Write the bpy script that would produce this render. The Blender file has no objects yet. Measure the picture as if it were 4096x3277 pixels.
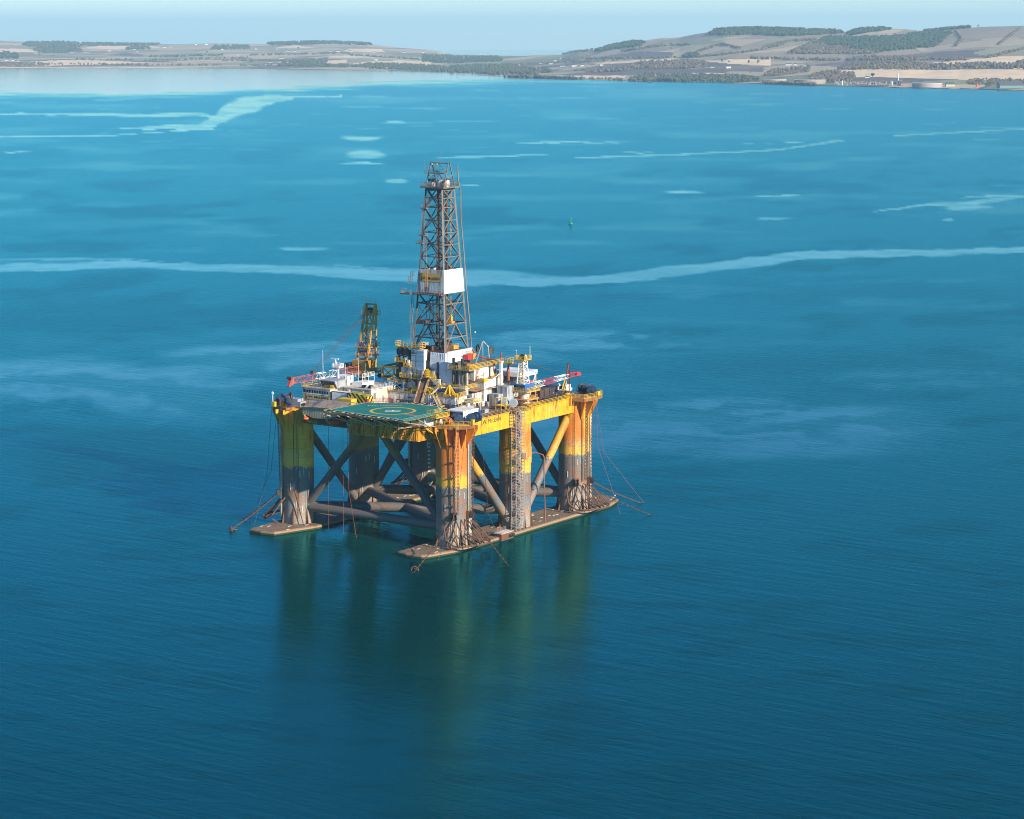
import bpy, bmesh, math, random
import numpy as np
from mathutils import Vector, Matrix, noise as mnoise

SC = bpy.context.scene
COL = SC.collection
rnd = random.Random(7)
R_ = math.radians

# ------------------------------------------------------------------ camera
CAMP = Vector((-598.816, -441.278, 152.169))
PSI = 0.6034646
PITCH = math.radians(8.961053)
cam_d = bpy.data.cameras.new('camera')
cam = bpy.data.objects.new('camera', cam_d); COL.objects.link(cam)
cam_d.sensor_fit = 'HORIZONTAL'; cam_d.sensor_width = 36.0
cam_d.lens = 83.757
cam_d.clip_start = 5.0; cam_d.clip_end = 200000.0
_fw = Vector((math.cos(PSI)*math.cos(PITCH), math.sin(PSI)*math.cos(PITCH), -math.sin(PITCH)))
_rt = Vector((math.sin(PSI), -math.cos(PSI), 0)); _up = _rt.cross(_fw)
cam.matrix_world = Matrix.Translation(CAMP) @ Matrix((_rt, _up, -_fw)).transposed().to_4x4()
SC.camera = cam

# ------------------------------------------------------------------ world, sun, exposure
SUN_EL = R_(23.0); SUN_DIR = Vector((-0.13, -0.99, 0)).normalized()
w = bpy.data.worlds.new("World"); SC.world = w; w.use_nodes = True
nt = w.node_tree; nt.nodes.clear()
o = nt.nodes.new('ShaderNodeOutputWorld'); b = nt.nodes.new('ShaderNodeBackground')
s = nt.nodes.new('ShaderNodeTexSky'); s.sky_type = 'NISHITA'; s.sun_disc = False
s.sun_elevation = SUN_EL; s.sun_rotation = math.atan2(SUN_DIR.x, SUN_DIR.y)
s.altitude = 100; s.air_density = 1.0; s.dust_density = 0.0; s.ozone_density = 5.5
b.inputs[1].default_value = 0.086
hs = nt.nodes.new('ShaderNodeHueSaturation'); hs.inputs['Saturation'].default_value = 1.25
tn = nt.nodes.new('ShaderNodeMix'); tn.data_type = 'RGBA'; tn.blend_type = 'MULTIPLY'; tn.inputs[0].default_value = 1.0; tn.inputs[7].default_value = (1.06, 1.17, 1.27, 1)
nt.links.new(s.outputs[0], hs.inputs['Color']); nt.links.new(hs.outputs[0], tn.inputs[6])
nt.links.new(tn.outputs[2], b.inputs[0]); nt.links.new(b.outputs[0], o.inputs[0])
sun_d = bpy.data.lights.new('sun', 'SUN'); sun_d.energy = 5.0; sun_d.angle = R_(0.5); sun_d.color = (1.0, 0.89, 0.72)
sun = bpy.data.objects.new('sun', sun_d); COL.objects.link(sun)
_sd = Vector((SUN_DIR.x*math.cos(SUN_EL), SUN_DIR.y*math.cos(SUN_EL), math.sin(SUN_EL)))
sun.rotation_euler = _sd.to_track_quat('Z', 'Y').to_euler(); sun.location = (0, 0, 300)
SC.view_settings.view_transform = 'Standard'; SC.view_settings.look = 'None'
SC.view_settings.exposure = 0.80; SC.view_settings.gamma = 1.0
SC.cycles.pixel_filter_type = 'BLACKMAN_HARRIS'; SC.cycles.filter_width = 1.0
SC.cycles.max_bounces = 6; SC.cycles.use_denoising = True; SC.cycles.volume_bounces = 0; SC.cycles.diffuse_bounces = 3
SC.cycles.glossy_bounces = 3; SC.cycles.transparent_max_bounces = 6

# ------------------------------------------------------------------ helpers
class MB:
    """collects shapes, becomes ONE mesh object"""
    def __init__(s): s.v = []; s.f = []; s.m = []; s.sm = []; s.cur = 0
    def mat(s, i): s.cur = i; return s
    def add(s, vs, fs, smooth=False):
        o = len(s.v); s.v += [tuple(v) for v in vs]
        for f in fs: s.f.append(tuple(i+o for i in f)); s.m.append(s.cur); s.sm.append(smooth)
        return s
    def box(s, x0, x1, y0, y1, z0, z1):
        vs = [(x, y, z) for z in (z0, z1) for x, y in ((x0, y0), (x1, y0), (x1, y1), (x0, y1))]
        return s.add(vs, [(3,2,1,0), (4,5,6,7), (0,1,5,4), (1,2,6,5), (2,3,7,6), (3,0,4,7)])
    def obox(s, c, d, M=None):
        x, y, z = d[0]/2, d[1]/2, d[2]/2
        vs = [Vector(q) for q in [(-x,-y,-z),(x,-y,-z),(x,y,-z),(-x,y,-z),(-x,-y,z),(x,-y,z),(x,y,z),(-x,y,z)]]
        if M is not None: vs = [M @ q for q in vs]
        c = Vector(c)
        return s.add([q+c for q in vs], [(3,2,1,0), (4,5,6,7), (0,1,5,4), (1,2,6,5), (2,3,7,6), (3,0,4,7)])
    def tube(s, p, q, r, n=6, r2=None, cap=True):
        p = Vector(p); q = Vector(q); d = q-p
        if d.length < 1e-6: return s
        r2 = r if r2 is None else r2
        d.normalize(); a = d.orthogonal() if abs(d.z) < .99 else Vector((1, 0, 0))
        if n == 4:
            h = Vector((0,0,1)).cross(d)
            a = (h.normalized() if h.length > 1e-3 else Vector((1,0,0)))
            a = (a + d.cross(a)).normalized(); 
        a.normalize(); b = d.cross(a)
        vs = []
        for k in range(n):
            t = 2*math.pi*k/n; e = a*math.cos(t)+b*math.sin(t)
            vs.append(p+e*r)
        for k in range(n):
            t = 2*math.pi*k/n; e = a*math.cos(t)+b*math.sin(t)
            vs.append(q+e*r2)
        fs = [(k, (k+1) % n, n+(k+1) % n, n+k) for k in range(n)]
        s.add(vs, fs, n > 6)
        if cap: s.add(vs[:n], [tuple(range(n-1, -1, -1))]); s.add(vs[n:], [tuple(range(n))])
        return s
    def path(s, pts, r, n=6):
        for i in range(len(pts)-1): s.tube(pts[i], pts[i+1], r, n)
        return s
    def bar(s, p, q, w, h=None):
        """rectangular bar"""
        h = w if h is None else h
        p = Vector(p); q = Vector(q); d = (q-p).normalized()
        a = Vector((0,0,1)).cross(d)
        a = a.normalized() if a.length > 1e-3 else Vector((1,0,0))
        b = d.cross(a); a = a*w/2; b = b*h/2
        vs = [p-a-b, p+a-b, p+a+b, p-a+b, q-a-b, q+a-b, q+a+b, q-a+b]
        return s.add(vs, [(3,2,1,0), (4,5,6,7), (0,1,5,4), (1,2,6,5), (2,3,7,6), (3,0,4,7)])
    def prism(s, poly, z0, z1, taper=None):
        n = len(poly); top = poly if taper is None else taper
        vs = [(x, y, z0) for x, y in poly]+[(x, y, z1) for x, y in top]
        return s.add(vs, [tuple(range(n-1, -1, -1)), tuple(range(n, 2*n))]+[(k, (k+1) % n, n+(k+1) % n, n+k) for k in range(n)])
    def prismy(s, poly, y0, y1):
        """polygon in xz, extruded along y"""
        n = len(poly); vs = [(x, y0, z) for x, z in poly]+[(x, y1, z) for x, z in poly]
        return s.add(vs, [tuple(range(n)), tuple(range(2*n-1, n-1, -1))]+[(k, n+k, n+(k+1) % n, (k+1) % n) for k in range(n)])
    def prismx(s, poly, x0, x1):
        n = len(poly); vs = [(x0, y, z) for y, z in poly]+[(x1, y, z) for y, z in poly]
        return s.add(vs, [tuple(range(n-1, -1, -1)), tuple(range(n, 2*n))]+[(k, (k+1) % n, n+(k+1) % n, n+k) for k in range(n)])
    def lathe(s, prof, c=(0, 0, 0), n=16, axis='z'):
        c = Vector(c); vs = []
        for r, z in prof:
            for k in range(n):
                t = 2*math.pi*k/n; a, b_ = r*math.cos(t), r*math.sin(t)
                p = {'z': (a, b_, z), 'x': (z, a, b_), 'y': (b_, z, a)}[axis]
                vs.append(c+Vector(p))
        fs = []
        for i in range(len(prof)-1):
            for k in range(n): fs.append((i*n+k, i*n+(k+1) % n, (i+1)*n+(k+1) % n, (i+1)*n+k))
        s.add(vs, fs, True)
        s.add(vs[:n], [tuple(range(n-1, -1, -1))]); s.add(vs[-n:], [tuple(range(n))])
        return s
    def rail(s, pts, h=1.15, r=0.045, step=2.0, closed=False, bars=3, toe=True):
        pts = [Vector(p) for p in pts]; r *= .85
        if closed: pts = pts+[pts[0]]
        for i in range(len(pts)-1):
            a, b = pts[i], pts[i+1]; L = (b-a).length; n = max(1, round(L/step))
            for k in range(n+(1 if i == len(pts)-2 and not closed else 0)):
                p = a.lerp(b, k/n); s.tube(p, p+Vector((0,0,h)), r, 4, cap=False)
            for j in range(bars):
                z = Vector((0,0,h*(j+1)/bars)); s.tube(a+z, b+z, r, 4, cap=False)
            if toe: s.bar(a+Vector((0,0,.06)), b+Vector((0,0,.06)), .04, .12)
        return s
    def ladder(s, p, q, w=.5, side=(0, 1, 0), r=.035, step=.6):
        p = Vector(p); q = Vector(q); sd = Vector(side).normalized()*w/2
        s.tube(p-sd, q-sd, r, 4); s.tube(p+sd, q+sd, r, 4)
        n = max(2, int((q-p).length/step))
        for k in range(n): m = p.lerp(q, (k+.5)/n); s.tube(m-sd, m+sd, r*.8, 4, cap=False)
        return s
    def stair(s, p, q, w=.9, side=(0, 1, 0), m_rail=1, m_step=0, rail=True):
        p = Vector(p); q = Vector(q); sd = Vector(side).normalized()*w/2
        s.mat(m_step); s.bar(p-sd, q-sd, .08, .3); s.bar(p+sd, q+sd, .08, .3)
        n = max(3, int(abs(q.z-p.z)/.35)); run = Vector((q.x-p.x, q.y-p.y, 0)).normalized()
        for k in range(n):
            m = p.lerp(q, (k+.5)/n); s.add([m-sd-run*.16, m+sd-run*.16, m+sd+run*.16, m-sd+run*.16], [(0,1,2,3)])
        if rail:
            s.mat(m_rail)
            for e in (-1, 1):
                for h in (.55, 1.1): s.tube(p+sd*e+Vector((0,0,h)), q+sd*e+Vector((0,0,h)), .05, 4)
                for k in range(n//3+2):
                    m = p.lerp(q, k/(n//3+1))+sd*e; s.tube(m, m+Vector((0,0,1.1)), .05, 4)
        s.mat(0); return s
    def build(s, name, mats, parent=None, **tags):
        me = bpy.data.meshes.new(name); me.from_pydata(s.v, [], s.f)
        if not isinstance(mats, (list, tuple)): mats = [mats]
        for m in mats: me.materials.append(m)
        if len(s.f):
            me.polygons.foreach_set('material_index', s.m); me.polygons.foreach_set('use_smooth', s.sm)
        me.update()
        ob = bpy.data.objects.new(name, me); COL.objects.link(ob)
        if parent is not None:
            ob.parent = parent; ob.matrix_parent_inverse = Matrix.Translation(-WPOS[parent.name])
        WPOS[ob.name] = Vector((0,0,0))
        for k, v in tags.items(): ob[k] = v
        return ob
WPOS = {}
def thing(name, loc, label, cat, group=None):
    o = bpy.data.objects.new(name, None); COL.objects.link(o); o.location = loc; o.empty_display_size = 1
    WPOS[o.name] = Vector(loc)
    o['label'] = label; o['category'] = cat
    if group: o['group'] = group
    return o
def tagit(o, label, cat, group=None):
    o['label'] = label; o['category'] = cat
    if group: o['group'] = group
    return o
def text_on(s, txt, origin, xdir, ydir, h, depth=.03, width=None, font_bold=True):
    """letters as flat extruded mesh; returns nothing, adds to MB s"""
    cu = bpy.data.curves.new('t', 'FONT'); cu.body = txt; cu.size = 1; cu.extrude = 0
    if font_bold: cu.offset = .018
    cu.resolution_u = 3
    ob = bpy.data.objects.new('t', cu); COL.objects.link(ob)
    dg = bpy.context.evaluated_depsgraph_get(); me = bpy.data.meshes.new_from_object(ob.evaluated_get(dg))
    vs = np.array([v.co[:] for v in me.vertices]); fs = [tuple(p.vertices) for p in me.polygons]
    bpy.data.objects.remove(ob); bpy.data.curves.remove(cu); bpy.data.meshes.remove(me)
    mn, mx = vs.min(0), vs.max(0); k = h/(mx[1]-mn[1]); kx = k if width is None else width/(mx[0]-mn[0])
    xd, yd = Vector(xdir).normalized(), Vector(ydir).normalized(); nd = xd.cross(yd)*depth; og = Vector(origin)
    pts = [og+xd*(v[0]-mn[0])*kx+yd*(v[1]-mn[1])*k+nd for v in vs]
    s.add(pts, fs); return s

# ------------------------------------------------------------------ materials
class NT:
    def __init__(s, name):
        s.m = bpy.data.materials.new(name); s.m.use_nodes = True; s.t = s.m.node_tree; s.b = s.t.nodes['Principled BSDF']
    def n(s, typ, **kw):
        nd = s.t.nodes.new(typ)
        for k, v in kw.items():
            if k.startswith('i_'): nd.inputs[int(k[2:]) if k[2:].isdigit() else k[2:]].default_value = v
            else: setattr(nd, k, v)
        return nd
    def l(s, a, b): s.t.links.new(a, b)
    def pos(s): return s.n('ShaderNodeNewGeometry').outputs['Position']
    def mapped(s, scale, src=None, rot=(0,0,0)):
        mp = s.n('ShaderNodeMapping'); mp.inputs['Scale'].default_value = scale; mp.inputs['Rotation'].default_value = rot
        s.l(src or s.pos(), mp.inputs[0]); return mp.outputs[0]
    def noise(s, scale, vec=None, detail=4, rough=.6):
        nd = s.n('ShaderNodeTexNoise'); nd.inputs['Scale'].default_value = scale; nd.inputs['Detail'].default_value = detail
        nd.inputs['Roughness'].default_value = rough; s.l(vec or s.pos(), nd.inputs[0]); return nd.outputs[0]
    def math(s, op, a, b=0.0, c=None):
        nd = s.n('ShaderNodeMath', operation=op)
        for i, v in enumerate((a, b) if c is None else (a, b, c)):
            if hasattr(v, 'is_linked'): s.l(v, nd.inputs[i])
            else: nd.inputs[i].default_value = v
        return nd.outputs[0]
    def ramp(s, fac, stops, interp='LINEAR'):
        nd = s.n('ShaderNodeValToRGB'); cr = nd.color_ramp; cr.interpolation = interp
        while len(cr.elements) > 1: cr.elements.remove(cr.elements[-1])
        for i, (p, c) in enumerate(stops):
            e = cr.elements[0] if i == 0 else cr.elements.new(p)
            e.position = p; c = (c, c, c) if not isinstance(c, (tuple, list)) else c; e.color = (*c[:3], 1)
        s.l(fac, nd.inputs[0]); return nd.outputs[0]
    def mix(s, fac, a, b):
        nd = s.n('ShaderNodeMix', data_type='RGBA')
        for k, v in ((0, fac), (6, a), (7, b)):
            if hasattr(v, 'is_linked'): s.l(v, nd.inputs[k])
            elif k == 0: nd.inputs[0].default_value = v
            else: nd.inputs[k].default_value = (*v[:3], 1)
        return nd.outputs[2]
    def z(s):
        sp = s.n('ShaderNodeSeparateXYZ'); s.l(s.pos(), sp.inputs[0]); return sp.outputs[2]
    def col(s, c):
        if hasattr(c, 'is_linked'): s.l(c, s.b.inputs['Base Color'])
        else: s.b.inputs['Base Color'].default_value = (*c, 1)
    def bump(s, h, strength=.3, dist=.1):
        bp = s.n('ShaderNodeBump'); bp.inputs['Strength'].default_value = strength; bp.inputs['Distance'].default_value = dist
        s.l(h, bp.inputs['Height']); s.l(bp.outputs[0], s.b.inputs['Normal']); return bp
MATS = {}
RUST = (.16, .055, .022)
def steel(name, c, rust=.35, rough=.55, metal=0.0, streak=True, c2=None, sc=.9):
    """painted steel with rust bleeding downward"""
    if name in MATS: return MATS[name]
    t = NT(name)
    v = t.mapped((sc, sc, sc*.13 if streak else sc))
    n1 = t.noise(1.0, v, 5, .65); n2 = t.noise(.35, None, 3, .5); n3 = t.noise(3.5, None, 3)
    base = t.mix(t.ramp(n2, [(.35, 0.0), (.7, 1.0)]), tuple(x*.82 for x in c), c2 or tuple(min(1, x*1.08) for x in c))
    th = .72-rust*.35
    m = t.ramp(t.math('ADD', n1, t.math('MULTIPLY', t.math('SUBTRACT', n3, .5), .25)), [(th-.07, 0.0), (th+.06, 1.0)])
    t.col(t.mix(t.math('MULTIPLY', m, .85), base, RUST)); t.b.inputs['Roughness'].default_value = rough
    t.b.inputs['Metallic'].default_value = metal
    t.bump(n3, .15, .05); MATS[name] = t.m; return t.m
def flat(name, c, rough=.6, metal=0.0, var=.2):
    if name in MATS: return MATS[name]
    t = NT(name); n = t.noise(1.3, None, 4)
    t.col(t.mix(t.ramp(n, [(.3, 0.0), (.7, 1.0)]), tuple(x*(1-var) for x in c), c)); t.b.inputs['Roughness'].default_value = rough
    t.b.inputs['Metallic'].default_value = metal; MATS[name] = t.m; return t.m
# ------------------------------------------------------------------ the sea: a real cap of the globe seen from 152 m
REFF = 7.37e6
FPX = 9529.687
def ray_dir(px, py):
    return _fw + _rt*((px-2048)/FPX) - _up*((py-1638.5)/FPX)
def sea_hit(px, py, h=0.0):
    """where the line of sight at that bearing and dip meets the curved sea (+h)"""
    d = ray_dir(px, py); hd = math.hypot(d.x, d.y); tl = d.z/hd
    # CAMP.z-h + tl*s = -s^2/(2R)
    a = 1/(2*REFF); bb = tl; c = CAMP.z-h
    disc = bb*bb-4*a*c
    if disc < 0: return None
    s_ = (-bb-math.sqrt(disc))/(2*a); return s_, math.atan2(d.y, d.x)

def vnoise(x, y, seed=0):
    """value noise, numpy"""
    xi = np.floor(x).astype(np.int64); yi = np.floor(y).astype(np.int64); fx = x-xi; fy = y-yi
    fx = fx*fx*(3-2*fx); fy = fy*fy*(3-2*fy)
    def hsh(a, b):
        n = (a*374761393+b*668265263+seed*974711) & 0x7fffffff
        n = ((n ^ (n >> 13))*1274126177) & 0x7fffffff
        return ((n ^ (n >> 16)) & 0xffff)/65535.0
    return (hsh(xi, yi)*(1-fx)+hsh(xi+1, yi)*fx)*(1-fy)+(hsh(xi, yi+1)*(1-fx)+hsh(xi+1, yi+1)*fx)*fy
def fbm(x, y, seed=0, octv=4):
    s_ = 0; a = .5
    for i in range(octv): s_ = s_+a*vnoise(x*2**i, y*2**i, seed+i*17); a *= .5
    return s_/(1-.5**octv)
def sstep(a, b, x):
    t = np.clip((x-a)/(b-a), 0, 1); return t*t*(3-2*t)

def build_sea():
    fine = np.radians(np.linspace(-13.6, 13.6, 620)); coarse = np.radians(np.linspace(13.6, 346.4, 70))[1:-1]
    az = np.concatenate([fine, coarse])
    # rings by dip angle
    dips = np.radians(np.concatenate([[80, 60, 45, 35, 28, 24, 22], np.linspace(20.5, 1.2, 560), np.geomspace(1.18, .372, 90)]))
    ds = []
    for t in dips:
        tl = -math.tan(t); a = 1/(2*REFF); disc = tl*tl-4*a*CAMP.z
        ds.append((-tl-math.sqrt(max(disc, 0)))/(2*a))
    ds = np.array(ds+[47800, 49500])
    na, nd = len(az), len(ds)
    D, A = np.meshgrid(ds, az+PSI, indexing='ij')
    X = CAMP.x+D*np.cos(A); Y = CAMP.y+D*np.sin(A); Z = -D*D/(2*REFF)
    # bearing / dip of every vertex, in the units the slicks were surveyed in
    dx, dy, dz = X-CAMP.x, Y-CAMP.y, Z-CAMP.z
    zf = dx*_fw.x+dy*_fw.y+dz*_fw.z; rr = dx*_rt.x+dy*_rt.y; uu = dx*_up.x+dy*_up.y+dz*_up.z
    ok = zf > 1
    zz = np.where(ok, zf, 1)
    px = (2048+FPX*rr/zz)*.52637; py = (1638.5-FPX*uu/zz)*.52637
    px = np.where(ok, px, -9999); py = np.where(ok, py, 5000)
    wv = (fbm(px/140, py/40, 3)-.5)
    wv2 = (fbm(px/45, py/9, 9)-.5)
    def band(pts, soft=.5, wob=8, edge=5):
        xs = [p[0] for p in pts]; ys = [p[1] for p in pts]; hs = [p[2] for p in pts]
        yc = np.interp(px, xs, ys)+wv*wob; hh = np.interp(px, xs, hs, left=0, right=0)
        return sstep(1, 1-soft, np.abs(py+wv2*edge-yc)/np.maximum(hh, .01))*(hh > .3)
    sl = np.zeros_like(px)
    M = lambda m, k=1.0: np.maximum(sl, m*k)
    sl = M(band([(-400,560,12), (0,561,11), (300,558,8), (600,570,11), (870,582,15), (1000,592,12), (1200,594,9), (1380,578,13), (1500,562,12), (1700,537,12), (1900,533,9), (2156,528,5), (2600,520,5)], .35, 10, 8), .95)
    sl = M(band([(700,560,2), (900,570,7), (1060,580,14), (1250,588,3)], .6), .7)
    sl = M(band([(-300,545,3), (200,545,3), (420,552,0)], .6), .6)
    sl = M(band([(250,272,1), (330,270,5), (420,268,9), (450,255,13), (480,235,22), (520,222,22), (560,212,16), (600,206,6), (720,203,1)], .3, 4, 14), .95)
    sl = M(band([(-200,240,1), (120,240,3), (300,243,4), (420,240,6), (470,250,3)], .4, 5, 4), .85)
    sl = M(band([(-400,287,2.5), (0,289,2), (200,287,2), (300,280,1.5), (450,272,1)], .4, 3, 2), .85)
    for x0, y0, hw, hh in ((770,325,48,11), (762,290,50,5), (760,343,50,3), (835,382,28,6), (832,259,30,4), (990,391,22,3), (30,321,40,3), (1340,320,40,2), (640,525,60,5),
                           (1200,300,130,2), (1640,302,90,1.5), (1640,413,60,3), (1440,403,50,3), (2040,437,60,6), (1996,463,14,4), (1630,460,40,3), (2120,415,120,3), (1760,295,22,3)):
        q = ((px-x0)/hw)**2+((py+wv2*8-y0)/hh)**2
        sl = np.maximum(sl, .85*sstep(1.2, .3, q))
    sl = M(band([(900,334,1), (960,331,3.5), (1160,325,1.5), (1240,324,0)], .5, 3, 2), .85)
    sl = M(band([(1200,334,1), (1300,330,3), (1500,322,2.5), (1640,315,2.5), (1740,300,3.5), (1800,294,0)], .5, 3, 2), .8)
    sl = M(band([(1840,446,2), (1960,430,4), (2050,428,8), (2156,415,4), (2400,400,2)], .6, 3, 6), .85)
    sl = M(band([(1880,285,2), (2000,280,2.5), (2156,271,2.5), (2400,265,2)], .5, 3, 2), .8)
    wx = fbm(px/120, py/34, 61); wy = fbm(px/90, py/30, 62)
    sw = fbm(px/170+wx*2.2, py/20+wy*2.6, 63, 3); swirl = sstep(.34, .68, sw)
    for x0, y0, hw, hh, a in ((200,815,460,66,1.0), (760,752,440,34,.95), (1480,905,540,72,.9), (1150,715,420,20,.7), (1000,850,900,110,.2), (1950,800,240,30,.4)):
        q = ((px-x0)/hw)**2+((py+wv*30-y0)/hh)**2; sl = np.maximum(sl, a*sstep(1.25, .35, q)*(.3+.7*swirl))
    sl = M(band([(250,905,0), (420,880,14), (700,850,12), (900,830,0)], .9, 14, 16), .3)
    # calm water under the far left shore
    top = np.interp(px, [-400,0,300,600,800,1000,1150,1500,2200,2500], [204,201,199,190,176,172,168,168,176,180])
    shore_calm = sstep(11.0, -9.0, py-top+(fbm(px/90, py/2.5, 91)-.5)*18+wv*6)*sstep(2400, 900, px+wv*300)
    far = sstep(420, 190, py)
    st = fbm(px/110, py/3.2, 31); sl = np.maximum(sl, sstep(.66, .78, st)*far*.4)
    st = fbm(px/240, py/16, 41); sl = np.maximum(sl, sstep(.5, .8, st)*.25*sstep(1000, 500, py))
    stri = fbm(px/75, py/2.6, 77); stri2 = fbm(px/18, py/1.6, 78); sl = sl*(.72+.32*sstep(.32,.62,stri)+.12*stri2); sl = np.clip(sl, 0, 1); sl = np.maximum(sl, shore_calm*1.5)
    lee = sstep(1.15, .3, ((px-900)/420)**2+((py-1330)/330)**2); 
    # patches where the wind bites harder; the first paints in the rig's shadow
    dk = np.zeros_like(px)
    for x0, y0, hw, hh, a in ((300,960,330,70,.5), (560,830,60,30,.6), (90,860,160,22,.7), (1420,945,170,26,.7), (150,665,300,50,.4), (640,660,260,34,.5), (1750,790,500,60,.35), (560,900,150,22,.4), (1000,640,400,18,.25), (1800,610,380,30,.3)):
        q = ((px-x0)/hw)**2+((py+wv2*30+wv*40-y0)/hh)**2
        dk = np.maximum(dk, a*sstep(1.3, .2, q))
    dk = np.maximum(dk, .5*sstep(.52,.72,fbm(px/170+py/90, py/26, 55))*sstep(230,420,py)*(1-np.clip(sl*1.5,0,1)))
    vs = np.stack([X.ravel(), Y.ravel(), Z.ravel()], 1)
    i = np.arange(nd-1)[:, None]; j = np.arange(na)[None, :]; j2 = (j+1) % na
    f = np.stack([i*na+j, (i+1)*na+j, (i+1)*na+j2, i*na+j2], -1).reshape(-1, 4)
    cidx = len(vs); vs = np.vstack([vs, [[CAMP.x, CAMP.y, 0]]])
    me = bpy.data.meshes.new('sea'); nf = len(f); nt_ = na
    tri = np.stack([np.full(na, cidx), np.arange(na), (np.arange(na)+1) % na], 1)
    loops = np.concatenate([f.ravel(), tri.ravel()]); starts = np.concatenate([np.arange(nf)*4, nf*4+np.arange(na)*3])
    me.vertices.add(len(vs)); me.vertices.foreach_set('co', vs.ravel())
    me.loops.add(len(loops)); me.loops.foreach_set('vertex_index', loops.astype(np.int32))
    me.polygons.add(nf+na); me.polygons.foreach_set('loop_start', starts.astype(np.int32))
    me.polygons.foreach_set('loop_total', np.concatenate([np.full(nf, 4), np.full(na, 3)]).astype(np.int32))
    me.update(calc_edges=True)
    for nm, arr in (('slick', sl), ('gust_shadow', dk), ('lee', lee)):
        at = me.attributes.new(nm, 'FLOAT', 'POINT'); at.data.foreach_set('value', np.append(arr.ravel(), 0).astype(np.float32))
    ob = bpy.data.objects.new('sea', me); COL.objects.link(ob); ob['kind'] = 'structure'
    t = NT('sea_water')
    a = t.n('ShaderNodeAttribute', attribute_name='slick').outputs['Fac']; g = t.n('ShaderNodeAttribute', attribute_name='gust_shadow').outputs['Fac']
    lee = t.n('ShaderNodeAttribute', attribute_name='lee').outputs['Fac']
    calm = t.math('SUBTRACT', a, t.math('MULTIPLY', g, .5))
    tr = t.t; tr.nodes.remove(t.b); out = tr.nodes['Material Output']
    df = t.n('ShaderNodeBsdfDiffuse'); gl = t.n('ShaderNodeBsdfAnisotropic'); mx = t.n('ShaderNodeMixShader'); fr = t.n('ShaderNodeFresnel')
    gl.distribution = 'GGX'; fr.inputs[0].default_value = 1.333
    t.l(t.mix(g, WATER, tuple(x*.75 for x in WATER)), df.inputs[0]); t.l(t.mix(t.math('MINIMUM', t.math('MAXIMUM', calm, 0.0), 1.0), SPEC, t.mix(t.math('MULTIPLY', t.math('MAXIMUM', t.math('SUBTRACT', a, 1.0), 0.0), 2.0), (.66, .97, .92), (1.0, 1.0, 1.0))), gl.inputs[0])
    def rng(lo, hi):
        rg = t.n('ShaderNodeMapRange'); rg.inputs[1].default_value = -.5; rg.inputs[2].default_value = 1
        rg.inputs[3].default_value = lo; rg.inputs[4].default_value = hi; t.l(calm, rg.inputs[0]); return rg.outputs[0]
    t.l(t.math('MULTIPLY', rng(.24, .05), t.math('SUBTRACT', 1.0, t.math('MULTIPLY', lee, .5))), gl.inputs['Roughness'])
    t.l(t.math('MULTIPLY', fr.outputs[0], rng(.56, 1.0)), mx.inputs[0])
    t.l(df.outputs[0], mx.inputs[1]); t.l(gl.outputs[0], mx.inputs[2]); t.l(mx.outputs[0], out.inputs[0])
    v1 = t.mapped((1, .16, 1), None, (0, 0, -PSI+.25)); v2 = t.mapped((1, .45, 1), None, (0, 0, -PSI-.35))
    h = t.math('ADD', t.noise(.30, v1, 3, .55), t.math('MULTIPLY', t.noise(.9, v2, 4, .65), .5))
    bp = t.n('ShaderNodeBump'); bp.inputs['Distance'].default_value = 1.0; t.l(h, bp.inputs['Height']); t.l(t.math('MULTIPLY', rng(WAVE*1.25, WAVE*.25), t.math('SUBTRACT', 1.0, t.math('MULTIPLY', lee, .25))), bp.inputs['Strength'])
    for nd in (gl, fr, df): t.l(bp.outputs[0], nd.inputs['Normal'])
    me.materials.append(t.m)
WATER = (0.0, .036, .038); WAVE = .20; SPEC = (.17, .92, .97)
build_sea()

# ------------------------------------------------------------------ far shore: one heightfield over the bearings in view
SH = [(-600,272), (0,272), (460,271), (1000,275), (1450,282), (1700,287), (1800,294), (2000,307), (2200,313), (2500,323), (2800,328), (3050,337), (3400,347), (3800,356), (4096,363), (4800,378)]
SK = [(-600,160), (0,163), (100,167), (250,171), (500,177), (700,178), (850,174), (1000,176), (1080,176), (1150,173), (1300,170), (1470,176), (1600,192), (1700,199), (1750,204), (1790,218), (1850,219), (2100,224),
      (2250,218), (2310,204), (2380,198), (2450,184), (2550,166), (2650,152), (2720,150), (2780,137), (2840,128), (2900,121), (3050,118), (3150,122), (3300,128), (3380,129), (3450,117), (3520,112), (3620,118), (3700,126), (3780,118), (3880,110), (3950,106), (4096,103), (4800,112)]
SD = [(-600,17000), (0,17000), (1100,17000), (1500,16500), (1800,15500), (2200,13500), (2400,12500), (2900,11500), (4096,11000), (4800,11000)]
def ip(tab, x): return float(np.interp(x, [q[0] for q in tab], [q[1] for q in tab]))
def shore_y(x): return ip(SH, x)+(float(fbm(np.array(x/60.), np.array(0.), 5, 3))-.5)*3
def land_pt(px, t):
    ys = shore_y(px); yk = ip(SK, px); y = ys+(yk-ys)*t
    s0, az = sea_hit(px, ys+.4); sd = ip(SD, px)
    s_ = s0*(sd/s0)**(t**.85)
    d = ray_dir(px, y); tl = d.z/math.hypot(d.x, d.y)
    return Vector((CAMP.x+s_*math.cos(az), CAMP.y+s_*math.sin(az), CAMP.z+tl*s_))
def land_at(px, py):
    ys = shore_y(px); yk = ip(SK, px); return land_pt(px, min(1, max(0, (ys-py)/(ys-yk))))
def inpoly(x, y, poly):
    c = False
    for i in range(len(poly)):
        (x1, y1), (x2, y2) = poly[i], poly[i-1]
        if (y1 > y) != (y2 > y) and x < (x2-x1)*(y-y1)/(y2-y1)+x1: c = not c
    return c
def hash01(i): return ((i*2654435761) % 4294967296)/4294967296
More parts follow.
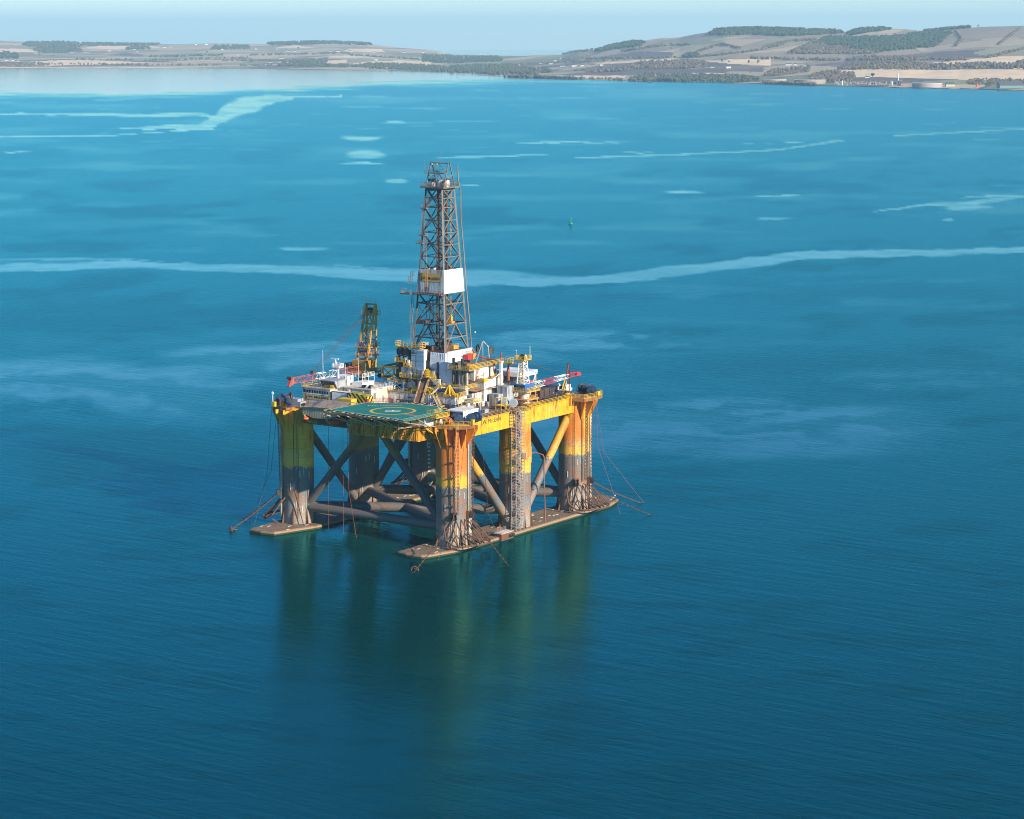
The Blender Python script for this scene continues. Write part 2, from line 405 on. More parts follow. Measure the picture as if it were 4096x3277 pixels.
FIELDS = [(1, [(310,194),(400,184),(600,184),(650,190),(450,197)]), (1, [(-600,195),(110,195),(160,210),(-600,206)]), (1, [(110,262),(120,244),(350,238),(620,252),(350,260)]), (2, [(410,222),(500,210),(580,220),(560,226)]),
    (1, [(1105,190),(1180,181),(1270,193),(1110,193)]), (1, [(1365,206),(1400,195),(1520,197),(1540,209),(1400,208)]), (1, [(1310,226),(1460,218),(1600,230),(1320,231)]), (1, [(1235,258),(1300,243),(1385,239),(1385,252),(1260,259)]),
    (1, [(1390,257),(1470,247),(1600,240),(1725,248),(1715,260),(1640,264),(1500,260)]), (3, [(1730,258),(2000,244),(2000,264),(1800,272)]),
    (2, [(2330,237),(2560,206),(2690,210),(2680,234),(2450,239)]), (1, [(2370,252),(2700,233),(2700,243),(2400,258)]), (2, [(2400,260),(2560,246),(2800,244),(3000,262),(2560,276)]), (1, [(2760,245),(3080,230),(3080,262),(2800,250)]),
    (2, [(2230,301),(2500,276),(2900,276),(2900,292),(2400,302)]), (1, [(2100,304),(2500,300),(2500,312),(2110,313)]), (1, [(2560,298),(2700,289),(2900,291),(2900,308),(2650,304)]), (2, [(2860,282),(3050,270),(3050,290),(2900,288)]),
    (1, [(3250,293),(3420,278),(4800,272),(4800,324),(3880,320),(3400,308)]), (2, [(3390,242),(3700,211),(3950,196),(3880,214),(3970,230),(3600,244)]), (2, [(3200,264),(3400,243),(3700,247),(3400,264)]), (1, [(3720,252),(4000,227),(4800,206),(4800,246),(3760,258)]),
    (3, [(3050,186),(3060,150),(3190,146),(3180,176)]), (4, [(3240,348),(3260,331),(3420,333),(3420,350)]), (3, [(2560,180),(2800,160),(2900,168),(2700,190)]), (1, [(-600,278),(-600,268),(600,268),(1900,296),(1900,305),(1000,280)])]
def build_land():
    xs = np.linspace(-600, 4800, 900); nt_ = 56; vs = []; fs = []
    vpx = []
    for x in xs:
        ys_ = shore_y(x); yk_ = ip(SK, x)
        vpx += [(x, ys_+(yk_-ys_)*(k+.5)/(nt_-1)) for k in range(nt_)]+[(x, -999)]*3
        for k in range(nt_):
            p = land_pt(x, k/(nt_-1)); 
            if 0 < k: p.z += (float(fbm(np.array(p.x/300), np.array(p.y/300), 2))-.5)*6*min(1, k/6)
            vs.append(p)
        # the far side of the ridge falls away to the sea again
        s_, az = sea_hit(x, shore_y(x)); base = vs[-1]
        dr = Vector((math.cos(az), math.sin(az), 0)); r0 = math.hypot(base.x-CAMP.x, base.y-CAMP.y)
        for e, zf in ((300, .8), (900, .4), (2000, -.1)):
            q = base+dr*e; drop = (r0+e)**2/(2*REFF); q.z = max(-drop-6, (base.z+r0*r0/(2*REFF))*zf-drop) if zf > 0 else -drop-12; vs.append(q)
        # and the foreshore dips under the water
    n = nt_+3
    for i in range(len(xs)-1):
        for k in range(n-1): fs.append((i*n+k, (i+1)*n+k, (i+1)*n+k+1, i*n+k+1))
    me = bpy.data.meshes.new('hills'); me.from_pydata([tuple(v) for v in vs], [], fs); me.update()
    vals = []
    for p in me.polygons:
        x, y = vpx[p.vertices[0]]; v_ = 0.0
        x += (hash01(p.index)-.5)*6
        for code, poly in FIELDS:
            if inpoly(x, y, poly): v_ = code; break
        vals.append(v_)
    at = me.attributes.new('patch', 'FLOAT', 'FACE'); at.data.foreach_set('value', vals)
    ob = bpy.data.objects.new('hills', me); COL.objects.link(ob); ob['kind'] = 'structure'
    for p in me.polygons: p.use_smooth = True
    t = NT('farmland')
    v = t.mapped((1/620., 1/330., 0), None, (0, 0, -PSI+.4))
    wn = t.n('ShaderNodeTexNoise'); wn.inputs['Scale'].default_value = 1.2; t.l(v, wn.inputs[0])
    vv = t.n('ShaderNodeVectorMath', operation='ADD'); sc_ = t.n('ShaderNodeVectorMath', operation='SCALE'); sc_.inputs[3].default_value = .35
    t.l(wn.outputs[1], sc_.inputs[0]); t.l(v, vv.inputs[0]); t.l(sc_.outputs[0], vv.inputs[1])
    vo = t.n('ShaderNodeTexVoronoi'); vo.inputs['Scale'].default_value = 1.0; t.l(vv.outputs[0], vo.inputs[0])
    ve = t.n('ShaderNodeTexVoronoi', feature='DISTANCE_TO_EDGE'); ve.inputs['Scale'].default_value = 1.0; t.l(vv.outputs[0], ve.inputs[0])
    sep = t.n('ShaderNodeSeparateColor'); t.l(vo.outputs['Color'], sep.inputs[0])
    c = t.ramp(sep.outputs[0], [(0, (.17,.11,.08)), (.14, (.52,.36,.20)), (.3, (.16,.17,.07)), (.4, (.40,.29,.17)), (.52, (.12,.075,.06)), (.64, (.27,.24,.12)), (.76, (.56,.40,.23)), (.9, (.20,.20,.09))], 'CONSTANT')
    hedge = t.ramp(ve.outputs[0], [(.012, 0.0), (.022, 1.0)])
    c = t.mix(hedge, (.05,.05,.03), c)
    n2 = t.noise(.004, None, 5); c = t.mix(t.math('MULTIPLY', t.ramp(n2, [(.4, 0.0), (.75, 1.0)]), .3), c, (.12,.10,.06))
    # open hillside pasture higher up
    hz = t.ramp(t.math('DIVIDE', t.z(), 200.), [(.05, 0.0), (.30, 1.0)])
    c = t.mix(t.math('MULTIPLY', hz, .45), c, (.46,.35,.22))
    pa = t.n('ShaderNodeAttribute', attribute_name='patch').outputs['Fac']; n3 = t.noise(.012, t.mapped((1,1,1)), 4)
    for code, ca, cb_ in ((1, (.70,.48,.26), (.88,.62,.36)), (2, (.10,.062,.055), (.15,.095,.08)), (3, (.20,.20,.10), (.30,.27,.15)), (4, (.12,.18,.06), (.16,.22,.08))):
        k = t.math('COMPARE', pa, float(code), .3); c = t.mix(k, c, t.mix(t.ramp(n3, [(.35, 0.0), (.65, 1.0)]), ca, cb_))
    t.col(c); t.b.inputs['Roughness'].default_value = .95; me.materials.append(t.m)
build_land()
# ------------------------------------------------------------------ paints
YEL = (.66, .34, .012); YDK = (.45, .25, .02)
M_yel = steel('yellow_paint', YEL, .38, c2=(.60,.33,.02))
M_rail = steel('rail_yellow', (.70,.42,.015), .18, .5)
M_wht = steel('white_paint', (.74,.69,.60), .36, .5)
M_wht2 = steel('clean_white', (.80,.77,.72), .12, .45)
M_gry = steel('grey_paint', (.30,.33,.35), .3)
M_dk = steel('dark_steel', (.035,.035,.04), .42, .6)
M_rst = steel('rusty_steel', (.115,.062,.04), .55, .8, streak=False)
M_deck = steel('deck_plate', (.15,.115,.085), .45, .85, streak=False)
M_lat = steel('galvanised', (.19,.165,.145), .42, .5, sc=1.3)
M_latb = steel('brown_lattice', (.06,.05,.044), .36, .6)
M_red = steel('red_paint', (.45,.03,.03), .15, .5)
M_blu = steel('blue_paint', (.012,.075,.32), .2, .5)
M_tea = steel('blue_winch', (.010,.045,.11), .35, .5)
M_org = steel('orange_shell', (.62,.09,.02), .05, .4)
M_blk = flat('black_rubber', (.012,.012,.014), .6)
M_glass = flat('dark_glass', (.012,.022,.028), .12)
M_crm = steel('cream_wall', (.62,.56,.44), .35, .6)
M_cyel = steel('crane_yellow', (.66,.31,.045), .3)
M_rope = flat('wire_rope', (.07,.05,.045), .6)
M_ltr = flat('black_letters', (.015,.017,.02), .6)
M_wln = flat('white_letters', (.75,.75,.72), .6)

def leg_mat(name, rust, split=19.0, dark=0.0, shade_yellow=YEL, whiteband=.3):
    t = NT(name)
    z = t.z(); n = t.noise(.35, t.mapped((1,1,.7)), 4, .6); nb = t.noise(1.6, None, 5, .7); ns = t.noise(1.0, t.mapped((.30,.30,.045)), 6, .62)
    zz = t.math('ADD', z, t.math('MULTIPLY', t.math('SUBTRACT', n, .5), 5.0))
    zf = t.math('ADD', t.math('ADD', z, t.math('MULTIPLY', t.math('SUBTRACT', nb, .5), 4.5)), t.math('MULTIPLY', t.math('SUBTRACT', ns, .5), 4.0))
    up = t.mix(t.ramp(nb, [(.3, 0.0), (.7, 1.0)]), tuple(x*.85 for x in shade_yellow), shade_yellow)
    rm = t.ramp(t.math('ADD', ns, t.math('MULTIPLY', t.math('SUBTRACT', n, .5), .6)), [(.62-rust*.16, 0.0), (.74-rust*.12, 1.0)])
    up = t.mix(t.math('MULTIPLY', rm, .92), up, (.56,.135,.010)); 
    spots = t.ramp(t.math('MULTIPLY', nb, ns), [(.37, 0.0), (.43, 1.0)]); up = t.mix(t.math('MULTIPLY', spots, .7), up, (.14,.05,.025))
    wb = t.n('ShaderNodeMapRange'); t.l(zz, wb.inputs[0]); wb.inputs[1].default_value = 25.5; wb.inputs[2].default_value = 21.5; wb.clamp = True
    up = t.mix(t.math('MULTIPLY', wb.outputs[0], t.math('MULTIPLY', t.ramp(nb, [(.42, 0.0), (.62, 1.0)]), whiteband)), up, (.62,.52,.34))
    wb2 = t.n('ShaderNodeMapRange'); t.l(zz, wb2.inputs[0]); wb2.inputs[1].default_value = 23.0; wb2.inputs[2].default_value = 21.5
    up = t.mix(t.math('MULTIPLY', wb2.outputs[0], .7), up, tuple(min(1, x*1.12) for x in shade_yellow))
    lo = t.mix(t.ramp(n, [(.42, 0.0), (.58, 1.0)]), (.105,.12,.13), (.21,.105,.06))
    lo = t.mix(t.ramp(t.noise(6.0, None, 4), [(.54, 0.0), (.70, .8)]), lo, (.40,.36,.30))
    lo = t.mix(t.ramp(ns, [(.6, 0.0), (.72, .7)]), lo, (.20,.09,.05))
    lowz = t.n('ShaderNodeMapRange'); t.l(zz, lowz.inputs[0]); lowz.inputs[1].default_value = 11; lowz.inputs[2].default_value = 3
    lo = t.mix(t.math('MULTIPLY', lowz.outputs[0], t.ramp(nb, [(.35, 0.15), (.65, .8)])), lo, (.46,.34,.25))
    k = t.n('ShaderNodeMapRange'); t.l(zf, k.inputs[0]); k.inputs[1].default_value = split-.12; k.inputs[2].default_value = split+.12
    c = t.mix(k.outputs[0], lo, up)
    seam = t.math('LESS_THAN', t.math('FRACT', t.math('MULTIPLY', z, .36)), .03); c = t.mix(t.math('MULTIPLY', seam, .45), c, (.10,.06,.04))
    if dark: c = t.mix(dark, c, (.05,.05,.05))  # blends towards near-black: shade under the deck put into the colour
    t.col(c); t.b.inputs['Roughness'].default_value = .62; t.bump(nb, .2, .06)
    return t.m
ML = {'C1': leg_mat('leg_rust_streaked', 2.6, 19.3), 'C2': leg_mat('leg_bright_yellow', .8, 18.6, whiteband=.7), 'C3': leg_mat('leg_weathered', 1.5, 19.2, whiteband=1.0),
      'L1': leg_mat('leg_dull_yellow', .42, 19.2, shade_yellow=(.76,.34,.02), whiteband=.7), 'L2': leg_mat('leg_shaded_far', .6, 20.0, .4, (.50,.24,.03)), 'L3': leg_mat('leg_shaded_corner', .6, 33, .5, (.3,.18,.03))}  # the two far legs are painted duller to carry the shadow on them
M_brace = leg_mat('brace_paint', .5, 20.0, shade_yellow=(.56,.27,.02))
M_brace_shaded = leg_mat('brace_shaded', .5, 26.0, .6, (.50,.24,.02))  # darkened copy of the brace paint for members in shade

def pontoon_mat():
    t = NT('pontoon_plate'); n = t.noise(.5, None, 5, .65); n2 = t.noise(3, None, 4)
    c = t.mix(t.ramp(n, [(.35, 0.0), (.65, 1.0)]), (.155,.112,.07), (.24,.18,.115))
    c = t.mix(t.ramp(n2, [(.48, 0.0), (.60, .85)]), c, (.13,.06,.035))
    side = t.n('ShaderNodeMapRange'); t.l(t.z(), side.inputs[0]); side.inputs[1].default_value = 1.12; side.inputs[2].default_value = .75
    sc = t.mix(t.ramp(n2, [(.4, 0.0), (.6, 1.0)]), (.38,.15,.06), (.30,.22,.14))
    c = t.mix(side.outputs[0], c, sc)
    wl = t.n('ShaderNodeMapRange'); t.l(t.z(), wl.inputs[0]); wl.inputs[1].default_value = .55; wl.inputs[2].default_value = .35
    c = t.mix(wl.outputs[0], c, (.025,.04,.02))
    t.col(c); t.b.inputs['Roughness'].default_value = .85; t.bump(n2, .3, .08); return t.m

CX = 33.2; CY = 29.74; RC = 4.9
# ------------------------------------------------------------------ the platform hull
PL = thing('drilling_platform', (0, 0, 0), 'huge rusty yellow drilling platform hull on two low pontoons with six legs', 'drilling platform')
def pontoon(poly, y0):
    mb = MB(); n = len(poly); cx_ = sum(p[0] for p in poly)/n; cy_ = sum(p[1] for p in poly)/n
    ins = [(x+(.35 if x < cx_ else -.35), y+(.35 if y < cy_ else -.35)) for x, y in poly]
    mb.prism(poly, -3, .85); mb.prism(poly, .85, 1.15, ins)
    r = random.Random(int(abs(y0)))
    mb.mat(1)
    for k in range(46):
        x = r.uniform(-49, 54); y = r.uniform(min(p[1] for p in poly)+.9, max(p[1] for p in poly)-.9)
        if abs(y-math.copysign(CY, y)) < 5.5 and min(abs(x-CX), abs(x), abs(x+CX)) < 5.6: continue
        if x < -47 and abs(y-math.copysign(29, y)) > 3: continue
        mb.box(x, x+1.5, y, y+.16, 1.15, 1.27)
    return mb.build('pontoon', [M_pon, M_strip], PL)
M_pon = pontoon_mat(); M_strip = flat('zinc_strip', (.55,.52,.42), .7)
pontoon([(-50.6,-22.4), (-51.3,-26), (-50.9,-31.4), (-49.4,-33.0), (-40,-35.4), (-30,-35.9), (46,-35.9), (54.5,-33.5), (57.2,-30.4), (57.2,-25.5), (55,-22.4)], -29)
pontoon([(-50.4,25.3), (-51.2,30), (-50.8,34.9), (-36,36.0), (46,36.0), (54.5,33.5), (57,30), (55,22.4), (-32,20.8), (-34.5,20.6)], 29)

def leg(name, sx, sy):
    cx_, cy_ = sx*CX, sy*CY; corner = sx != 0
    mb = MB(); prof = [(RC, -2.5), (RC, 33.4 if corner else 38.0)]
    if corner: prof += [(RC, 37.6)]
    mb.lathe(prof, (cx_, cy_, 0), 48)
    # gusset blades at the foot
    g = mb; g.mat(1)
    for a in (200, 250, 290, 20, 70, 110, 155):
        t = R_(a); c, s_ = math.cos(t), math.sin(t)
        p0 = Vector((cx_+c*(RC-.1), cy_+s_*(RC-.1), 1.1)); nx = Vector((-s_, c, 0))*.12
        q = [p0, p0+Vector((c*1.0, s_*1.0, 0)), p0+Vector((c*1.0, s_*1.0, .6)), p0+Vector((c*.15, s_*.15, 5.2)), p0+Vector((0,0,5.2))]
        vs = [v-nx for v in q]+[v+nx for v in q]; n = len(q)
        g.add(vs, [tuple(range(n-1,-1,-1)), tuple(range(n,2*n))]+[(k,(k+1)%n,n+(k+1)%n,n+k) for k in range(n)])
    # short white depth strokes, bolts and stubs on the shell
    w_ = mb; w_.mat(2)
    for a, z0 in ((205,6),(212,6.3),(240,16.5),(232,4.8),(233.5,4.8),(262,15.5),(190,12),(225,16),(226,16)):
        t = R_(a); c, s_ = math.cos(t), math.sin(t); p = Vector((cx_+c*(RC+.03), cy_+s_*(RC+.03), z0)); w_.bar(p, p+Vector((0,0,2.0)), .22, .08)
    o = mb.build('column', [ML[name], M_rst, M_strip], PL)
    lab = {'C1': 'near corner column streaked with deep orange rust', 'C2': 'bright yellow middle column behind the scaffold tower', 'C3': 'far right corner column with a pale worn band', 'L1': 'dull olive yellow corner column beside the lifeboat shed'}
    if name in lab: o['label'] = lab[name]
    if corner:
        # inclined brackets under the winch platform
        base = math.degrees(math.atan2(sy, sx))
        for k in (-75, -50, -25, 0, 25, 50, 75):
            b = MB(); t = R_(base+k); c, s_ = math.cos(t), math.sin(t); nx = Vector((-s_, c, 0))*.1; L = 3.0
            p0 = Vector((cx_+c*(RC-.1), cy_+s_*(RC-.1), 0))
            q = [p0+Vector((0,0,37.3)), p0+Vector((0,0,30.8)), p0+Vector((c*.3,s_*.3,30.8)), p0+Vector((c*L,s_*L,36.2)), p0+Vector((c*L,s_*L,37.3))]
            vs = [v-nx for v in q]+[v+nx for v in q]; n = len(q)
            b.add(vs, [tuple(range(n-1,-1,-1)), tuple(range(n,2*n))]+[(k_,(k_+1)%n,n+(k_+1)%n,n+k_) for k_ in range(n)])
            b.build('bracket', ML[name] if name != 'C1' else steel('bracket_orange', (.58,.19,.015), .3), o)
        # vertical chain guide on the outboard face
        f = MB()
        for a in ((-52, -38) if sy < 0 else (130, 144)):
            a = a if sx > 0 else a-25*(-sy) if sy < 0 else a
            t = R_(a); p = Vector((cx_+math.cos(t)*(RC+.5), cy_+math.sin(t)*(RC+.5), 0)); f.bar(p+Vector((0,0,3)), p+Vector((0,0,34)), .9, .35)
        f.build('chain_guide', steel('pale_guide', (.52,.44,.34), .35), o)
    # rungs
    l = MB(); a = R_(214 if sy < 0 else 218); p = Vector((cx_+math.cos(a)*(RC+.12), cy_+math.sin(a)*(RC+.12), 3)); l.ladder(p, p+Vector((0,0,32)), .5, (-math.sin(a), math.cos(a), 0), .04, .55)
    if name in ('C1', 'C3', 'L1', 'C2'): l.build('ladder', M_rst, o)
    if name == 'C1':
        for z0 in (9.9, 13.6, 17.2, 22.2, 26.8, 32.0):
            s = MB(); p = Vector((cx_+math.cos(a)*(RC+.5), cy_+math.sin(a)*(RC+.5), z0)); s.obox(p, (1.0, 1.8, .1), Matrix.Rotation(a, 3, 'Z')); s.tube(p, p+Vector((0,0,-.8)), .06, 4)
            s.build('rest_platform', M_rst, o)
    if name == 'C2':
        c = MB(); c.lathe([(RC+.12, 21), (RC+.2, 21.2), (RC+.2, 26.0), (RC+.02, 26.3)], (cx_, cy_, 0), 40); c.build('collar', ML['C2'], o)
        h = MB(); t = R_(246); h.obox((cx_+math.cos(t)*(RC+.23), cy_+math.sin(t)*(RC+.23), 23.8), (.2, 1.3, 2.0), Matrix.Rotation(t, 3, 'Z')); h.build('hatch', steel('hatch_brown', (.24,.13,.06), .5), o)
    if name == 'L3':
        for k, num in enumerate(range(40, 80, 2)):
            m = MB(); z0 = 3.5+k*1.35; t = R_(226); og = (cx_+math.cos(t)*(RC+.1), cy_+math.sin(t)*(RC+.1), z0)
            text_on(m, str(num), og, (-math.sin(t), math.cos(t), 0) if False else (math.sin(t+math.pi), -math.cos(t+math.pi), 0), (0,0,1), .7)
            m.build('draft_mark', M_wln, o)
    return o
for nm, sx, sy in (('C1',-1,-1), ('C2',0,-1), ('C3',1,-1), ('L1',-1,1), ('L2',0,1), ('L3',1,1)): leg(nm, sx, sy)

def brace(p, q, r, m, lab=None):
    mb = MB(); mb.tube(p, q, r, 20); o = mb.build('brace', m, PL)
    if lab: o['label'] = lab
ZB = 6.2; M_hz = leg_mat('brace_low_shaded', .7, 60.0, .55)  # low braces darkened, under-deck shade put into their paint
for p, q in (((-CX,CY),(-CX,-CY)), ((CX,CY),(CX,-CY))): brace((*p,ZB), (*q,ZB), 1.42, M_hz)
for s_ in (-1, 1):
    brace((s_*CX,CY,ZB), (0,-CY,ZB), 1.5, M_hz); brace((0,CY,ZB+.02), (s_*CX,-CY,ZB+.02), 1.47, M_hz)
    brace((0,s_*26.6,6.0), (0,s_*7,33.4), 1.3, M_brace_shaded)
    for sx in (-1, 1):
        brace((sx*CX,s_*26.6,6.4), (sx*CX,s_*(2.4 if sx < 0 else 6),33.4), 1.25, M_brace_shaded)
        brace((sx*31.4,s_*CY,33.4), (sx*2.6,s_*CY,2.2), 1.3, M_brace if s_ < 0 else M_brace_shaded)

# deck box between the girders
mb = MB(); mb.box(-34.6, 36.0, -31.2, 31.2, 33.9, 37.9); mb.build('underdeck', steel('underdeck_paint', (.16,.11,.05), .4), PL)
mb = MB(); mb.prism([(-36.2,-32.0), (37,-32.0), (37,32.0), (-36.2,32.0)], 37.9, 38.0)
mb.build('main_deck', M_deck, PL)
def girder(p, q, m, lab=None, text=None, name='girder'):
    """box girder with stiffeners, from p to q at deck edge"""
    mb = MB(); p = Vector((*p, 0)); q = Vector((*q, 0)); d = (q-p).normalized(); nrm = Vector((d.y, -d.x, 0)); L = (q-p).length
    mb.bar(p+Vector((0,0,35.65)), q+Vector((0,0,35.65)), .9, 4.7)
    mb.bar(p+Vector((0,0,33.25))+nrm*.1, q+Vector((0,0,33.25))+nrm*.1, 1.3, .12); mb.bar(p+Vector((0,0,37.93))+nrm*.15, q+Vector((0,0,37.93))+nrm*.15, 1.4, .12)
    o = mb.build(name, m, PL)
    if lab: o['label'] = lab
    return o
M_gC = steel('girder_yellow', (.68,.36,.012), .28, c2=(.74,.40,.015))
M_gL = steel('girder_shaded', (.50,.25,.025), .55)  # girder yellow dulled for the unlit sides, shade put into the colour
gC1 = girder((-30,-32.0), (-3.8,-32.0), M_gC, 'yellow girder lettered with the rig name'); gC2 = girder((3.8,-32.0), (31,-32.0), M_gC)
girder((31,32.0), (-31,32.0), M_gL); girder((-35.8,28), (-35.8,-28), M_gL, 'front girder under the lifeboat shed in shaded olive yellow'); girder((36.2,-28), (36.2,28), M_gL)
t_ = MB(); text_on(t_, 'J.W. McLEAN', (-22.2, -32.47, 35.55), (1,0,0), (0,0,1), 1.75, .03, 10.4, False); t_.build('lettering', M_ltr, gC1)
t_ = MB()
for x in (11.2, 13.0, 14.6, 16.0, 18.4, 20.2): t_.box(x, x+.55, -32.50, -32.46, 34.7, 37.0)
for x in (14.6, 18.4): t_.box(x+.56, x+1.5, -32.50, -32.46, 34.7, 35.1)
t_.box(8.4, 20.0, -32.5, -32.46, 33.9, 34.05)
t_.build('faded_lettering', steel('faded_patch', (.62,.42,.10), .5), gC2)
# stiffened box house carried on the front girder under the helideck
mb = MB(); mb.box(-43.6, -36.3, -24.8, .6, 33.4, 37.4)
for k in range(38):
    y = -24.4+k*.66; mb.box(-43.8, -43.6, y, y+.22, 33.55, 37.3)
for k in range(11):
    x = -43.2+k*.66; mb.box(x, x+.22, -25.0, -24.8, 33.5, 37.3)
mb.box(-44.0, -36.1, -25.2, .8, 33.2, 33.42); mb.box(-44.0, -36.1, -25.2, .8, 37.38, 37.6)
for k in range(8):
    y = -24+k*3.4; mb.bar((-43.9, y, 37.3), (-44.4, y+1.4, 33.4), .3, .25)
for y in (-6.8, -11.8, -16.6): mb.lathe([(.45, -.05), (.45, .1)], (-43.9, y, 35.6), 10, 'x')
mb.build('corrugated_box', steel('corrugated_yellow', (.66,.30,.02), .45), PL)
mb = MB(); mb.box(-38.5, -36.3, -30.6, -25.3, 33.5, 37.3); mb.build('corner_box', M_yel, PL)

def platform_poly(sx, sy):
    pts = {(1,-1): [(-5.4,-2.3), (-4.7,-6.9), (0,-7.7), (6,-6.9), (8.6,-4.4), (8.8,1.8)], (-1,-1): [(5.0,-2.3), (1.2,-7.4), (-2.2,-7.5), (-5.0,-4.4), (-6.9,1.2)],
           (-1,1): [(5.4,-2.3), (2.4,-8.4), (-2.4,-8.0), (-5.4,-5.0), (-6.9,1.2)], (1,1): [(-5.4,-2.3), (-4.7,-6.9), (0,-7.7), (6,-6.9), (8.6,-4.4), (8.8,1.8)]}[(sx,sy)]
    if sy > 0: pts = [(x, -y) for x, y in pts]
    return [(sx*CX+x, sy*CY+y) for x, y in pts]
PLAT = {}
for nm, sx, sy in (('C1',-1,-1), ('C3',1,-1), ('L1',-1,1), ('L3',1,1)):
    pp = platform_poly(sx, sy); PLAT[nm] = pp
    full = pp+[(sx*30, sy*26)]
    if sx*sy > 0: full = full[::-1]
    mb = MB(); mb.prism(full, 37.35, 38.02+.02)
    for a, b in zip(pp[:-1], pp[1:]): mb.bar((*a, 37.3), (*b, 37.3), .25, .8)
    o = mb.build('winch_platform', steel('platform_rusty', (.36,.16,.04), .6), PL)
    mb = MB(); mb.rail([(x, y, 38.04) for x, y in pp], 1.2, .06, 1.6); mb.build('railing', M_rail, o)
# C2 half-round landing and deck-edge railings
mb = MB(); pts = [(CXx, -CY-math.sin(a)*5.3) for CXx, a in ((5.3*math.cos(R_(t)), R_(t)) for t in range(0, 181, 15))]
mb.prism([(x, y) for x, y in pts], 37.9, 38.06); o = mb.build('leg_cap', M_deck, PL)
mb = MB(); mb.rail([(x, y, 38.06) for x, y in pts], 1.2, .06, 1.5); mb.build('railing', M_rail, o)
mb = MB(); mb.rail([(6,-32.4,38), (29,-32.4,38)], 1.25, .065, 1.8); mb.build('railing', M_rail, PL)
mb = MB(); mb.rail([(-25,-32.4,38), (-6,-32.4,38)], 1.25, .065, 1.8); mb.build('railing', steel('rail_rusty', (.42,.28,.12), .5), PL)
mb = MB(); mb.rail([(37,-24,38), (37,24,38)], 1.25, .065, 2); mb.rail([(25,32.2,38), (-25,32.2,38)], 1.25, .065, 2); mb.build('railing', M_rail, PL)
# drain pipes bent over the girder near the far right leg
mb = MB()
for x in (26.4, 28.1): mb.path([(x-1,-31.6,39.0), (x,-32.9,39.1), (x,-32.95,35.6)], .16, 8)
mb.build('drain_pipe', steel('pipe_orange', (.34,.13,.03), .4), PL)

# ------------------------------------------------------------------ bolster racks, fairleads, chains
def chain(mb, p, q, link=.85, w=.42):
    p = Vector(p); q = Vector(q); n = max(2, int((q-p).length/(link*.8))); d = (q-p).normalized()
    a = d.orthogonal().normalized(); b = d.cross(a)
    for k in range(n):
        m = p.lerp(q, (k+.5)/n); e = (a if k % 2 else b)*w/2; h = d*link/2
        mb.tube(m-h*.75-e, m+h*.75-e, .09, 4, cap=False); mb.tube(m-h*.75+e, m+h*.75+e, .09, 4, cap=False)
        mb.tube(m-h*.75-e, m-h*.75+e, .09, 4, cap=False); mb.tube(m+h*.75-e, m+h*.75+e, .09, 4, cap=False)
def sag(p, q, s_=1.2, n=14):
    p = Vector(p); q = Vector(q)
    return [p.lerp(q, k/n)-Vector((0,0,4*s_*(k/n)*(1-k/n))) for k in range(n+1)]
RACKL = {'C1': 'rusty tubular anchor rack round the foot of the orange streaked corner leg', 'C3': 'rusty tubular anchor rack round the foot of the far right corner leg',
         'L1': 'rusty tubular anchor rack on the seaward side of the left corner leg', 'L3': 'half hidden anchor rack on the hindmost leg, seen between the braces'}
for nm, sx, sy in (('C1',-1,-1), ('C3',1,-1), ('L1',-1,1), ('L3',1,1)):
    cx_, cy_ = sx*CX, sy*CY
    rk = thing('anchor_rack', (cx_, cy_, 2.5), RACKL[nm], 'anchor rack', 'anchor racks on the corner legs')
    A = lambda a, r, z: Vector((cx_+r*math.cos(R_(a))*1, cy_+sy*abs(r)*math.sin(R_(a))*1, z))
    lo = [A(a, 11.8-2.2*(abs(a-92)/58)**3, 2.6) for a in range(34, 151, 9)]
    m1 = MB(); m1.path([A(22, 8.3, 6.5), A(28, 9.8, 4.2)]+lo+[A(156, 9.2, 4.2), A(163, 7.6, 6.8), A(164, 5.1, 9.3)], .27, 8); m1.build('rack_rail', M_rst, rk)
    ups = [148, 132, 112, 96, 84, 66, 48]
    for a in ups:
        m2 = MB(); m2.tube(A(a, 4.9, 9.4), A(90+(a-90)*.78, 11.3, 2.6), .19, 6); m2.tube(A(a, 4.9, 4.8), A(90+(a-90)*.78, 11.3, 2.55), .15, 6); m2.build('rack_strut', M_rst, rk)
    m3 = MB(); m3.tube(A(150, 8.9, 2.6), A(146, 6.4, .9), .2, 6); m3.build('rack_foot', M_rst, rk); m3 = MB(); m3.tube(A(50, 10.2, 2.6), A(52, 6.6, .9), .2, 6); m3.build('rack_foot', M_rst, rk)
    for i, a in enumerate((137, 79)):
        f = thing('fairlead', A(a, 5.4, 10.6), {'C1': ['chain fairlead low on the near leg, on the side towards the left bow', 'chain fairlead low on the near leg, on the side towards the scaffold'],
            'C3': ['chain fairlead low on the far right leg, nearer the slanting brace', 'chain fairlead low on the far right leg, on its outer edge'],
            'L1': ['double wheeled fairlead hung from the left corner leg, nearer the bow', 'fairlead on the hidden seaward side of the left corner leg'],
            'L3': ['dark fairlead on the hindmost leg, nearer the centre', 'dark fairlead on the far side of the hindmost leg']}[nm][i], 'fairlead', 'chain fairleads on the corner legs')
        d = A(a, 1, 0)-Vector((cx_, cy_, 0)); d.z = 0; d.normalize(); s1 = Vector((-d.y, d.x, 0)); o_ = A(a, 5.3, 10.6)
        for s2 in (-.45, .45):
            w1 = MB(); w1.tube(o_+d*.9+s1*(s2-.16), o_+d*.9+s1*(s2+.16), .95, 14); w1.tube(o_+d*.9+s1*(s2-.2), o_+d*.9+s1*(s2+.2), .35, 8); w1.build('wheel', M_dk, f)
        w1 = MB(); w1.obox(o_+Vector((0,0,0)), (.9, 1.6, 2.2), Matrix.Rotation(math.atan2(d.y, d.x), 3, 'Z')); w1.build('housing', M_rst, f)
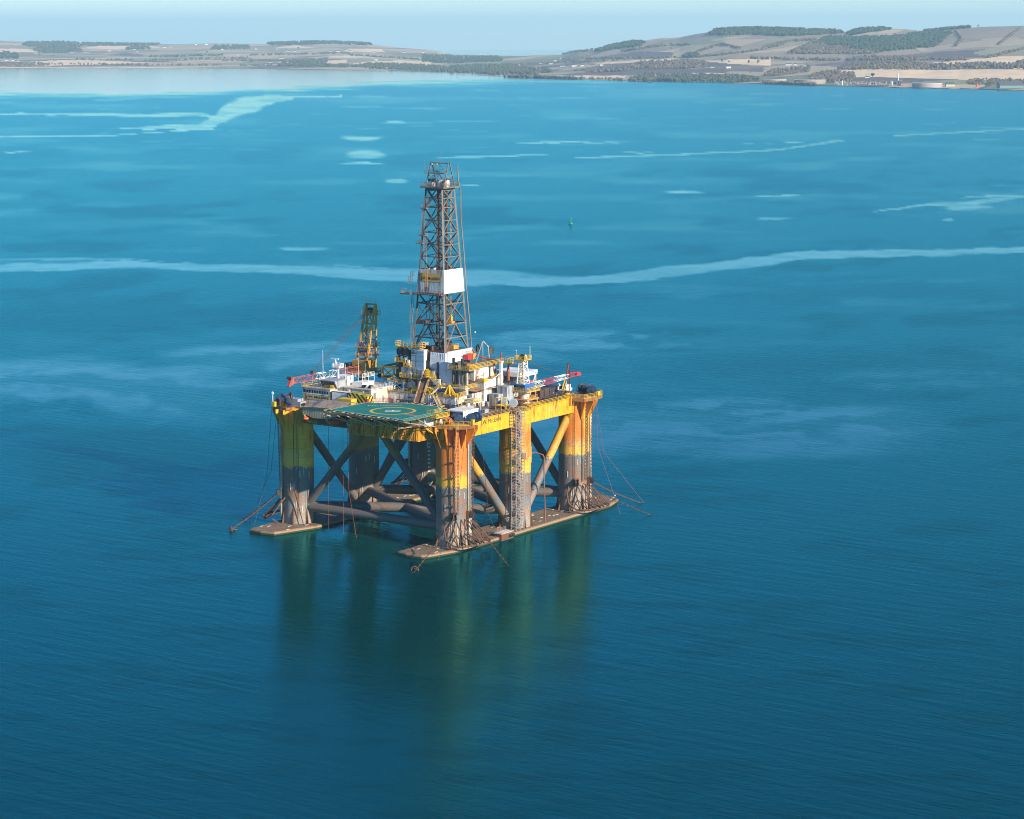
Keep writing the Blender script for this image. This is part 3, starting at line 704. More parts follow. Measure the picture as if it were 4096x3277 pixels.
CH = {'C1': [(137, (-67.6,-40.4,-.4)), (79, (-44.3,-58.4,-.4))], 'C3': [(79, (58.9,-40.5,-.4)), (118, (43.0,-54.5,-.4))], 'L1': [(137, (-53.2,42.1,-.4)), (110, (-38,49.9,-.4))]}
CL = {'C1': ['rusty chain slanting down across the bow of the near pontoon to an anchor', 'rusty chain slanting into the sea from the near leg towards the right'],
      'C3': ['upper of two rusty chains reaching out to the right of the far right leg', 'lower and longer of two rusty chains off the far right leg'],
      'L1': ['rusty chain reaching furthest left to a shackle at the waterline', 'darker chain just behind the leftmost anchor chain']}
for nm, sx, sy in (('C1',-1,-1), ('C3',1,-1), ('L1',-1,1)):
    for i, (a, q) in enumerate(CH[nm]):
        p = Vector((sx*CX+6.4*math.cos(R_(a)), sy*CY+sy*6.4*math.sin(R_(a)), 10.3)); mb = MB(); pts = sag(p, q, .5)
        for k in range(len(pts)-1): chain(mb, pts[k], pts[k+1], .8, .36)
        tagit(mb.build('anchor_chain', M_rst), CL[nm][i], 'chain', 'anchor chains running into the sea')
# hanging chains in front of the corner legs, up to the winches
HC = {'C1': [((-137, 6.3), 0), ((-128, 6.1), 1), ((-79, 6.1), 2), ((-70, 6.3), 3)], 'C3': [((-112, 6.2), 0), ((-107, 6.2), 1), ((-86, 6.2), 2)], 'L1': [((158, 6.4), 0)]}
HL = {'C1': ['heavy chain hanging down the near leg, first from its left edge', 'thinner chain hanging just right of the heavy one on the near leg', 'chain hanging near the right edge of the near leg', 'chain hanging past the right edge of the near leg beside the brace'],
      'C3': ['left chain of the close pair hanging on the far right leg', 'right chain of the close pair hanging on the far right leg', 'single chain hanging near the outer edge of the far right leg'],
      'L1': ['chain hanging free along the outer edge of the left corner leg']}
for nm, sx, sy in (('C1',-1,-1), ('C3',1,-1), ('L1',-1,1)):
    for (a, r), i in HC[nm]:
        c, s_ = math.cos(R_(a)), math.sin(R_(a)); mb = MB(); chain(mb, (sx*CX+c*r, sy*CY+s_*r, 11.2), (sx*CX+c*(r+.6), sy*CY+s_*(r+.6), 37.6), .7, .30)
        tagit(mb.build('hanging_chain', M_rst if nm != 'L1' else M_blk), HL[nm][i], 'chain', 'chains hanging down the legs')
# anchors at the waterline
def anchor(loc, lab, ang):
    t = thing('anchor', loc, lab, 'anchor', 'anchors at the waterline'); x, y, z = loc; c, s_ = math.cos(ang), math.sin(ang)
    m = MB(); m.tube((x,y,.6), (x-c*2.6,y-s_*2.6,-.3), .22, 8); m.build('shank', M_rst, t)
    m = MB(); m.path([(x-s_*1.2,y+c*1.2,-.3), (x-s_*.8,y+c*.8,.9), (x,y,1.3), (x+s_*.8,y-c*.8,.9), (x+s_*1.2,y-c*1.2,-.3)], .2, 8); m.build('fluke', M_rst, t)
anchor((-64.6,-39.2,0), 'rusty anchor ring at the waterline below the near pontoon bow', R_(200)); anchor((-52.0,41.6,0), 'rusty anchor ring at the waterline left of the far pontoon bow', R_(150))
def wire(pts, lab, m=None, r=.06, cat='wire'):
    mb = MB(); mb.path(pts, r, 5); tagit(mb.build('hanging_wire', m or M_rope), lab, cat, 'wires hanging from the platform')
M_redw = flat('red_wire', (.22,.07,.05), .6)
wire([(-36.6,14.6,33.5), (-36.8,14.9,1), (-37,17.2,-.4)], 'reddish wire hanging left of its neighbours under the lifeboat shed', M_redw)
wire([(-36.6,9.0,33.5), (-36.8,9.0,10), (-36.8,9.0,-.4)], 'straight plumb wire hanging in the middle under the front girder', M_redw)
wire([(-36.6,7.4,33.5), (-37,6.6,14), (-38.5,2.6,-.4)], 'reddish wire slanting right as it falls from the front girder', M_redw)
wire([(42.0,-32.6,37.5), (42.5,-33,20), (38.4,-44.5,-.4)], 'thin red wire off the far right corner slanting to the water', M_redw)
wire([(42.4,-31.8,37.5), (46,-33,18), (51.5,-45.2,1.6)], 'thin red wire off the far right corner ending on the lower chain', M_redw)
wire([(-31.9,38.8,37.4), (-33,41,16), (-39,45.5,-.4)], 'dark wire curving down left of the left corner leg', M_rope)
wire([(-35.9,37.8,37.4), (-38,38.5,16), (-47,36.8,-.4)], 'dark wire falling to the far pontoon bow beside the left leg', M_rope)
wire([(-38.4,27.2,33), (-38.7,26.8,12), (-37.2,24.6,1.2)], 'black cable draped down the face of the left corner leg', M_blk, .12, 'cable')
wire([(-35.5,-36.5,37.3), (-40,-36.4,14), (-50.5,-36.9,-.3)], 'pale wire slanting from the near platform to the pontoon bow', M_rope)
wire([(-29.5,-37.6,37.3), (-24.6,-36.8,10), (-20.5,-38.2,.8)], 'brown wire slanting down past the scaffold tower', M_rope)
# ------------------------------------------------------------------ helideck
LAT = Vector((math.sin(PSI), -math.cos(PSI), 0)); DEP = Vector((math.cos(PSI), math.sin(PSI), 0))
HD = thing('helideck', (-45, -15, 42), 'green helicopter deck with a yellow ring and a white H over the bow', 'helideck')
HP = [(-54.9,.2), (-57.6,-30), (-36.5,-29.6), (-30.8,-23.5), (-31.4,-11.5), (-37.6,-.6)]
def hd_mat():
    t = NT('helideck_green'); n = t.noise(.25, None, 5, .6); n2 = t.noise(1.4, None, 4)
    c = t.mix(t.ramp(n, [(.38, 0.0), (.62, 1.0)]), (.012,.15,.11), (.02,.19,.145)); c = t.mix(t.ramp(n2, [(.6, 0.0), (.75, .6)]), c, (.04,.15,.12))
    t.col(c); t.b.inputs['Roughness'].default_value = .6; t.b.inputs['Specular IOR Level'].default_value = .25; return t.m
M_hd = hd_mat(); M_yln = flat('yellow_line', (.62,.45,.03), .5)
mb = MB(); mb.prism(HP, 41.55, 42.0); mb.build('deck_plate', M_hd, HD)
mb = MB(); C0 = (-45.8, -17.3); n = 56
for r0, r1 in ((5.95, 6.95),):
    vs = [(C0[0]+r*math.cos(2*math.pi*k/n), C0[1]+r*math.sin(2*math.pi*k/n), 42.02) for r in (r0, r1) for k in range(n)]
    mb.add(vs, [(k, n+k, n+(k+1) % n, (k+1) % n) for k in range(n)])
mb.build('landing_circle', M_yln, HD)
mb = MB(); c0 = Vector((*C0, 42.03))
for s_ in (-1, 1): mb.obox(c0+DEP*s_*1.15, (4.6, .5, .02), Matrix.Rotation(PSI-math.pi/2, 3, 'Z'))
mb.obox(c0, (.55, 1.8, .02), Matrix.Rotation(PSI-math.pi/2, 3, 'Z')); mb.build('letter_h', M_wln, HD)
mb = MB(); text_on(mb, 'J.W. McLEAN', Vector((-42.3,-5.0,42.03)), LAT, DEP, 1.35, .0, 10.2); mb.build('lettering', M_wln, HD)
mb = MB(); cen = Vector((-44, -15, 0))
for a, b in zip(HP, HP[1:]+HP[:1]):
    a = Vector((*a, 42.03)); b = Vector((*b, 42.03)); a2 = a+(cen-a)*.045; b2 = b+(cen-b)*.045; a2.z = b2.z = 42.03
    d = (b2-a2).normalized(); nn = Vector((-d.y, d.x, 0))*.14; mb.add([a2-nn, b2-nn, b2+nn, a2+nn], [(0,1,2,3)])
mb.build('white_border', M_wln, HD)
mb = MB()
for k in range(6):
    p = Vector((-49.4,-23.6,42.03))+LAT*.2-DEP*k*.5+LAT*k*.45; q = p+LAT*2.6; e = DEP*.13; mb.add([p-e, q-e, q+e, p+e], [(0,1,2,3)])
mb.build('striped_patch', flat('pink_stripes', (.62,.30,.34), .5), HD)
# perimeter net frames, leaning out
mb = MB(); nb = MB()
for i, (a, b) in enumerate(zip(HP, HP[1:]+HP[:1])):
    a = Vector((*a, 41.8)); b = Vector((*b, 41.8)); d = (b-a).normalized(); out = Vector((-d.y, d.x, 0))
    if (a+out-Vector((cen.x, cen.y, 41.8))).length < (a-Vector((cen.x, cen.y, 41.8))).length: out = -out
    n = int((b-a).length/1.7); w_ = 1.4 if i != 3 and i != 4 else 2.6
    mb.tube(a+out*w_-Vector((0,0,.0)), b+out*w_, .07, 5)
    for k in range(n+1):
        p = a.lerp(b, k/n); nb.bar(p+Vector((0,0,.12)), p+out*w_+Vector((0,0,.14)), .14, .1) if k % 2 == 0 else mb.tube(p, p+out*w_, .05, 4)
mb.build('net_frame', steel('net_brown', (.34,.27,.16), .4), HD); nb.build('net_arm', M_rail, HD)
# trusses below
mb = MB(); wt = steel('truss_white', (.44,.34,.21), .4)
for x in (-57, -51, -45.5, -40):
    mb.bar((x,-29.5,41.35), (x,-.2,41.35), .3, .35)
for y in (-1.5,-8.5,-15.5,-22.5,-29.3): mb.bar((-57.2,y,41.3), (-38,y,41.3), .25, .3)
mb.build('deck_beam', steel('beam_dark', (.16,.12,.07), .5), HD)
for y0 in (-3.2, -12.2, -21.2):
    mb = MB(); nd = Vector((-50.5, y0-1.5, 37.9))
    for q in ((-57,y0+4,41.2), (-57,y0-1.5,41.2), (-57,y0-7,41.2)): mb.tube(nd, q, .16, 6)
    mb.tube(nd, (-43.8, y0-1.5, 37.4), .18, 6); mb.obox(nd, (.7,.7,.7)); mb.build('strut', wt, HD)
mb = MB(); mb.bar((-57,-30,41.2), (-38.5,-28.6,37.2), .2); mb.bar((-50,-29.5,41.2), (-38.5,-27,36.5), .2); mb.build('strut', wt, HD)
mb = MB(); mb.box(-43.2, -37.0, -27.4, -18.0, 37.65, 41.2)
for k in range(14):
    y = -27.2+k*.66; mb.box(-43.34, -43.2, y, y+.25, 37.75, 41.1)
for k in range(9):
    x = -43.0+k*.68; mb.box(x, x+.25, -27.54, -27.4, 37.75, 41.1)
tagit(mb.build('storage_hut', M_wht), 'white ribbed hut tucked under the right side of the helideck', 'hut')
mb = MB(); mb.box(-43.2, -36.8, -17.7, -1.5, 37.6, 40.6); tagit(mb.build('shadowed_hut', steel('hut_shaded', (.06,.05,.04), .3)), 'hut under the helideck, its dark colour painted for the shade', 'hut')  # dark colour stands in for the shade under the helideck
# access platforms and stairs at the right side of the helideck
pf = thing('access_platform', (-38, -29, 41), 'yellow railed access platform on the right corner of the helideck', 'platform')
mb = MB(); mb.box(-43.5,-37,-31.6,-28.6,40.6,40.75); mb.build('grating', M_cyel, pf)
mb = MB(); mb.rail([(-43.5,-28.7,40.75), (-43.5,-31.6,40.75), (-37,-31.6,40.75), (-36.4,-29.2,40.75)], 1.15, .07, 1.1); mb.rail([(-42.6,-27.5,42.0), (-42.6,-30,42), (-39,-30,42)], 1.1, .07, 1.0); mb.build('railing', M_rail, pf)
mb = MB(); mb.stair((-38.4,-29.8,40.7), (-37.2,-33.4,37.9), .9, (1,.3,0), 1, 0); tagit(mb.build('stairway', [M_cyel, M_rail]), 'yellow stairs from the helideck corner down to the winch platform', 'stairs', 'stairways on the platform')
mb = MB(); mb.stair((-43.0,-27.2,37.4), (-37.6,-28.6,33.6), 1.0, (.3,1,0), 1, 0); tagit(mb.build('stairway', [M_yel, M_yel]), 'orange yellow stairs hanging below the helideck beside the near leg', 'stairs', 'stairways on the platform')
mb = MB(); mb.rail([(-44,-25.3,37.6), (-44,-14,37.6)], 1.0, .05, 1.5); mb.rail([(-44,-25.3,37.6), (-37,-25.4,37.6)], 1.0, .06, 1.2); tagit(mb.build('guard_rail', M_cyel), 'yellow guard rail on top of the corrugated box below the helideck', 'railing')
mb = MB(); mb.rail([(-34.8,-1.0,42.0), (-31.6,-7.5,42)], 1.0, .06, 1.2); mb.box(-35.6,-34.6,.2,1.0,38,42.6); tagit(mb.build('fire_cabinet', M_red), 'small red cabinet standing at the inner edge of the helideck', 'cabinet')
mb = MB(); mb.lathe([(.05,38),(.7,38.0),(.75,38.6),(.75,41.0),(.5,41.5)], (-33.6,1.6,0), 12); tagit(mb.build('red_tank', M_red), 'upright red tank between the striped shed and the helideck', 'tank')

# ------------------------------------------------------------------ lifeboat shed and boats
LS = thing('lifeboat_shed', (-38, 13, 36), 'grey ribbed lifeboat shed hanging over the side beside the helideck', 'shed')
mb = MB(); pl = [(20.4,37.4), (20.4,39.4), (16.0,39.75), (5.4,39.9), (5.4,38.2), (9.8,36.5), (16.0,36.3), (18.4,37.0)]
mb.prismx(pl, -42.3, -34.6)
for k in range(22):
    y = 5.6+k*.68
    zl = np.interp(y, [5.4,9.8,16,18.4,20.4], [38.2,36.5,36.3,37.0,37.4]); zh = np.interp(y, [5.4,16,20.4], [39.9,39.75,39.4]); mb.box(-42.33,-42.3,y,y+.1,zl+.05,zh-.05)
mb.build('wall', steel('shed_grey', (.36,.29,.20), .08, .6), LS)
mb = MB(); mb.add([(-42.7,20.7,39.45),(-42.7,15.9,39.8),(-42.7,5.0,39.98),(-37.6,5.0,41.3),(-37.6,15.5,41.2),(-36.6,20.7,39.9),(-34.0,5.0,41.0),(-34,19.0,40.8)], [(0,5,1),(1,5,4),(1,4,3,2),(3,4,7,6),(4,5,7)])
mb.add([(-42.7,20.7,39.3),(-42.7,15.9,39.65),(-42.7,5.0,39.83)],[(0,1,2)]); mb.build('roof', steel('shed_roof', (.30,.245,.19), .4, .75, streak=False), LS)
mb = MB()
for k in range(10): mb.box(-42.5+.0, -42.42, 15.8+k*.5, 16.0+k*.5, 39.5, 39.8)
mb.build('hazard_strip', M_yln, LS)
def lifeboat(c, ang, L, lab, scale=1.0):
    t = thing('lifeboat', c, lab, 'lifeboat', 'enclosed lifeboats'); mb = MB(); sec = []
    for u, w_, zb, zt in ((-1,.05,.45,.7), (-.85,.62,.12,1.0), (-.5,1.0,-.25,1.25), (0,1.1,-.35,1.35), (.5,1.0,-.25,1.3), (.85,.6,.12,1.15), (1,.05,.5,.8)):
        sec.append([(u*L/2, w_*y*scale*1.25, (zb+(zt-zb)*z)*scale*1.1) for y, z in ((0,0),(.7,.12),(1,.5),(.9,.75),(.4,1),(-.4,1),(-.9,.75),(-1,.5),(-.7,.12))])
    vs = []; R0 = Matrix.Rotation(ang, 3, 'Z'); cc = Vector(c)
    for s_ in sec: vs += [R0 @ Vector(p)+cc for p in s_]
    n = 9; fs = [(i*n+k, i*n+(k+1) % n, (i+1)*n+(k+1) % n, (i+1)*n+k) for i in range(len(sec)-1) for k in range(n)]
    mb.add(vs, fs, True); mb.build('hull', M_org, t)
    m2 = MB(); m2.obox(cc+R0 @ Vector((-L*.18,0,1.5*scale)), (1.4*scale,1.1*scale,.6*scale), R0); m2.build('cockpit', M_org, t)
    for e in (-.32,.32): m3 = MB(); p = cc+R0 @ Vector((L*e,0,1.4*scale)); m3.tube(p, p+Vector((0,0,1.0)), .07, 5); m3.build('lifting_hook', M_dk, t)
lifeboat((-39.5,18.9,35.4), 0, 7.5, 'orange lifeboat bow showing under the left end of the grey shed'); lifeboat((-39.8,8.4,35.0), 0, 7.5, 'orange lifeboat hanging under the right end of the grey shed')
for y, lab in ((12.6, 'yellow curved davit arm right of the shed mid bay'), (20.6, 'yellow curved davit arm at the left end of the shed')):
    mb = MB(); mb.path([(-36.4,y-2,36.0), (-38.6,y-2.4,34.6), (-41.2,y-2.2,34.9), (-42.2,y-1.4,36.6), (-41.8,y-.4,38.0)], .32, 6); tagit(mb.build('davit', M_rail), lab, 'davit', 'lifeboat davits')
mb = MB(); mb.box(-36.6,-36.2,3.0,22,33.6,37.2); mb.box(-38.5,-36.2,10.6,14.8,34.0,36.4); tagit(mb.build('fender_panel', steel('fender_brown', (.11,.05,.035), .6)), 'dark rusty panel between the two orange lifeboats', 'panel')
for y, lab in ((4.6, 'left yellow bracket under the helideck edge beside the lifeboat'), (2.0, 'right yellow bracket under the helideck edge beside the corrugated box')):
    mb = MB(); mb.prismy([(-36.2,36.4),(-38.6,36.4),(-38.2,35.6),(-36.2,33.6)], y, y+.9); tagit(mb.build('bracket_fin', M_cyel), lab, 'bracket', 'hull brackets')
mb = MB(); mb.lathe([(.7,0),(1.0,.3),(1.0,2.6),(.7,2.9)], (-41.2,3.2,35.6), 14, 'x'); tagit(mb.build('drum_tank', M_gry), 'grey round drum under the left edge of the helideck', 'drum')

# ------------------------------------------------------------------ accommodation and bridge, left side
BH = thing('bridge_house', (-24, 27, 38), 'white bridge house with a row of dark windows above its gold name band', 'bridge house')
mb = MB(); mb.box(-27.0,-16.5,21.6,32.6,38.0,42.7); mb.box(-27.12,-26.98,21.5,32.7,40.75,40.9); mb.build('wall', M_wht, BH)
for k in range(10):
    y = 22.3+k*1.02; mb = MB(); mb.box(-27.09,-27.0,y,y+.58,41.2,42.0); mb.build('window', M_glass, BH)
mb = MB(); mb.box(-27.10,-27.0,21.7,32.4,39.1,40.5); nb_ = mb.build('name_band', steel('name_gold', (.50,.42,.17), .2), BH)
mb = MB(); text_on(mb, 'J.W. McLEAN', (-27.11,31.2,39.35), (0,-1,0), (0,0,1), .95, .01, 8.9); mb.build('lettering', M_ltr, nb_)
mb = MB(); mb.box(-27.4,-16.3,21.3,32.9,42.7,42.85); mb.build('roof', steel('roof_light', (.5,.49,.45), .35, streak=False), BH)
mb = MB(); mb.rail([(-17,32.8,42.85), (-27.3,32.8,42.85), (-27.3,21.4,42.85), (-17,21.4,42.85)], 1.15, .06, 1.6); mb.build('railing', M_rail, BH)
WH = thing('wheelhouse', (-23, 24, 42.9), 'small wheelhouse with outward leaning dark windows on the bridge roof', 'wheelhouse')
mb = MB(); mb.prismy([(-24.6,42.85),(-25.9,45.1),(-20.6,45.3),(-20.6,42.85)], 20.6, 26.6); mb.build('wall', M_gry, WH)
for k in range(5):
    y = 21.0+k*1.12; mb = MB(); mb.add([(-24.85,y,43.2),(-24.85,y+.95,43.2),(-25.86,y+.95,44.95),(-25.86,y,44.95)],[(0,1,2,3)]); mb.add([(-24.80,y,43.2),(-24.80,y+.95,43.2),(-25.80,y+.95,44.95),(-25.80,y,44.95)],[(3,2,1,0)]); mb.build('window', M_glass, WH)
mb = MB(); mb.box(-26.2,-20.3,20.4,26.8,45.2,45.4); mb.build('roof', M_gry, WH)
mb = MB(); mb.box(-19.6,-16.6,20.5,25.0,42.86,46.2)
for k in range(7): mb.box(-19.7,-19.6,20.7+k*.62,20.95+k*.62,42.9,46.1)
tagit(mb.build('ribbed_locker', M_wht2), 'white ribbed locker behind the radar mast', 'locker')
mb = MB(); mb.box(-18.5,-12.5,15.5,19.5,43.3,44.4)
for x, y in ((-18.5,15.5),(-12.5,15.5),(-18.5,19.5),(-12.5,19.5),(-15.5,15.5)): mb.tube((x,y,44.3),(x,y,47.2),.09,4)
mb.rail([(-18.5,19.5,46.0),(-18.5,15.5,46.0),(-12.5,15.5,46.0),(-12.5,19.5,46)],1.2,.06,1.5); tagit(mb.build('roof_frame', M_wht2), 'white open frame and railings on the beige deckhouse roof', 'frame')
DH = thing('deckhouse', (-16, 14, 38), 'beige topped deckhouse behind the container and the striped shed', 'deckhouse')
mb = MB(); mb.box(-23.0,-8.8,8.6,21.4,38.0,43.1); mb.build('wall', M_crm, DH); mb = MB(); mb.box(-23.2,-8.6,8.4,21.5,43.1,43.3); mb.build('roof', steel('roof_beige', (.55,.49,.41), .4, streak=False), DH)
mb = MB(); mb.rail([(-23,8.6,43.3),(-9,8.6,43.3)],1.1,.05,1.6); mb.build('railing', M_wht, DH)
CT = thing('shipping_container', (-25, 18, 39.4), 'white ribbed container between the bridge and the striped shed', 'container')
mb = MB(); mb.box(-27.0,-24.5,14.6,20.9,39.4,42.3)
for k in range(15): mb.box(-27.08,-27,14.8+k*.41,15.0+k*.41,39.6,42.1)
mb.build('body', M_wht2, CT)
mb = MB()
for y in (14.6, 20.75): mb.box(-27.12,-26.95,y,y+.18,39.3,42.4)
mb.box(-27.12,-26.95,14.6,20.9,39.25,39.45); mb.box(-27.12,-26.95,14.6,20.9,42.25,42.4); mb.build('frame', M_rst, CT)
mb = MB(); mb.box(-28.4,-23.5,5.5,21.0,38.0,39.25); tagit(mb.build('plinth', M_gry), 'low grey plinth carrying the white container and striped shed', 'plinth')
def hazard():
    t = NT('hazard_stripes'); sp = t.n('ShaderNodeSeparateXYZ'); t.l(t.pos(), sp.inputs[0])
    v = t.math('FRACT', t.math('MULTIPLY', t.math('ADD', t.math('SUBTRACT', sp.outputs[1], sp.outputs[2]), sp.outputs[0]), .62))
    t.col(t.ramp(v, [(0, (.60,.48,.02)), (.5, (.02,.02,.022))], 'CONSTANT')); return t.m
M_hz2 = hazard()
SS = thing('striped_shed', (-26, 10, 39.3), 'shed painted in slanting black and yellow stripes beside the container', 'shed')
mb = MB(); mb.prismx([(13.8,39.3),(13.8,42.6),(10.6,42.6),(6.4,41.9),(6.2,39.3)], -28.0, -24.8); mb.build('wall', M_hz2, SS)
mb = MB(); mb.box(-28.06,-28,11.6,12.6,39.6,41.6); mb.build('door', M_wht, SS)
mb = MB(); mb.box(-33.0,-30.2,8.6,13.9,40.2,41.5); mb.box(-32.8,-30.4,8.8,13.7,38.0,40.2); tagit(mb.build('striped_bin', M_rail), 'long yellow bin in front of the striped shed above the lifeboats', 'bin')
MS = thing('radar_mast', (-20, 24, 42.9), 'white radar mast with a railed platform above the bridge house', 'mast')
mb = MB(); mb.tube((-20,24,41.5),(-20,24,49.2),.34,10); mb.build('pole', M_wht2, MS)
mb = MB(); mb.prism([(-21.2,22.7),(-18.8,22.7),(-18.6,25.4),(-21.2,25.4)],48.7,48.95); mb.build('platform', M_wht2, MS)
mb = MB(); mb.rail([(-21.2,22.7,48.95),(-18.8,22.7,48.95),(-18.6,25.4,48.95),(-21.2,25.4,48.95)],1.1,.09,.9,True); mb.build('railing', M_wht2, MS)
mb = MB(); mb.tube((-20,24.6,48.9),(-20,25.0,51.2),.22,8); mb.obox((-20,25.2,51.4),(.3,3.0,.35)); mb.build('radar_scanner', M_wht2, MS)
mb = MB(); mb.ladder((-20.3,23.6,43),(-20.3,23.6,48.8),.5,(0,1,0),.05,.5); mb.build('ladder', M_wht2, MS)
for (x,y,z0,z1,r), lab in zip([(-24,26.8,42.8,54.4,.11),(-20,21,45,50,.06),(-21,28.5,42.8,47.5,.06),(-24.5,30.6,42.8,46.0,.06),(-17,18.2,43.3,52.2,.07),(-15.6,16.4,43.3,50.2,.05)],
    ['tallest thin white whip aerial above the bridge house', 'short aerial beside the radar mast', 'short dark aerial left of the tall white whip', 'stubby aerial at the left end of the bridge roof', 'tall thin aerial between the radar mast and the yellow crane', 'lower aerial just left of the yellow crane cab']):
    mb = MB(); mb.tube((x,y,z0),(x,y,z1),r,5,r*.5); mb.tube((x,y,z0),(x,y,z0+.8),r*2,5); tagit(mb.build('whip_aerial', M_wht2), lab, 'aerial', 'aerials on the bridge roof')
mb = MB(); mb.box(-14,-9.5,9,12.5,43.3,43.6); mb.bar((-12,8.5,43.3),(-12,4.5,44.6),.25); mb.bar((-12,8.5,42.2),(-12,4.5,42.2),.25); mb.bar((-12,4.5,39),(-12,4.5,44.6),.25); mb.bar((-12,4.5,42.2),(-12,8.5,44.4),.2)
for k in range(4): mb.bar((-11.5+k*1.4,10,44.2),(-11.5+k*1.4,18,44.6),.25)
mb.bar((-12,10.5,44.4),(-6,10.5,44.4),.2); tagit(mb.build('blue_pipe_rack', steel('sky_blue', (.01,.22,.50), .1)), 'bright blue pipe frame on the deckhouse edge beside the gantry', 'pipe rack')
for i,(x,y) in enumerate(((-21.5,12.6),(-21.0,10.4))):
    mb = MB(); mb.obox((x,y,43.9),(1.2,1.6,.1),Matrix.Rotation(R_(-38),3,'Y')); mb.tube((x,y,43.3),(x,y,43.9),.07,4); tagit(mb.build('solar_panel', M_glass), ['left tilted dark panel on the beige roof','right tilted dark panel on the beige roof'][i], 'panel', 'tilted panels on the roof')
mb = MB(); mb.box(-8.5,-2.5,14.5,24.0,38,40.8); tagit(mb.build('blue_container', steel('navy', (.015,.05,.12), .25)), 'dark blue container deep between the beige deckhouse and the gantry', 'container')
mb = MB(); mb.box(-7.5,-4.0,12.6,14.2,38,38.9); tagit(mb.build('blue_pallet', M_blu), 'small blue pallet load beside the gantry foot', 'pallet')

# ------------------------------------------------------------------ anchor winches
def winch(c, ang, lab, grp, first=None):
    if first is not None:
        r = first.copy(); COL.objects.link(r); r.location = c; r.rotation_euler = (0,0,ang); r['label'] = lab; WPOS[r.name] = Vector(c)
        for ch in [o for o in SC.objects if o.parent == first]:
            q = ch.copy(); COL.objects.link(q); q.parent = r
        return r
    t = thing('anchor_winch', (0,0,0), lab, 'winch', grp)
    mb = MB(); mb.tube((0,-1.1,1.35),(0,1.1,1.35),.75,14); mb.build('drum', M_rope, t)
    for s_ in (-1,1):
        mb = MB(); mb.tube((0,s_*1.1,1.35),(0,s_*1.35,1.35),1.35,18); mb.build('flange', M_tea, t)
    mb = MB(); mb.tube((.9,1.5,1.2),(.9,2.2,1.2),.6,10); mb.obox((.7,1.8,.5),(1.3,.8,1.0)); mb.build('motor', M_tea, t)
    mb = MB(); mb.obox((0,0,.15),(3.0,3.6,.3)); mb.bar((-1.2,-1.5,.2),(0,-1.5,1.5),.2); mb.bar((1.2,-1.5,.2),(0,-1.5,1.5),.2); mb.tube((-1.4,-1.7,2.1),(-1.4,1.7,2.1),.08,6); mb.tube((-1.4,-1.7,.2),(-1.4,-1.7,2.1),.08,6); mb.tube((-1.4,1.7,.2),(-1.4,1.7,2.1),.08,6); mb.build('bed_frame', M_dk, t)
    t.location = c; t.rotation_euler = (0,0,ang); return t
w0 = winch((-34.6,-33.4,38.05), R_(-52), 'blue winch furthest left on the near corner, beside the helideck stairs', 'anchor winches on the corner platforms')
W = lambda c, a, l: winch(c, R_(a), l, '', w0)
bpy.context.view_layer.update()
W((-31.0,-34.9,38.05), -60, 'blue winch in the middle of the near corner group'); W((-27.4,-34.0,38.05), -78, 'blue winch furthest right on the near corner, by the white canopy')
W((-31.8,-30.4,38.05), -60, 'blue winch half hidden behind the front three on the near corner')
W((37.4,-33.8,38.05), -62, 'dark blue winch furthest left on the far right corner'); W((39.6,-31.6,38.05), -40, 'dark winch in the middle of the far right corner group'); W((40.6,-28.6,38.05), -20, 'reddish winch at the outer end of the far right corner'); 
W((-35.5,33.2,38.05), 200, 'dark blue winch nearest the white bridge house on the left corner'); W((-33.5,36.0,38.05), 215, 'dark blue winch in the middle of the left corner group'); W((-30.2,36.6,38.05), 240, 'dark blue winch behind the others on the left corner'); W((-37.8,30.8,38.05), 190, 'dark winch at the front of the left corner group, below the bridge windows')
mb = MB(); mb.box(-26.4,-18.4,-29.0,-22.6,40.0,40.35); mb.box(-26.3,-18.5,-28.9,-28.7,38.2,40.0)
for x, y in ((-26,-28.6),(-19,-28.6),(-26,-23),(-19,-23)): mb.tube((x,y,38),(x,y,40),.12,5)
tagit(mb.build('canopy', M_wht2), 'flat white canopy behind the blue winches at the near corner', 'canopy')
mb = MB(); mb.tube((-39.2,34.6,38),(-39.2,34.6,42.6),.12,6); mb.tube((-39.2,34.3,42),(-39.2,34.9,42),.3,8); tagit(mb.build('lamp_post', M_wht2), 'white lamp post at the outer edge of the left winch platform', 'lamp post')
mb = MB(); mb.obox((-34.8,28.4,39.2),(2.8,2.6,2.4)); mb.box(-36.2,-33.4,26.0,26.9,38.05,39.6); tagit(mb.build('control_hut', M_gry), 'pale grey hut between the left winches and the bridge wall', 'hut')
mb = MB(); mb.box(-36.0,-35.0,24.2,25.4,38.05,39.3); mb.box(-36.4,-35.6,22.6,23.6,38.05,39.0); tagit(mb.build('rusty_crate', M_rst), 'rusty crates behind the rail beside the lifeboat shed', 'crate')
mb = MB(); mb.obox((-40.3,33.2,38.9),(.9,1.2,1.5)); tagit(mb.build('yellow_box', M_rail), 'yellow control box on the rail of the left winch platform', 'box')
mb = MB(); mb.obox((-33.6,-37.6,38.9),(1.0,.8,1.5)); tagit(mb.build('yellow_box', M_rail), 'yellow control box on the rail of the near winch platform', 'box')
mb = MB(); mb.obox((35.5,-37.4,38.9),(1.3,.8,1.3)); tagit(mb.build('yellow_box', M_rail), 'yellow control box on the rail of the far right winch platform', 'box')
rr = random.Random(5)
NAMES = [('valve_block','red valve block by the rail of the near winch platform',M_red,(-37.4,-31.6)),('cable_reel','brown cable reel between the helideck and the near winches',M_rst,(-36.6,-27.6)),('cable_reel','white wrapped reel beside the brown reel near the helideck corner',M_wht,(-38.6,-29.2))]
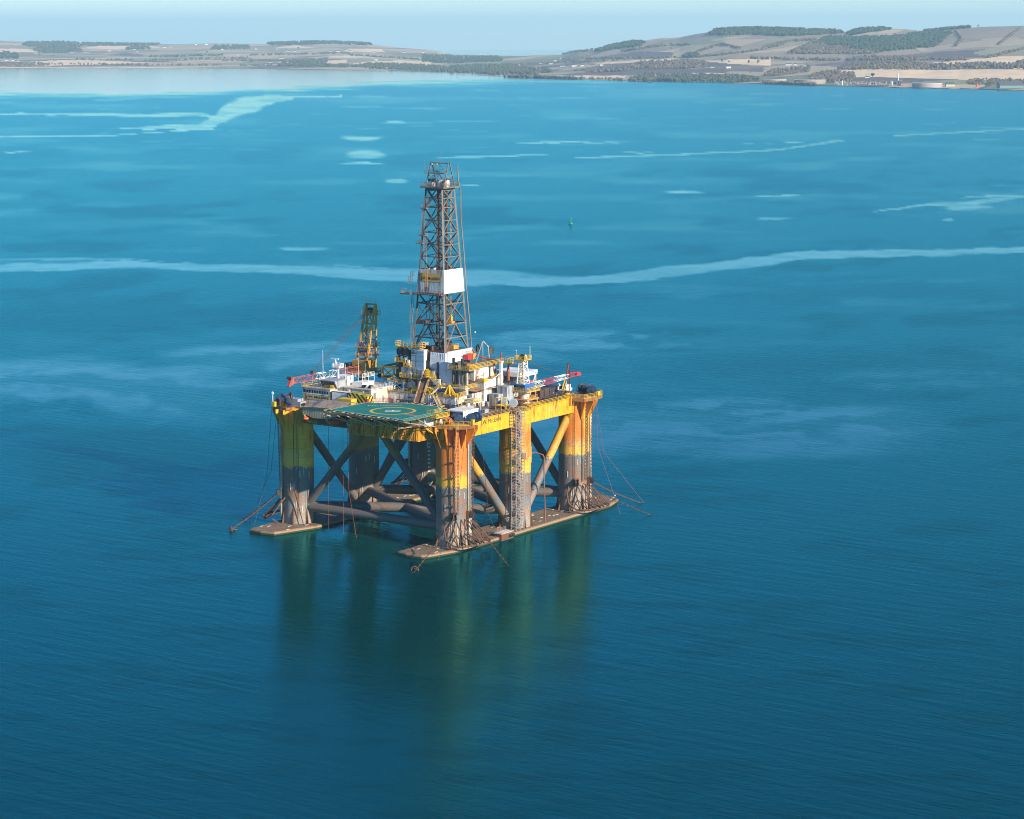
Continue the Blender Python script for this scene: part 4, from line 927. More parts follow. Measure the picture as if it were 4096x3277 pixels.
for nm, lab, m, (x,y) in NAMES:
    mb = MB(); mb.lathe([(.3,-.8),(1.0,-.8),(1.0,-.6),(.6,-.55),(.6,.55),(1.0,.6),(1.0,.8),(.3,.8)],(x,y,39.1),12,'y'); tagit(mb.build(nm, m), lab, nm.replace('_',' '))
# ------------------------------------------------------------------ drilling derrick
DC = (.5, -1.0)
def ah(z): return 6.1-(z-54.3)*.0594
def crn(sx, sy, z, e=0): a = ah(z)+e; return Vector((DC[0]+sx*a, DC[1]+sy*a, z))
DK = thing('derrick', (DC[0], DC[1], 54.3), 'tall tapering lattice drilling derrick in the middle of the platform', 'derrick')
for i, (sx, sy) in enumerate(((-1,-1),(1,-1),(1,1),(-1,1))):
    mb = MB(); mb.bar(crn(sx,sy,54.0), crn(sx,sy,104.8), .5, .5); mb.build('leg', [M_latb, M_lat, M_latb, M_latb][i] if i != 0 else M_lat, DK)  # sunward legs lighter, the others coloured darker as shaded
LV = [54.3, 58.4, 62.6, 69.0, 72.3, 79.6, 83.6, 87.4, 91.1, 94.9, 98.9, 101.8, 104.8]
XP = [(98.9,104.8), (91.1,98.9), (83.6,91.1), (79.6,83.6), (62.6,72.3), (54.3,62.6)]
for (a, b), m in zip((((-1,-1),(1,-1)), ((-1,1),(-1,-1)), ((1,-1),(1,1)), ((1,1),(-1,1))), (M_lat, M_latb, M_latb, M_latb)):  # only the sunlit face gets light steel; shade is coloured into the rest
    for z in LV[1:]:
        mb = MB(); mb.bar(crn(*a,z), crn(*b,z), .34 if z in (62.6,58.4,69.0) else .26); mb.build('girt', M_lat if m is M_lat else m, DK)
    mb = MB()
    for z0, z1 in XP:
        if z0 == 79.6:
            mid = (crn(*a,z0)+crn(*b,z0))/2; mb.bar(mid, crn(*a,z1), .24); mb.bar(mid, crn(*b,z1), .24)
        elif z0 == 54.3:
            mid = (crn(*a,z1)+crn(*b,z1))/2; mb.bar(mid, crn(*a,z0), .34); mb.bar(mid, crn(*b,z0), .34); q = (crn(*a,58.4)+crn(*b,58.4))/2; mb.bar(q, mid.lerp(crn(*a,z0),.5), .2); mb.bar(q, mid.lerp(crn(*b,z0),.5), .2)
        else:
            mb.bar(crn(*a,z0), crn(*b,z1), .26); mb.bar(crn(*b,z0), crn(*a,z1), .26)
    # secondary bracing
    m1 = (crn(*a,62.6)+crn(*b,62.6))/2; m2 = (crn(*a,69)+crn(*b,69))/2
    mb.bar(m1, m2, .16); mb.bar(crn(*a,66).lerp(crn(*b,66),.25), crn(*a,69), .14)
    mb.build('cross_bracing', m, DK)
z0, z1 = 72.4, 79.7
M_wwg = steel('windwall_grey', (.62,.60,.56), .42, c2=(.68,.66,.62))
for (a, b, m, nm) in (((-1,-1),(1,-1),M_wht2,'bright white windwall panel'), ((-1,1),(-1,-1),M_wwg,'stained windwall panel carrying the name board'), ((1,-1),(1,1),M_wwg,None), ((1,1),(-1,1),M_wwg,None)):
    p = [crn(*a,z0,.35), crn(*b,z0,.35), crn(*b,z1,.35), crn(*a,z1,.35)]; q = [crn(*a,z0,.22), crn(*b,z0,.22), crn(*b,z1,.22), crn(*a,z1,.22)]
    mb = MB(); mb.add(p+q, [(0,1,2,3),(7,6,5,4),(0,4,5,1),(1,5,6,2),(2,6,7,3),(3,7,4,0)])
    if m is M_wwg:
        for k in range(18):
            t = (k+.5)/18; d = (p[1]-p[0]).normalized()*.08; o_ = (p[0]+p[1])/2-Vector((DC[0],DC[1],z0)); o_.z = 0; o_ = o_.normalized()*.07
            mb.add([p[0].lerp(p[1],t)-d+o_, p[0].lerp(p[1],t)+d+o_, p[3].lerp(p[2],t)+d+o_, p[3].lerp(p[2],t)-d+o_], [(0,1,2,3)])
    o = mb.build('windwall', m, DK)
    if nm: o['label'] = nm
xw = DC[0]-ah(77)-.45
mb = MB(); mb.add([(xw-.12,3.2,76.0),(xw-.12,-4.9,76.0),(xw+.02,-4.8,78.5),(xw+.02,3.1,78.5)],[(0,1,2,3)]); mb.add([(xw-.06,3.2,76.0),(xw-.06,-4.9,76.0),(xw+.08,-4.8,78.5),(xw+.08,3.1,78.5)],[(3,2,1,0)]); sg = mb.build('name_board', flat('board_ochre', (.62,.33,.07), .6), DK)
mb = MB(); text_on(mb, 'J.W. McLEAN', (xw-.16,2.7,76.3), (0,-1,0), (.055,0,1), 1.15, .02, 7.3); mb.build('lettering', flat('navy_letters', (.012,.02,.07), .6), sg)
# monkey board platform on the -x side
mb = MB(); mb.box(-7.2,-4.4,-6.8,7.2,71.9,72.1); mb.box(-8.4,-5.4,4.4,8.2,71.9,72.1); o = mb.build('walkway', M_latb, DK)
mb = MB(); mb.rail([(-5.0,-6.8,72.1),(-7.2,-6.8,72.1),(-7.2,4.4,72.1),(-8.4,4.4,72.1),(-8.4,8.2,72.1),(-5.0,8.2,72.1)],1.2,.06,1.2); mb.build('railing', M_lat, o)
mb = MB(); mb.box(-5.6,-4.6,4.6,6.2,77.6,77.7); mb.rail([(-5.6,4.6,77.7),(-5.6,6.2,77.7),(-4.6,6.2,77.7)],1.1,.06,.8); mb.rail([(-5.7,5.2,75.0),(-6.1,6.6,75.0),(-4.9,6.6,75.0)],2.2,.09,.8); mb.build('side_stage', M_lat, DK)
mb = MB(); mb.tube((-6.2,-5.4,72.1),(-6.2,-5.4,72.9),.3,8); mb.build('red_cylinder', M_red, DK)
mb = MB(); mb.ladder((-5.3,.2,74.2),(-5.0,.2,80.5),.7,(0,1,0),.05,.5); mb.build('ladder', M_cyel, DK)
for p, q in (((-6.6,5.2,56),(-6.1,4.9,62.4)),((-6.2,5.6,62.6),(-5.5,5.2,71.8)),((-4.1,1.6,80),(-3.8,1.4,90)),((-3.9,2.6,90),(-3.4,2.4,98.5)),((-3.2,.8,99),(-2.6,.8,105))):
    mb = MB(); mb.ladder(p, q, .9, (0,1,0), .07, .45); mb.ladder(Vector(p)+Vector((-.55,0,0)), Vector(q)+Vector((-.55,0,0)), .7, (0,1,0), .03, .9); mb.build('caged_ladder', M_lat, DK)
for p in ((-4.4,2.0,90.2),(-3.9,1.8,98.6),(-4.4,3,87.6)):
    mb = MB(); x, y, z = p; mb.box(x-.9,x+.7,y-1.2,y+1.0,z-.1,z); mb.rail([(x+.7,y-1.2,z),(x-.9,y-1.2,z),(x-.9,y+1,z),(x+.7,y+1,z)],1.1,.05,.9); mb.build('rest_stage', M_lat, DK)
# crown
mb = MB(); mb.box(DC[0]-4.3,DC[0]+4.3,DC[1]-4.5,DC[1]+4.5,104.9,105.25); mb.box(DC[0]-2.9,DC[0]+2.9,DC[1]-2.9,DC[1]+2.9,104.0,104.9); cr = mb.build('crown_platform', M_lat, DK)
mb = MB(); c4 = [(DC[0]+x*4.3,DC[1]+y*4.5,105.25) for x,y in ((-1,-1),(1,-1),(1,1),(-1,1))]; mb.rail(c4,1.3,.06,1.2,True); mb.build('railing', M_lat, cr)
for (x,y,r) in ((-.2,-2.6,1.0),(.3,-.2,1.25),(-.6,2.2,.9)):
    mb = MB(); mb.lathe([(r,0),(r,1.9),(r*.8,2.1)],(DC[0]+x,DC[1]+y,105.3),14); mb.build('crown_drum', steel('drum_pale', (.50,.46,.40), .45), DK)
mb = MB(); mb.box(DC[0]-1.6,DC[0]-.4,DC[1]+1.2,DC[1]+3.8,106.8,107.6); mb.box(DC[0]+.2,DC[0]+1.4,DC[1]-3.4,DC[1]-1.2,106.9,107.6); mb.build('sheave_cover', M_latb, DK)
mb = MB(); 
for y in (-3.5, 3.3):
    for x in (-2.9,2.9): mb.bar((DC[0]+x,DC[1]+y,105.2),(DC[0]+(.35 if x>0 else -.35),DC[1]+y,112.6),.26)
    mb.bar((DC[0]-1.6,DC[1]+y,108.6),(DC[0]+1.6,DC[1]+y,108.6),.16); mb.bar((DC[0]-1.5,DC[1]+y,108.8),(DC[0]+2.2,DC[1]+y,106.8),.1); mb.bar((DC[0]+1.5,DC[1]+y,108.8),(DC[0]-2.2,DC[1]+y,106.8),.1)
for x in (-.45,.45): mb.bar((DC[0]+x,DC[1]-3.7,112.5),(DC[0]+x,DC[1]+3.5,112.5),.3)
for x in (-1.4,): mb.bar((DC[0]+x,DC[1]-3.5,109.5),(DC[0]+x,DC[1]+3.5,109.5),.18); mb.bar((DC[0]+x,DC[1]-3.5,109.5),(DC[0]-.4,DC[1]+0,112.3),.14); mb.bar((DC[0]+x,DC[1]+3.5,109.5),(DC[0]-.4,DC[1]+0,112.3),.14); mb.bar((DC[0]-2.9,DC[1]+3.4,105.4),(DC[0]-1.3,DC[1]+.0,109.4),.12); mb.bar((DC[0]-2.9,DC[1]-3.4,105.4),(DC[0]-1.3,DC[1]+.0,109.4),.12)
mb.build('gin_pole_frame', M_lat, DK)
mb = MB(); mb.box(DC[0]-2.6,DC[0]-1.4,DC[1]-3.4,DC[1]+4.2,109.3,109.42); mb.rail([(DC[0]-1.4,DC[1]+4.2,109.4),(DC[0]-2.6,DC[1]+4.2,109.4),(DC[0]-2.6,DC[1]-3.4,109.4),(DC[0]-1.4,DC[1]-3.4,109.4)],1.3,.06,1.1); mb.build('top_walkway', M_lat, DK)
mb = MB(); mb.bar((.2,-.6,107.2),(.9,.6,110),.2); mb.bar((.9,-1.8,107.2),(.9,.2,110),.2); mb.bar((.4,.9,110),(1.2,-.4,109.8),.4); mb.build('winch_tripod', M_latb, DK)
mb = MB(); mb.tube((-1.9,3.3,109.4),(-1.9,3.3,113.2),.05,4); mb.tube((-1.9,3.3,113.2),(-1.9,3.3,113.6),.14,6); mb.tube((.5,-1.2,112.6),(.9,-1.4,116.4),.06,4,.03); mb.build('top_aerial', M_lat, DK)
for i, y in enumerate((-.9, -2.9)):
    mb = MB(); mb.lathe([(.1,-.25),(.3,-.2),(.3,.2),(.1,.25)],(0.0,y+2.6,112.1),8); mb.build('yellow_lamp', M_rail, DK)
# guide beams, standpipe, travelling block
for i,(x,y) in enumerate(((-.9,-1.8),(1.3,-2.9))):
    mb = MB(); mb.bar((x,y,54),(x,y,104.5),.85,.5); mb.build('guide_beam', M_latb, DK)
mb = MB(); mb.ladder((.1,-3.2,55),(.1,-3.2,104),1.0,(1,-.6,0),.09,.9); mb.build('guide_ladder', M_latb, DK)
mb = MB(); mb.path([(4.2,-5.0,111.6),(4.3,-5.2,107.2),(5.0,-5.6,104),(5.0,-5.7,95),(5.5,-6.3,86),(6.2,-6.8,74),(6.9,-7.6,62),(7.3,-8.0,54.5)],.23,7); mb.build('standpipe', M_lat, DK)
mb = MB(); mb.path([(-5.9,-7.8,72),(-6.4,-8.0,62),(-6.7,-8.4,55),(-6.7,-9.2,52)],.16,6); mb.build('riser_pipe', M_lat, DK)
for y in (.6,1.1,2.2): 
    mb = MB(); mb.path([(-.4,y,75),(-.6,y+.5,66),(-.8,y,60),(-.6,y-.3,55.5)],.07,5); mb.build('hose', M_redw, DK)
mb = MB(); mb.obox((2.6,-3.4,62.6),(1.6,1.8,.9)); mb.obox((2.6,-3.4,64.2),(.9,1.0,2.0)); mb.tube((2.6,-3.4,65),(2.6,-3.4,104),.06,4); mb.tube((2.9,-3.6,65),(2.9,-3.6,104),.05,4); mb.build('travelling_block', M_cyel, DK)
mb = MB(); mb.box(-5.0,.6,2.0,5.0,62.4,63.4); mb.box(-4.4,-3.9,-6,5,62.3,62.6); mb.box(3,5.6,-6,4,62.3,62.5); mb.build('racking_board', M_latb, DK)
# lower yellow stage
ys = thing('yellow_stage', (-7.5, 4, 55.4), 'yellow railed stage at the left foot of the derrick', 'platform')
mb = MB(); mb.box(-9.4,-6.6,-.2,9.4,55.2,55.35); mb.build('grating', M_rst, ys); mb = MB(); mb.rail([(-6.6,9.4,55.35),(-9.4,9.4,55.35),(-9.4,-.2,55.35),(-6.6,-.2,55.35)],1.7,.09,1.5); mb.build('railing', M_rail, ys)

# ------------------------------------------------------------------ drill floor substructure
SB = thing('substructure', (0, -1, 42), 'tall white walled drill floor house under the derrick, with rust streaks', 'drill floor')
mb = MB(); mb.box(-7.0,7.2,-7.9,6.2,42.0,54.0); mb.build('core', steel('sub_dark', (.10,.085,.07), .5), SB)
mb = MB(); mb.box(-8.0,-7.0,-17,8.2,41.9,48.8); mb.build('lower_wall', M_wht, SB)
mb = MB(); mb.box(-8.6,-7.0,-1.5,4.0,48.8,54.9); mb.build('upper_wall', M_wht2, SB)
pb = MB(); pb.box(-9.2,-8.7,-1.7,.9,48.6,55.0); pb.mat(1)
for k in range(6): pb.box(-9.28,-9.2,-1.5+k*.4,-1.35+k*.4,48.9,54.7)
for z in (49.9,51.4,52.9,54.2): pb.box(-9.3,-9.2,-1.6,.85,z,z+.1)
pb.build('ribbed_door', [M_wht2, steel('door_blue', (.16,.28,.42), .1)], SB)
mb = MB(); mb.box(-8.02,-6.9,-3.0,-1.5,44.5,51.6); mb.build('vee_opening_shade', M_blk, SB)  # black block paints the shade inside the doorway
mb = MB(); mb.add([(-8.1,-3.0,49.6),(-8.0,-8.7,49.3),(-7.6,-8.7,54.3),(-7.7,-3.0,54.3)],[(0,1,2,3)]); mb.box(-7.6,-7.0,-8.7,-3.0,48.8,54.2)
for k in range(9):
    y = -3.1-k*.66; mb.bar((-7.75,y,49.4),(-7.66+rr.uniform(-.12,.0),y-.3,54.2),.12,.2)
mb.build('tarpaulin', steel('tarp_white', (.62,.64,.66), .08, .7, streak=False), SB)
mb = MB(); mb.box(-8.5,-8.0,-11.8,-7.0,44.4,51.7); mb.build('panel', steel('panel_pale', (.58,.62,.66), .15), SB)
mb = MB(); mb.box(-7.0,-4.2,-9.2,-7.9,51.0,54.4); mb.box(-4.2,7.4,-8.3,-7.9,51.0,54.4); mb.build('side_wall', M_wht2, SB)
mb = MB(); mb.box(-6.6,7.2,-8.35,-8.1,54.4,54.6); mb.box(3.6,7.0,-8.45,-8.3,52.5,53.8); mb.build('trim', M_gry, SB)
mb = MB(); mb.bar((-7.2,-1.8,54.8),(-7.2,-1.8,42.5),.35); mb.bar((-7.4,-2.9,54.6),(-7.4,-2.9,49),.25); mb.bar((-7.1,.5,52.2),(-7.1,-3,48.9),.25); mb.build('post', M_rst, SB)
mb = MB(); mb.box(-6.6,7,-7.8,6,54.0,54.3); mb.build('floor_plate', M_rst, SB)
for i,(x,y,w_,d_,h_,m) in enumerate(((-3.2,-5.6,2.2,1.6,1.6,M_rst),(1.6,-5.2,2.6,1.4,1.2,M_cyel),(4.2,-1,2.2,3.2,2.2,M_latb),(-2.8,2.6,2.2,2.4,2.0,M_gry),(-4.6,-1,1.2,3,1.4,M_rst))):
    mb = MB(); mb.box(x,x+w_,y,y+d_,54.3,54.3+h_); mb.rail([(x,y,54.3),(x+w_,y,54.3)],1.6,.06,.8)
    tagit(mb.build('drill_floor_machine', m), ['rusty machine at the near corner of the drill floor','ochre machine on the drill floor under the white side wall','brown machine at the right side of the drill floor','grey machine at the back left of the drill floor','low rusty machine at the left edge of the drill floor'][i], 'machine', 'machines on the drill floor')
# red box and yellow box by the derrick foot
mb = MB(); mb.box(2.0,4.4,-10.4,-8.6,51.3,52.9); tagit(mb.build('red_box', M_red), 'red box against the white wall at the derrick foot', 'box')
mb = MB(); mb.box(4.5,6.2,-10.6,-8.5,51.2,53.0); tagit(mb.build('ochre_box', M_cyel), 'ochre box right of the red box at the derrick foot', 'box')

# upper mud deck on the right of the substructure
UD = thing('upper_deck', (2, -13, 50), 'upper deck on white walls with yellow railings, right of the derrick foot', 'deck')
mb = MB(); mb.box(-4.2,11.5,-17.2,-8.2,49.6,50.0); mb.box(-9.8,-4.2,-19.4,-11.2,49.7,49.95); mb.build('deck_plate', steel('deck_brown', (.20,.155,.11), .4, streak=False), UD)
mb = MB(); mb.rail([(-7.9,-11.2,50),(-9.8,-11.2,50),(-9.8,-19.4,50),(-4.2,-19.4,50),(-4.2,-17.3,50),(11.5,-17.3,50),(11.5,-8.6,50)],1.25,.075,1.7); mb.build('railing', M_rail, UD)
mb = MB(); mb.box(9.6,12.8,-20.2,-17.3,49.8,50.0); mb.rail([(9.6,-17.3,50),(9.6,-20.2,50),(12.8,-20.2,50),(12.8,-17.3,50)],1.7,.08,1.3); mb.build('lookout', M_rail, UD)
mb = MB(); mb.box(-4.0,3.6,-17.0,-8.4,45.9,49.6); mb.box(3.6,10.5,-15.5,-8.4,45.9,49.6); mb.build('wall', M_wht, UD)
mb = MB(); mb.box(-3.4,-2.2,-16,-12,50,50.35); mb.box(-1,1.6,-13.5,-11,50,50.3); mb.build('hatch_cover', M_cyel, UD)
for i, y in enumerate((-12.9,-16.2)):
    tn_ = thing('tensioner', (-8.9,y,45), ['left pair of tall black hydraulic cylinders on the white wall','right pair of tall black hydraulic cylinders on the white wall'][i], 'hydraulic cylinder', 'riser tensioners')
    for e, zt in ((0,53.4),(.9,52.0)):
        mb = MB(); mb.tube((-9.0+e*.3,y-e,45.0),(-9.0+e*.3,y-e,zt-2.0),.34,10); mb.tube((-9.0+e*.3,y-e,zt-2.1),(-9.0+e*.3,y-e,zt),.5,10); mb.build('cylinder', steel('cylinder_dark', (.02,.035,.035), .15, .35), tn_)
    mb = MB(); mb.tube((-9.5,y-.2,46.0),(-9.5,y-.2,48.2),.3,8); mb.build('rod', M_rst, tn_)
mb = MB(); mb.tube((-8.5,-6.4,45.0),(-8.5,-6.4,51.5),.4,10); tagit(mb.build('black_cylinder', flat('cyl_black', (.018,.02,.022), .4)), 'single tall black cylinder left of the pale panel', 'hydraulic cylinder')
mb = MB(); mb.path([(7.3,-8.4,54.2),(7.8,-9.4,52.2),(9.6,-12,51.0),(10.8,-15.8,50.6),(10.9,-16.8,50.2)],.24,8); mb.tube((10.9,-16.9,53.6),(10.9,-16.9,44),.22,8); tagit(mb.build('red_pipe', steel('pipe_red', (.30,.035,.025), .3)), 'dark red pipe running from the derrick foot down past the upper deck', 'pipe')
fr_ = thing('sheave_frame', (10.5, -11, 50), 'dark sheave wheels on a leaning white strut frame behind the upper deck', 'sheave frame')
mb = MB(); mb.bar((11.2,-9.5,50),(11.2,-9.5,56.2),.3); mb.bar((11.2,-9.5,56),(2.6,-13,50.2),.22); mb.bar((11.4,-9.6,56.2),(13.2,-10.4,54.2),.35); mb.bar((13.2,-10.4,54.2),(13.4,-10.6,50),.3); mb.build('strut', M_gry, fr_)
for x,y,z,r in ((12.8,-6.8,53.6,1.3),(14.6,-10.6,53.0,1.35)):
    mb = MB(); mb.tube((x,y-.2,z),(x,y+.2,z),r,16); mb.build('wheel', steel('wheel_dark', (.02,.05,.04), .3), fr_)
mb = MB(); mb.tube((11.2,-9.5,56.1),(3,-4.5,57.0),.07,5); tagit(mb.build('guy_cable', M_blk), 'black cable from the sheave frame to the derrick', 'cable')

# ramp and stairs down to the pipe deck
RP = thing('catwalk_ramp', (-12, -3.4, 42), 'steep brown ramp with rusty edges leading up to the dark drill floor opening', 'ramp')
p0, p1 = Vector((-17.2,-5.0,39.4)), Vector((-8.1,-2.2,48.4)); sdv = Vector((.25,-1,0)).normalized()
mb = MB(); mb.bar(p0, p1, 2.1, .25); mb.build('slide', steel('ramp_brown', (.13,.075,.05), .55), RP)
for e in (-1,1):
    mb = MB(); mb.bar(p0+sdv*e*1.2+Vector((0,0,.35)), p1+sdv*e*1.2+Vector((0,0,.35)), .25, .7); mb.build('side_beam', steel('ramp_edge', (.46,.36,.28), .55), RP)
mb = MB(); mb.tube(p0+sdv*1.9+Vector((0,0,1)), p1+sdv*1.9+Vector((0,0,1)), .07, 4); mb.build('hand_rail', M_rail, RP)
def stairs(p, q, lab, side, m=None, w_=1.0):
    mb = MB(); mb.stair(p, q, w_, side, 1, 0); tagit(mb.build('stairway', [m or M_wht2, M_rail]), lab, 'stairs', 'stairways on the platform')
stairs((-11.6,-5.9,47.0), (-11.8,-9.4,44.4), 'upper flight of stairs right of the brown ramp', (1,.1,0)); stairs((-12.2,-9.6,44.2), (-13.0,-7.2,42.0), 'middle flight of stairs folding back below the upper one', (1,.2,0))
stairs((-14.8,-9.6,42.0), (-17.2,-14.0,38.2), 'lower flight of stairs in front of the long white house', (1,-.5,0))
stairs((-12.6,-17.4,42.0), (-16.2,-20.6,38.2), 'flight of stairs at the right end of the long white house', (1,-.7,0))
wk = thing('walkway', (-10, -13, 44.4), 'walkway with yellow rails below the black cylinders', 'walkway')
mb = MB(); mb.box(-12.4,-8.0,-10.6,-9.0,44.1,44.25); mb.box(-10.4,-8.0,-18.2,-9.2,44.1,44.25); mb.build('grating', M_wht, wk); mb = MB(); mb.rail([(-12.4,-9.0,44.25),(-12.4,-10.6,44.25),(-10.4,-10.6,44.25),(-10.4,-18.2,44.25),(-4,-18.2,44.25)],1.2,.07,1.6); mb.build('railing', M_rail, wk)
lk = thing('landing_cage', (-11.5,-5,47), 'bright yellow gate and landing at the head of the stairs', 'platform')
mb = MB(); mb.box(-12.2,-10.2,-6.0,-4.2,46.85,47.0); mb.rail([(-12.2,-6.0,47),(-12.2,-4.2,47),(-10.4,-4.2,47)],2.4,.11,.6,bars=4); mb.rail([(-10.2,-4.2,47),(-10.2,-6.0,47)],1.6,.1,.6,bars=4); mb.build('gate', M_rail, lk)
# long white house in front
WHs = thing('long_white_house', (-11, -4, 38), 'long low white house with a grey lower band behind the helideck', 'deckhouse')
mb = MB(); mb.box(-14.4,-8.0,-17.2,9.6,39.7,41.9); mb.build('wall', M_wht, WHs)
mb = MB(); mb.box(-14.3,-8.0,-17.1,9.5,38.0,39.7); mb.build('lower_band', steel('band_grey', (.16,.19,.22), .2), WHs)
mb = MB(); mb.box(-14.6,-8.0,-17.4,9.8,41.9,42.05); mb.build('roof', M_deck, WHs)
mb = MB(); mb.rail([(-8,9.7,42.05),(-14.5,9.7,42.05),(-14.5,-7.6,42.05)],1.2,.07,1.7); mb.rail([(-14.5,-10.2,42.05),(-14.5,-17.3,42.05),(-8.2,-17.3,42.05)],1.2,.07,1.7); mb.build('railing', M_rail, WHs)
mb = MB(); mb.box(-14.46,-14.4,-6.6,-3.0,39.4,41.5); mb.build('notice_panel', M_wht2, WHs)
mb = MB(); mb.box(-14.44,-14.3,5.6,6.4,38.1,40.4); mb.build('door', M_wht2, WHs)
mb = MB(); mb.ladder((-14.6,-7.6,38.2),(-14.6,-7.6,42),.8,(0,1,0),.09,.5); mb.build('ladder', M_wht2, WHs)
for c, m, lab, r in (((-11.0,-5.0,42.9), M_rail, 'yellow round tank right of the ramp', 1.05), ((-11.0,.2,42.9), M_rail, 'yellow round tank left of the ramp', 1.0)):
    mb = MB(); mb.lathe([(.1,-1.3),(r*.7,-1.1),(r,-.6),(r,.6),(r*.7,1.1),(.1,1.3)], c, 16, 'y'); mb.box(c[0]-.6,c[0]+.6,c[1]-.8,c[1]+.8,42.05,42.4); tagit(mb.build('round_tank', m), lab, 'tank', 'round tanks on the white house roof')
mb = MB(); mb.box(-11.8,-10.4,-11.6,-7.6,42.1,43.2); mb.box(-12.1,-11.8,-11.4,-7.9,42.1,42.8); tagit(mb.build('blue_bundle', M_blu), 'blue wrapped bundle between the stairs and the yellow tripod', 'bundle')
mb = MB(); mb.box(-11.8,-10.6,2.2,4.8,42.1,43.0); tagit(mb.build('blue_bundle', steel('blue_dark', (.012,.04,.18), .1)), 'dark blue bundle left of the ramp on the white house roof', 'bundle')
mb = MB()
for a in (0,72,144,216,288): mb.bar((-12.0+1.7*math.cos(R_(a)),-13.4+2.0*math.sin(R_(a)),42.1),(-12.0,-13.4,45.2),.5,.5)
mb.bar((-13.3,-14.8,42.4),(-13.3,-12.0,42.4),.5,.5); tagit(mb.build('yellow_tripod', steel('tripod_yellow', (.64,.36,.01), .05)), 'bright orange yellow pyramid frame standing on the long white house', 'frame')
mb = MB(); mb.tube((-9.5,8.6,43.2),(-9.5,10.6,43.2),1.2,18); mb.tube((-9.5,10.9,43.2),(-9.5,11.2,43.2),1.0,16); tagit(mb.build('tyre_reel', M_blk), 'black tyre-like reel at the left end of the white house roof', 'reel')

# tank and gantry on the left of the substructure
TK = thing('storage_tank', (-4.4, 10.6, 43), 'tall dark tank standing between the yellow gantry and the white walls', 'tank')
mb = MB(); mb.lathe([(.4,42.4),(1.4,43.2),(1.75,44.2),(1.75,50.2),(1.6,50.5)],(-5.4,10.0,0),22); mb.build('shell', steel('tank_dark', (.05,.055,.055), .3), TK)
mb = MB(); mb.lathe([(.5,-.9),(.9,-.5),(.9,.9),(.5,1.2)],(-6.6,9.0,43.4),14,'y'); mb.build('side_vessel', M_dk, TK)
for x,y in ((-6.6,9),(-4.2,9),(-6.6,11.2),(-4.2,11.2)): mb = MB(); mb.bar((x,y,38),(x,y,43.6),.3); mb.build('leg', M_gry, TK)
GA = thing('yellow_gantry', (-5, 14, 38), 'ochre girder gantry with cross bracing left of the dark tank', 'gantry')
for x,y in ((-8,15.8),(-8,11.2),(.5,15.8),(.5,11.2)): mb = MB(); mb.bar((x,y,38),(x,y,48.7),.5); mb.build('post', M_cyel, GA)
mb = MB()
for z,w_ in ((48.4,.6),(44.8,.55)):
    for p,q in (((-8,15.8),(-8,9.2)),((-8,15.8),(.5,15.8)),((.5,15.8),(.5,9.2)),((-8,11.2),(.5,11.2))): mb.bar((*p,z),(*q,z),w_)
mb.build('beam', M_cyel, GA)
mb = MB(); mb.bar((-8,15.8,45),(-8,11.2,48.2),.3); mb.bar((-8,11.2,45),(-8,15.8,48.2),.3); mb.bar((.5,15.8,45),(.5,11.2,48.2),.3); mb.bar((-8,15.6,45),(.5,15.6,48.2),.25); mb.bar((.5,11.2,40),(-8,11.2,44.6),.25); mb.build('cross_bracing', M_cyel, GA)
mb = MB(); mb.rail([(-3,17.4,38),(-3,26,38)],1.2,.07,1.6); mb.rail([(-12.5,8.3,38),(-14.5,3,38)],1.2,.07,1.6); tagit(mb.build('guard_rail', M_rail), 'yellow guard rails at deck level around the gantry', 'railing')
def stage(x0,x1,y0,y1,z,lab,m=None,h=1.2):
    t = thing('service_platform', ((x0+x1)/2,(y0+y1)/2,z), lab, 'platform', 'yellow railed service platforms')
    mb = MB(); mb.box(x0,x1,y0,y1,z-.15,z); mb.bar((x1,y0+.3,z-1.6),(x0,y0+.3,z-.2),.12); mb.bar((x1,y1-.3,z-1.6),(x0,y1-.3,z-.2),.12); mb.build('grating', M_cyel, t)
    mb = MB(); mb.rail([(x1,y0,z),(x0,y0,z),(x0,y1,z),(x1,y1,z)],h,.075,1.3); mb.build('railing', m or M_rail, t); return t
stage(-9.6,-6.6,5.4,9.6,50.7,'service platform under the two dark reels'); stage(-9.8,-7,3.4,6.0,49.4,'small service platform one step below the reels'); stage(-9.8,-8,3.0,7.6,46.0,'long service platform halfway up the white wall, right of the tank')
stage(-9.6,-8,-1.2,2.0,46.0,'narrow service platform under the ribbed white door'); stage(-10.5,-6.5,5.6,11.8,43.9,'lowest service platform left of the ramp, at the foot of the tank'); stage(-9.6,-8.0,-6.2,-3.8,46.2,'small service platform beside the dark opening')
rl = thing('twin_reels', (-7.6,7.6,51), 'pair of dark spoked reels on a post above the tank', 'reel')
for y,r in ((8.5,1.25),(6.6,1.4)):
    mb = MB(); n = 18
    for k in range(n):
        a, b_ = 2*math.pi*k/n, 2*math.pi*(k+1)/n; mb.bar((-8,y+r*math.cos(a),53.6+r*math.sin(a)),(-8,y+r*math.cos(b_),53.6+r*math.sin(b_)),.5,.3)
    for k in range(6): a = math.pi*k/3; mb.bar((-8,y,53.6),(-8,y+r*math.cos(a),53.6+r*math.sin(a)),.12)
    mb.tube((-8.1,y,53.6),(-7.8,y,53.6),r*.75,14); mb.build('wheel', M_dk, rl)
mb = MB(); mb.tube((-7.7,7.5,50.7),(-7.7,7.5,53.4),.25,8); mb.bar((-7.7,6.4,53.2),(-7.7,8.6,53.2),.3); mb.box(-8.8,-7.4,9.0,9.6,50.7,52.2); mb.build('post', M_dk, rl)
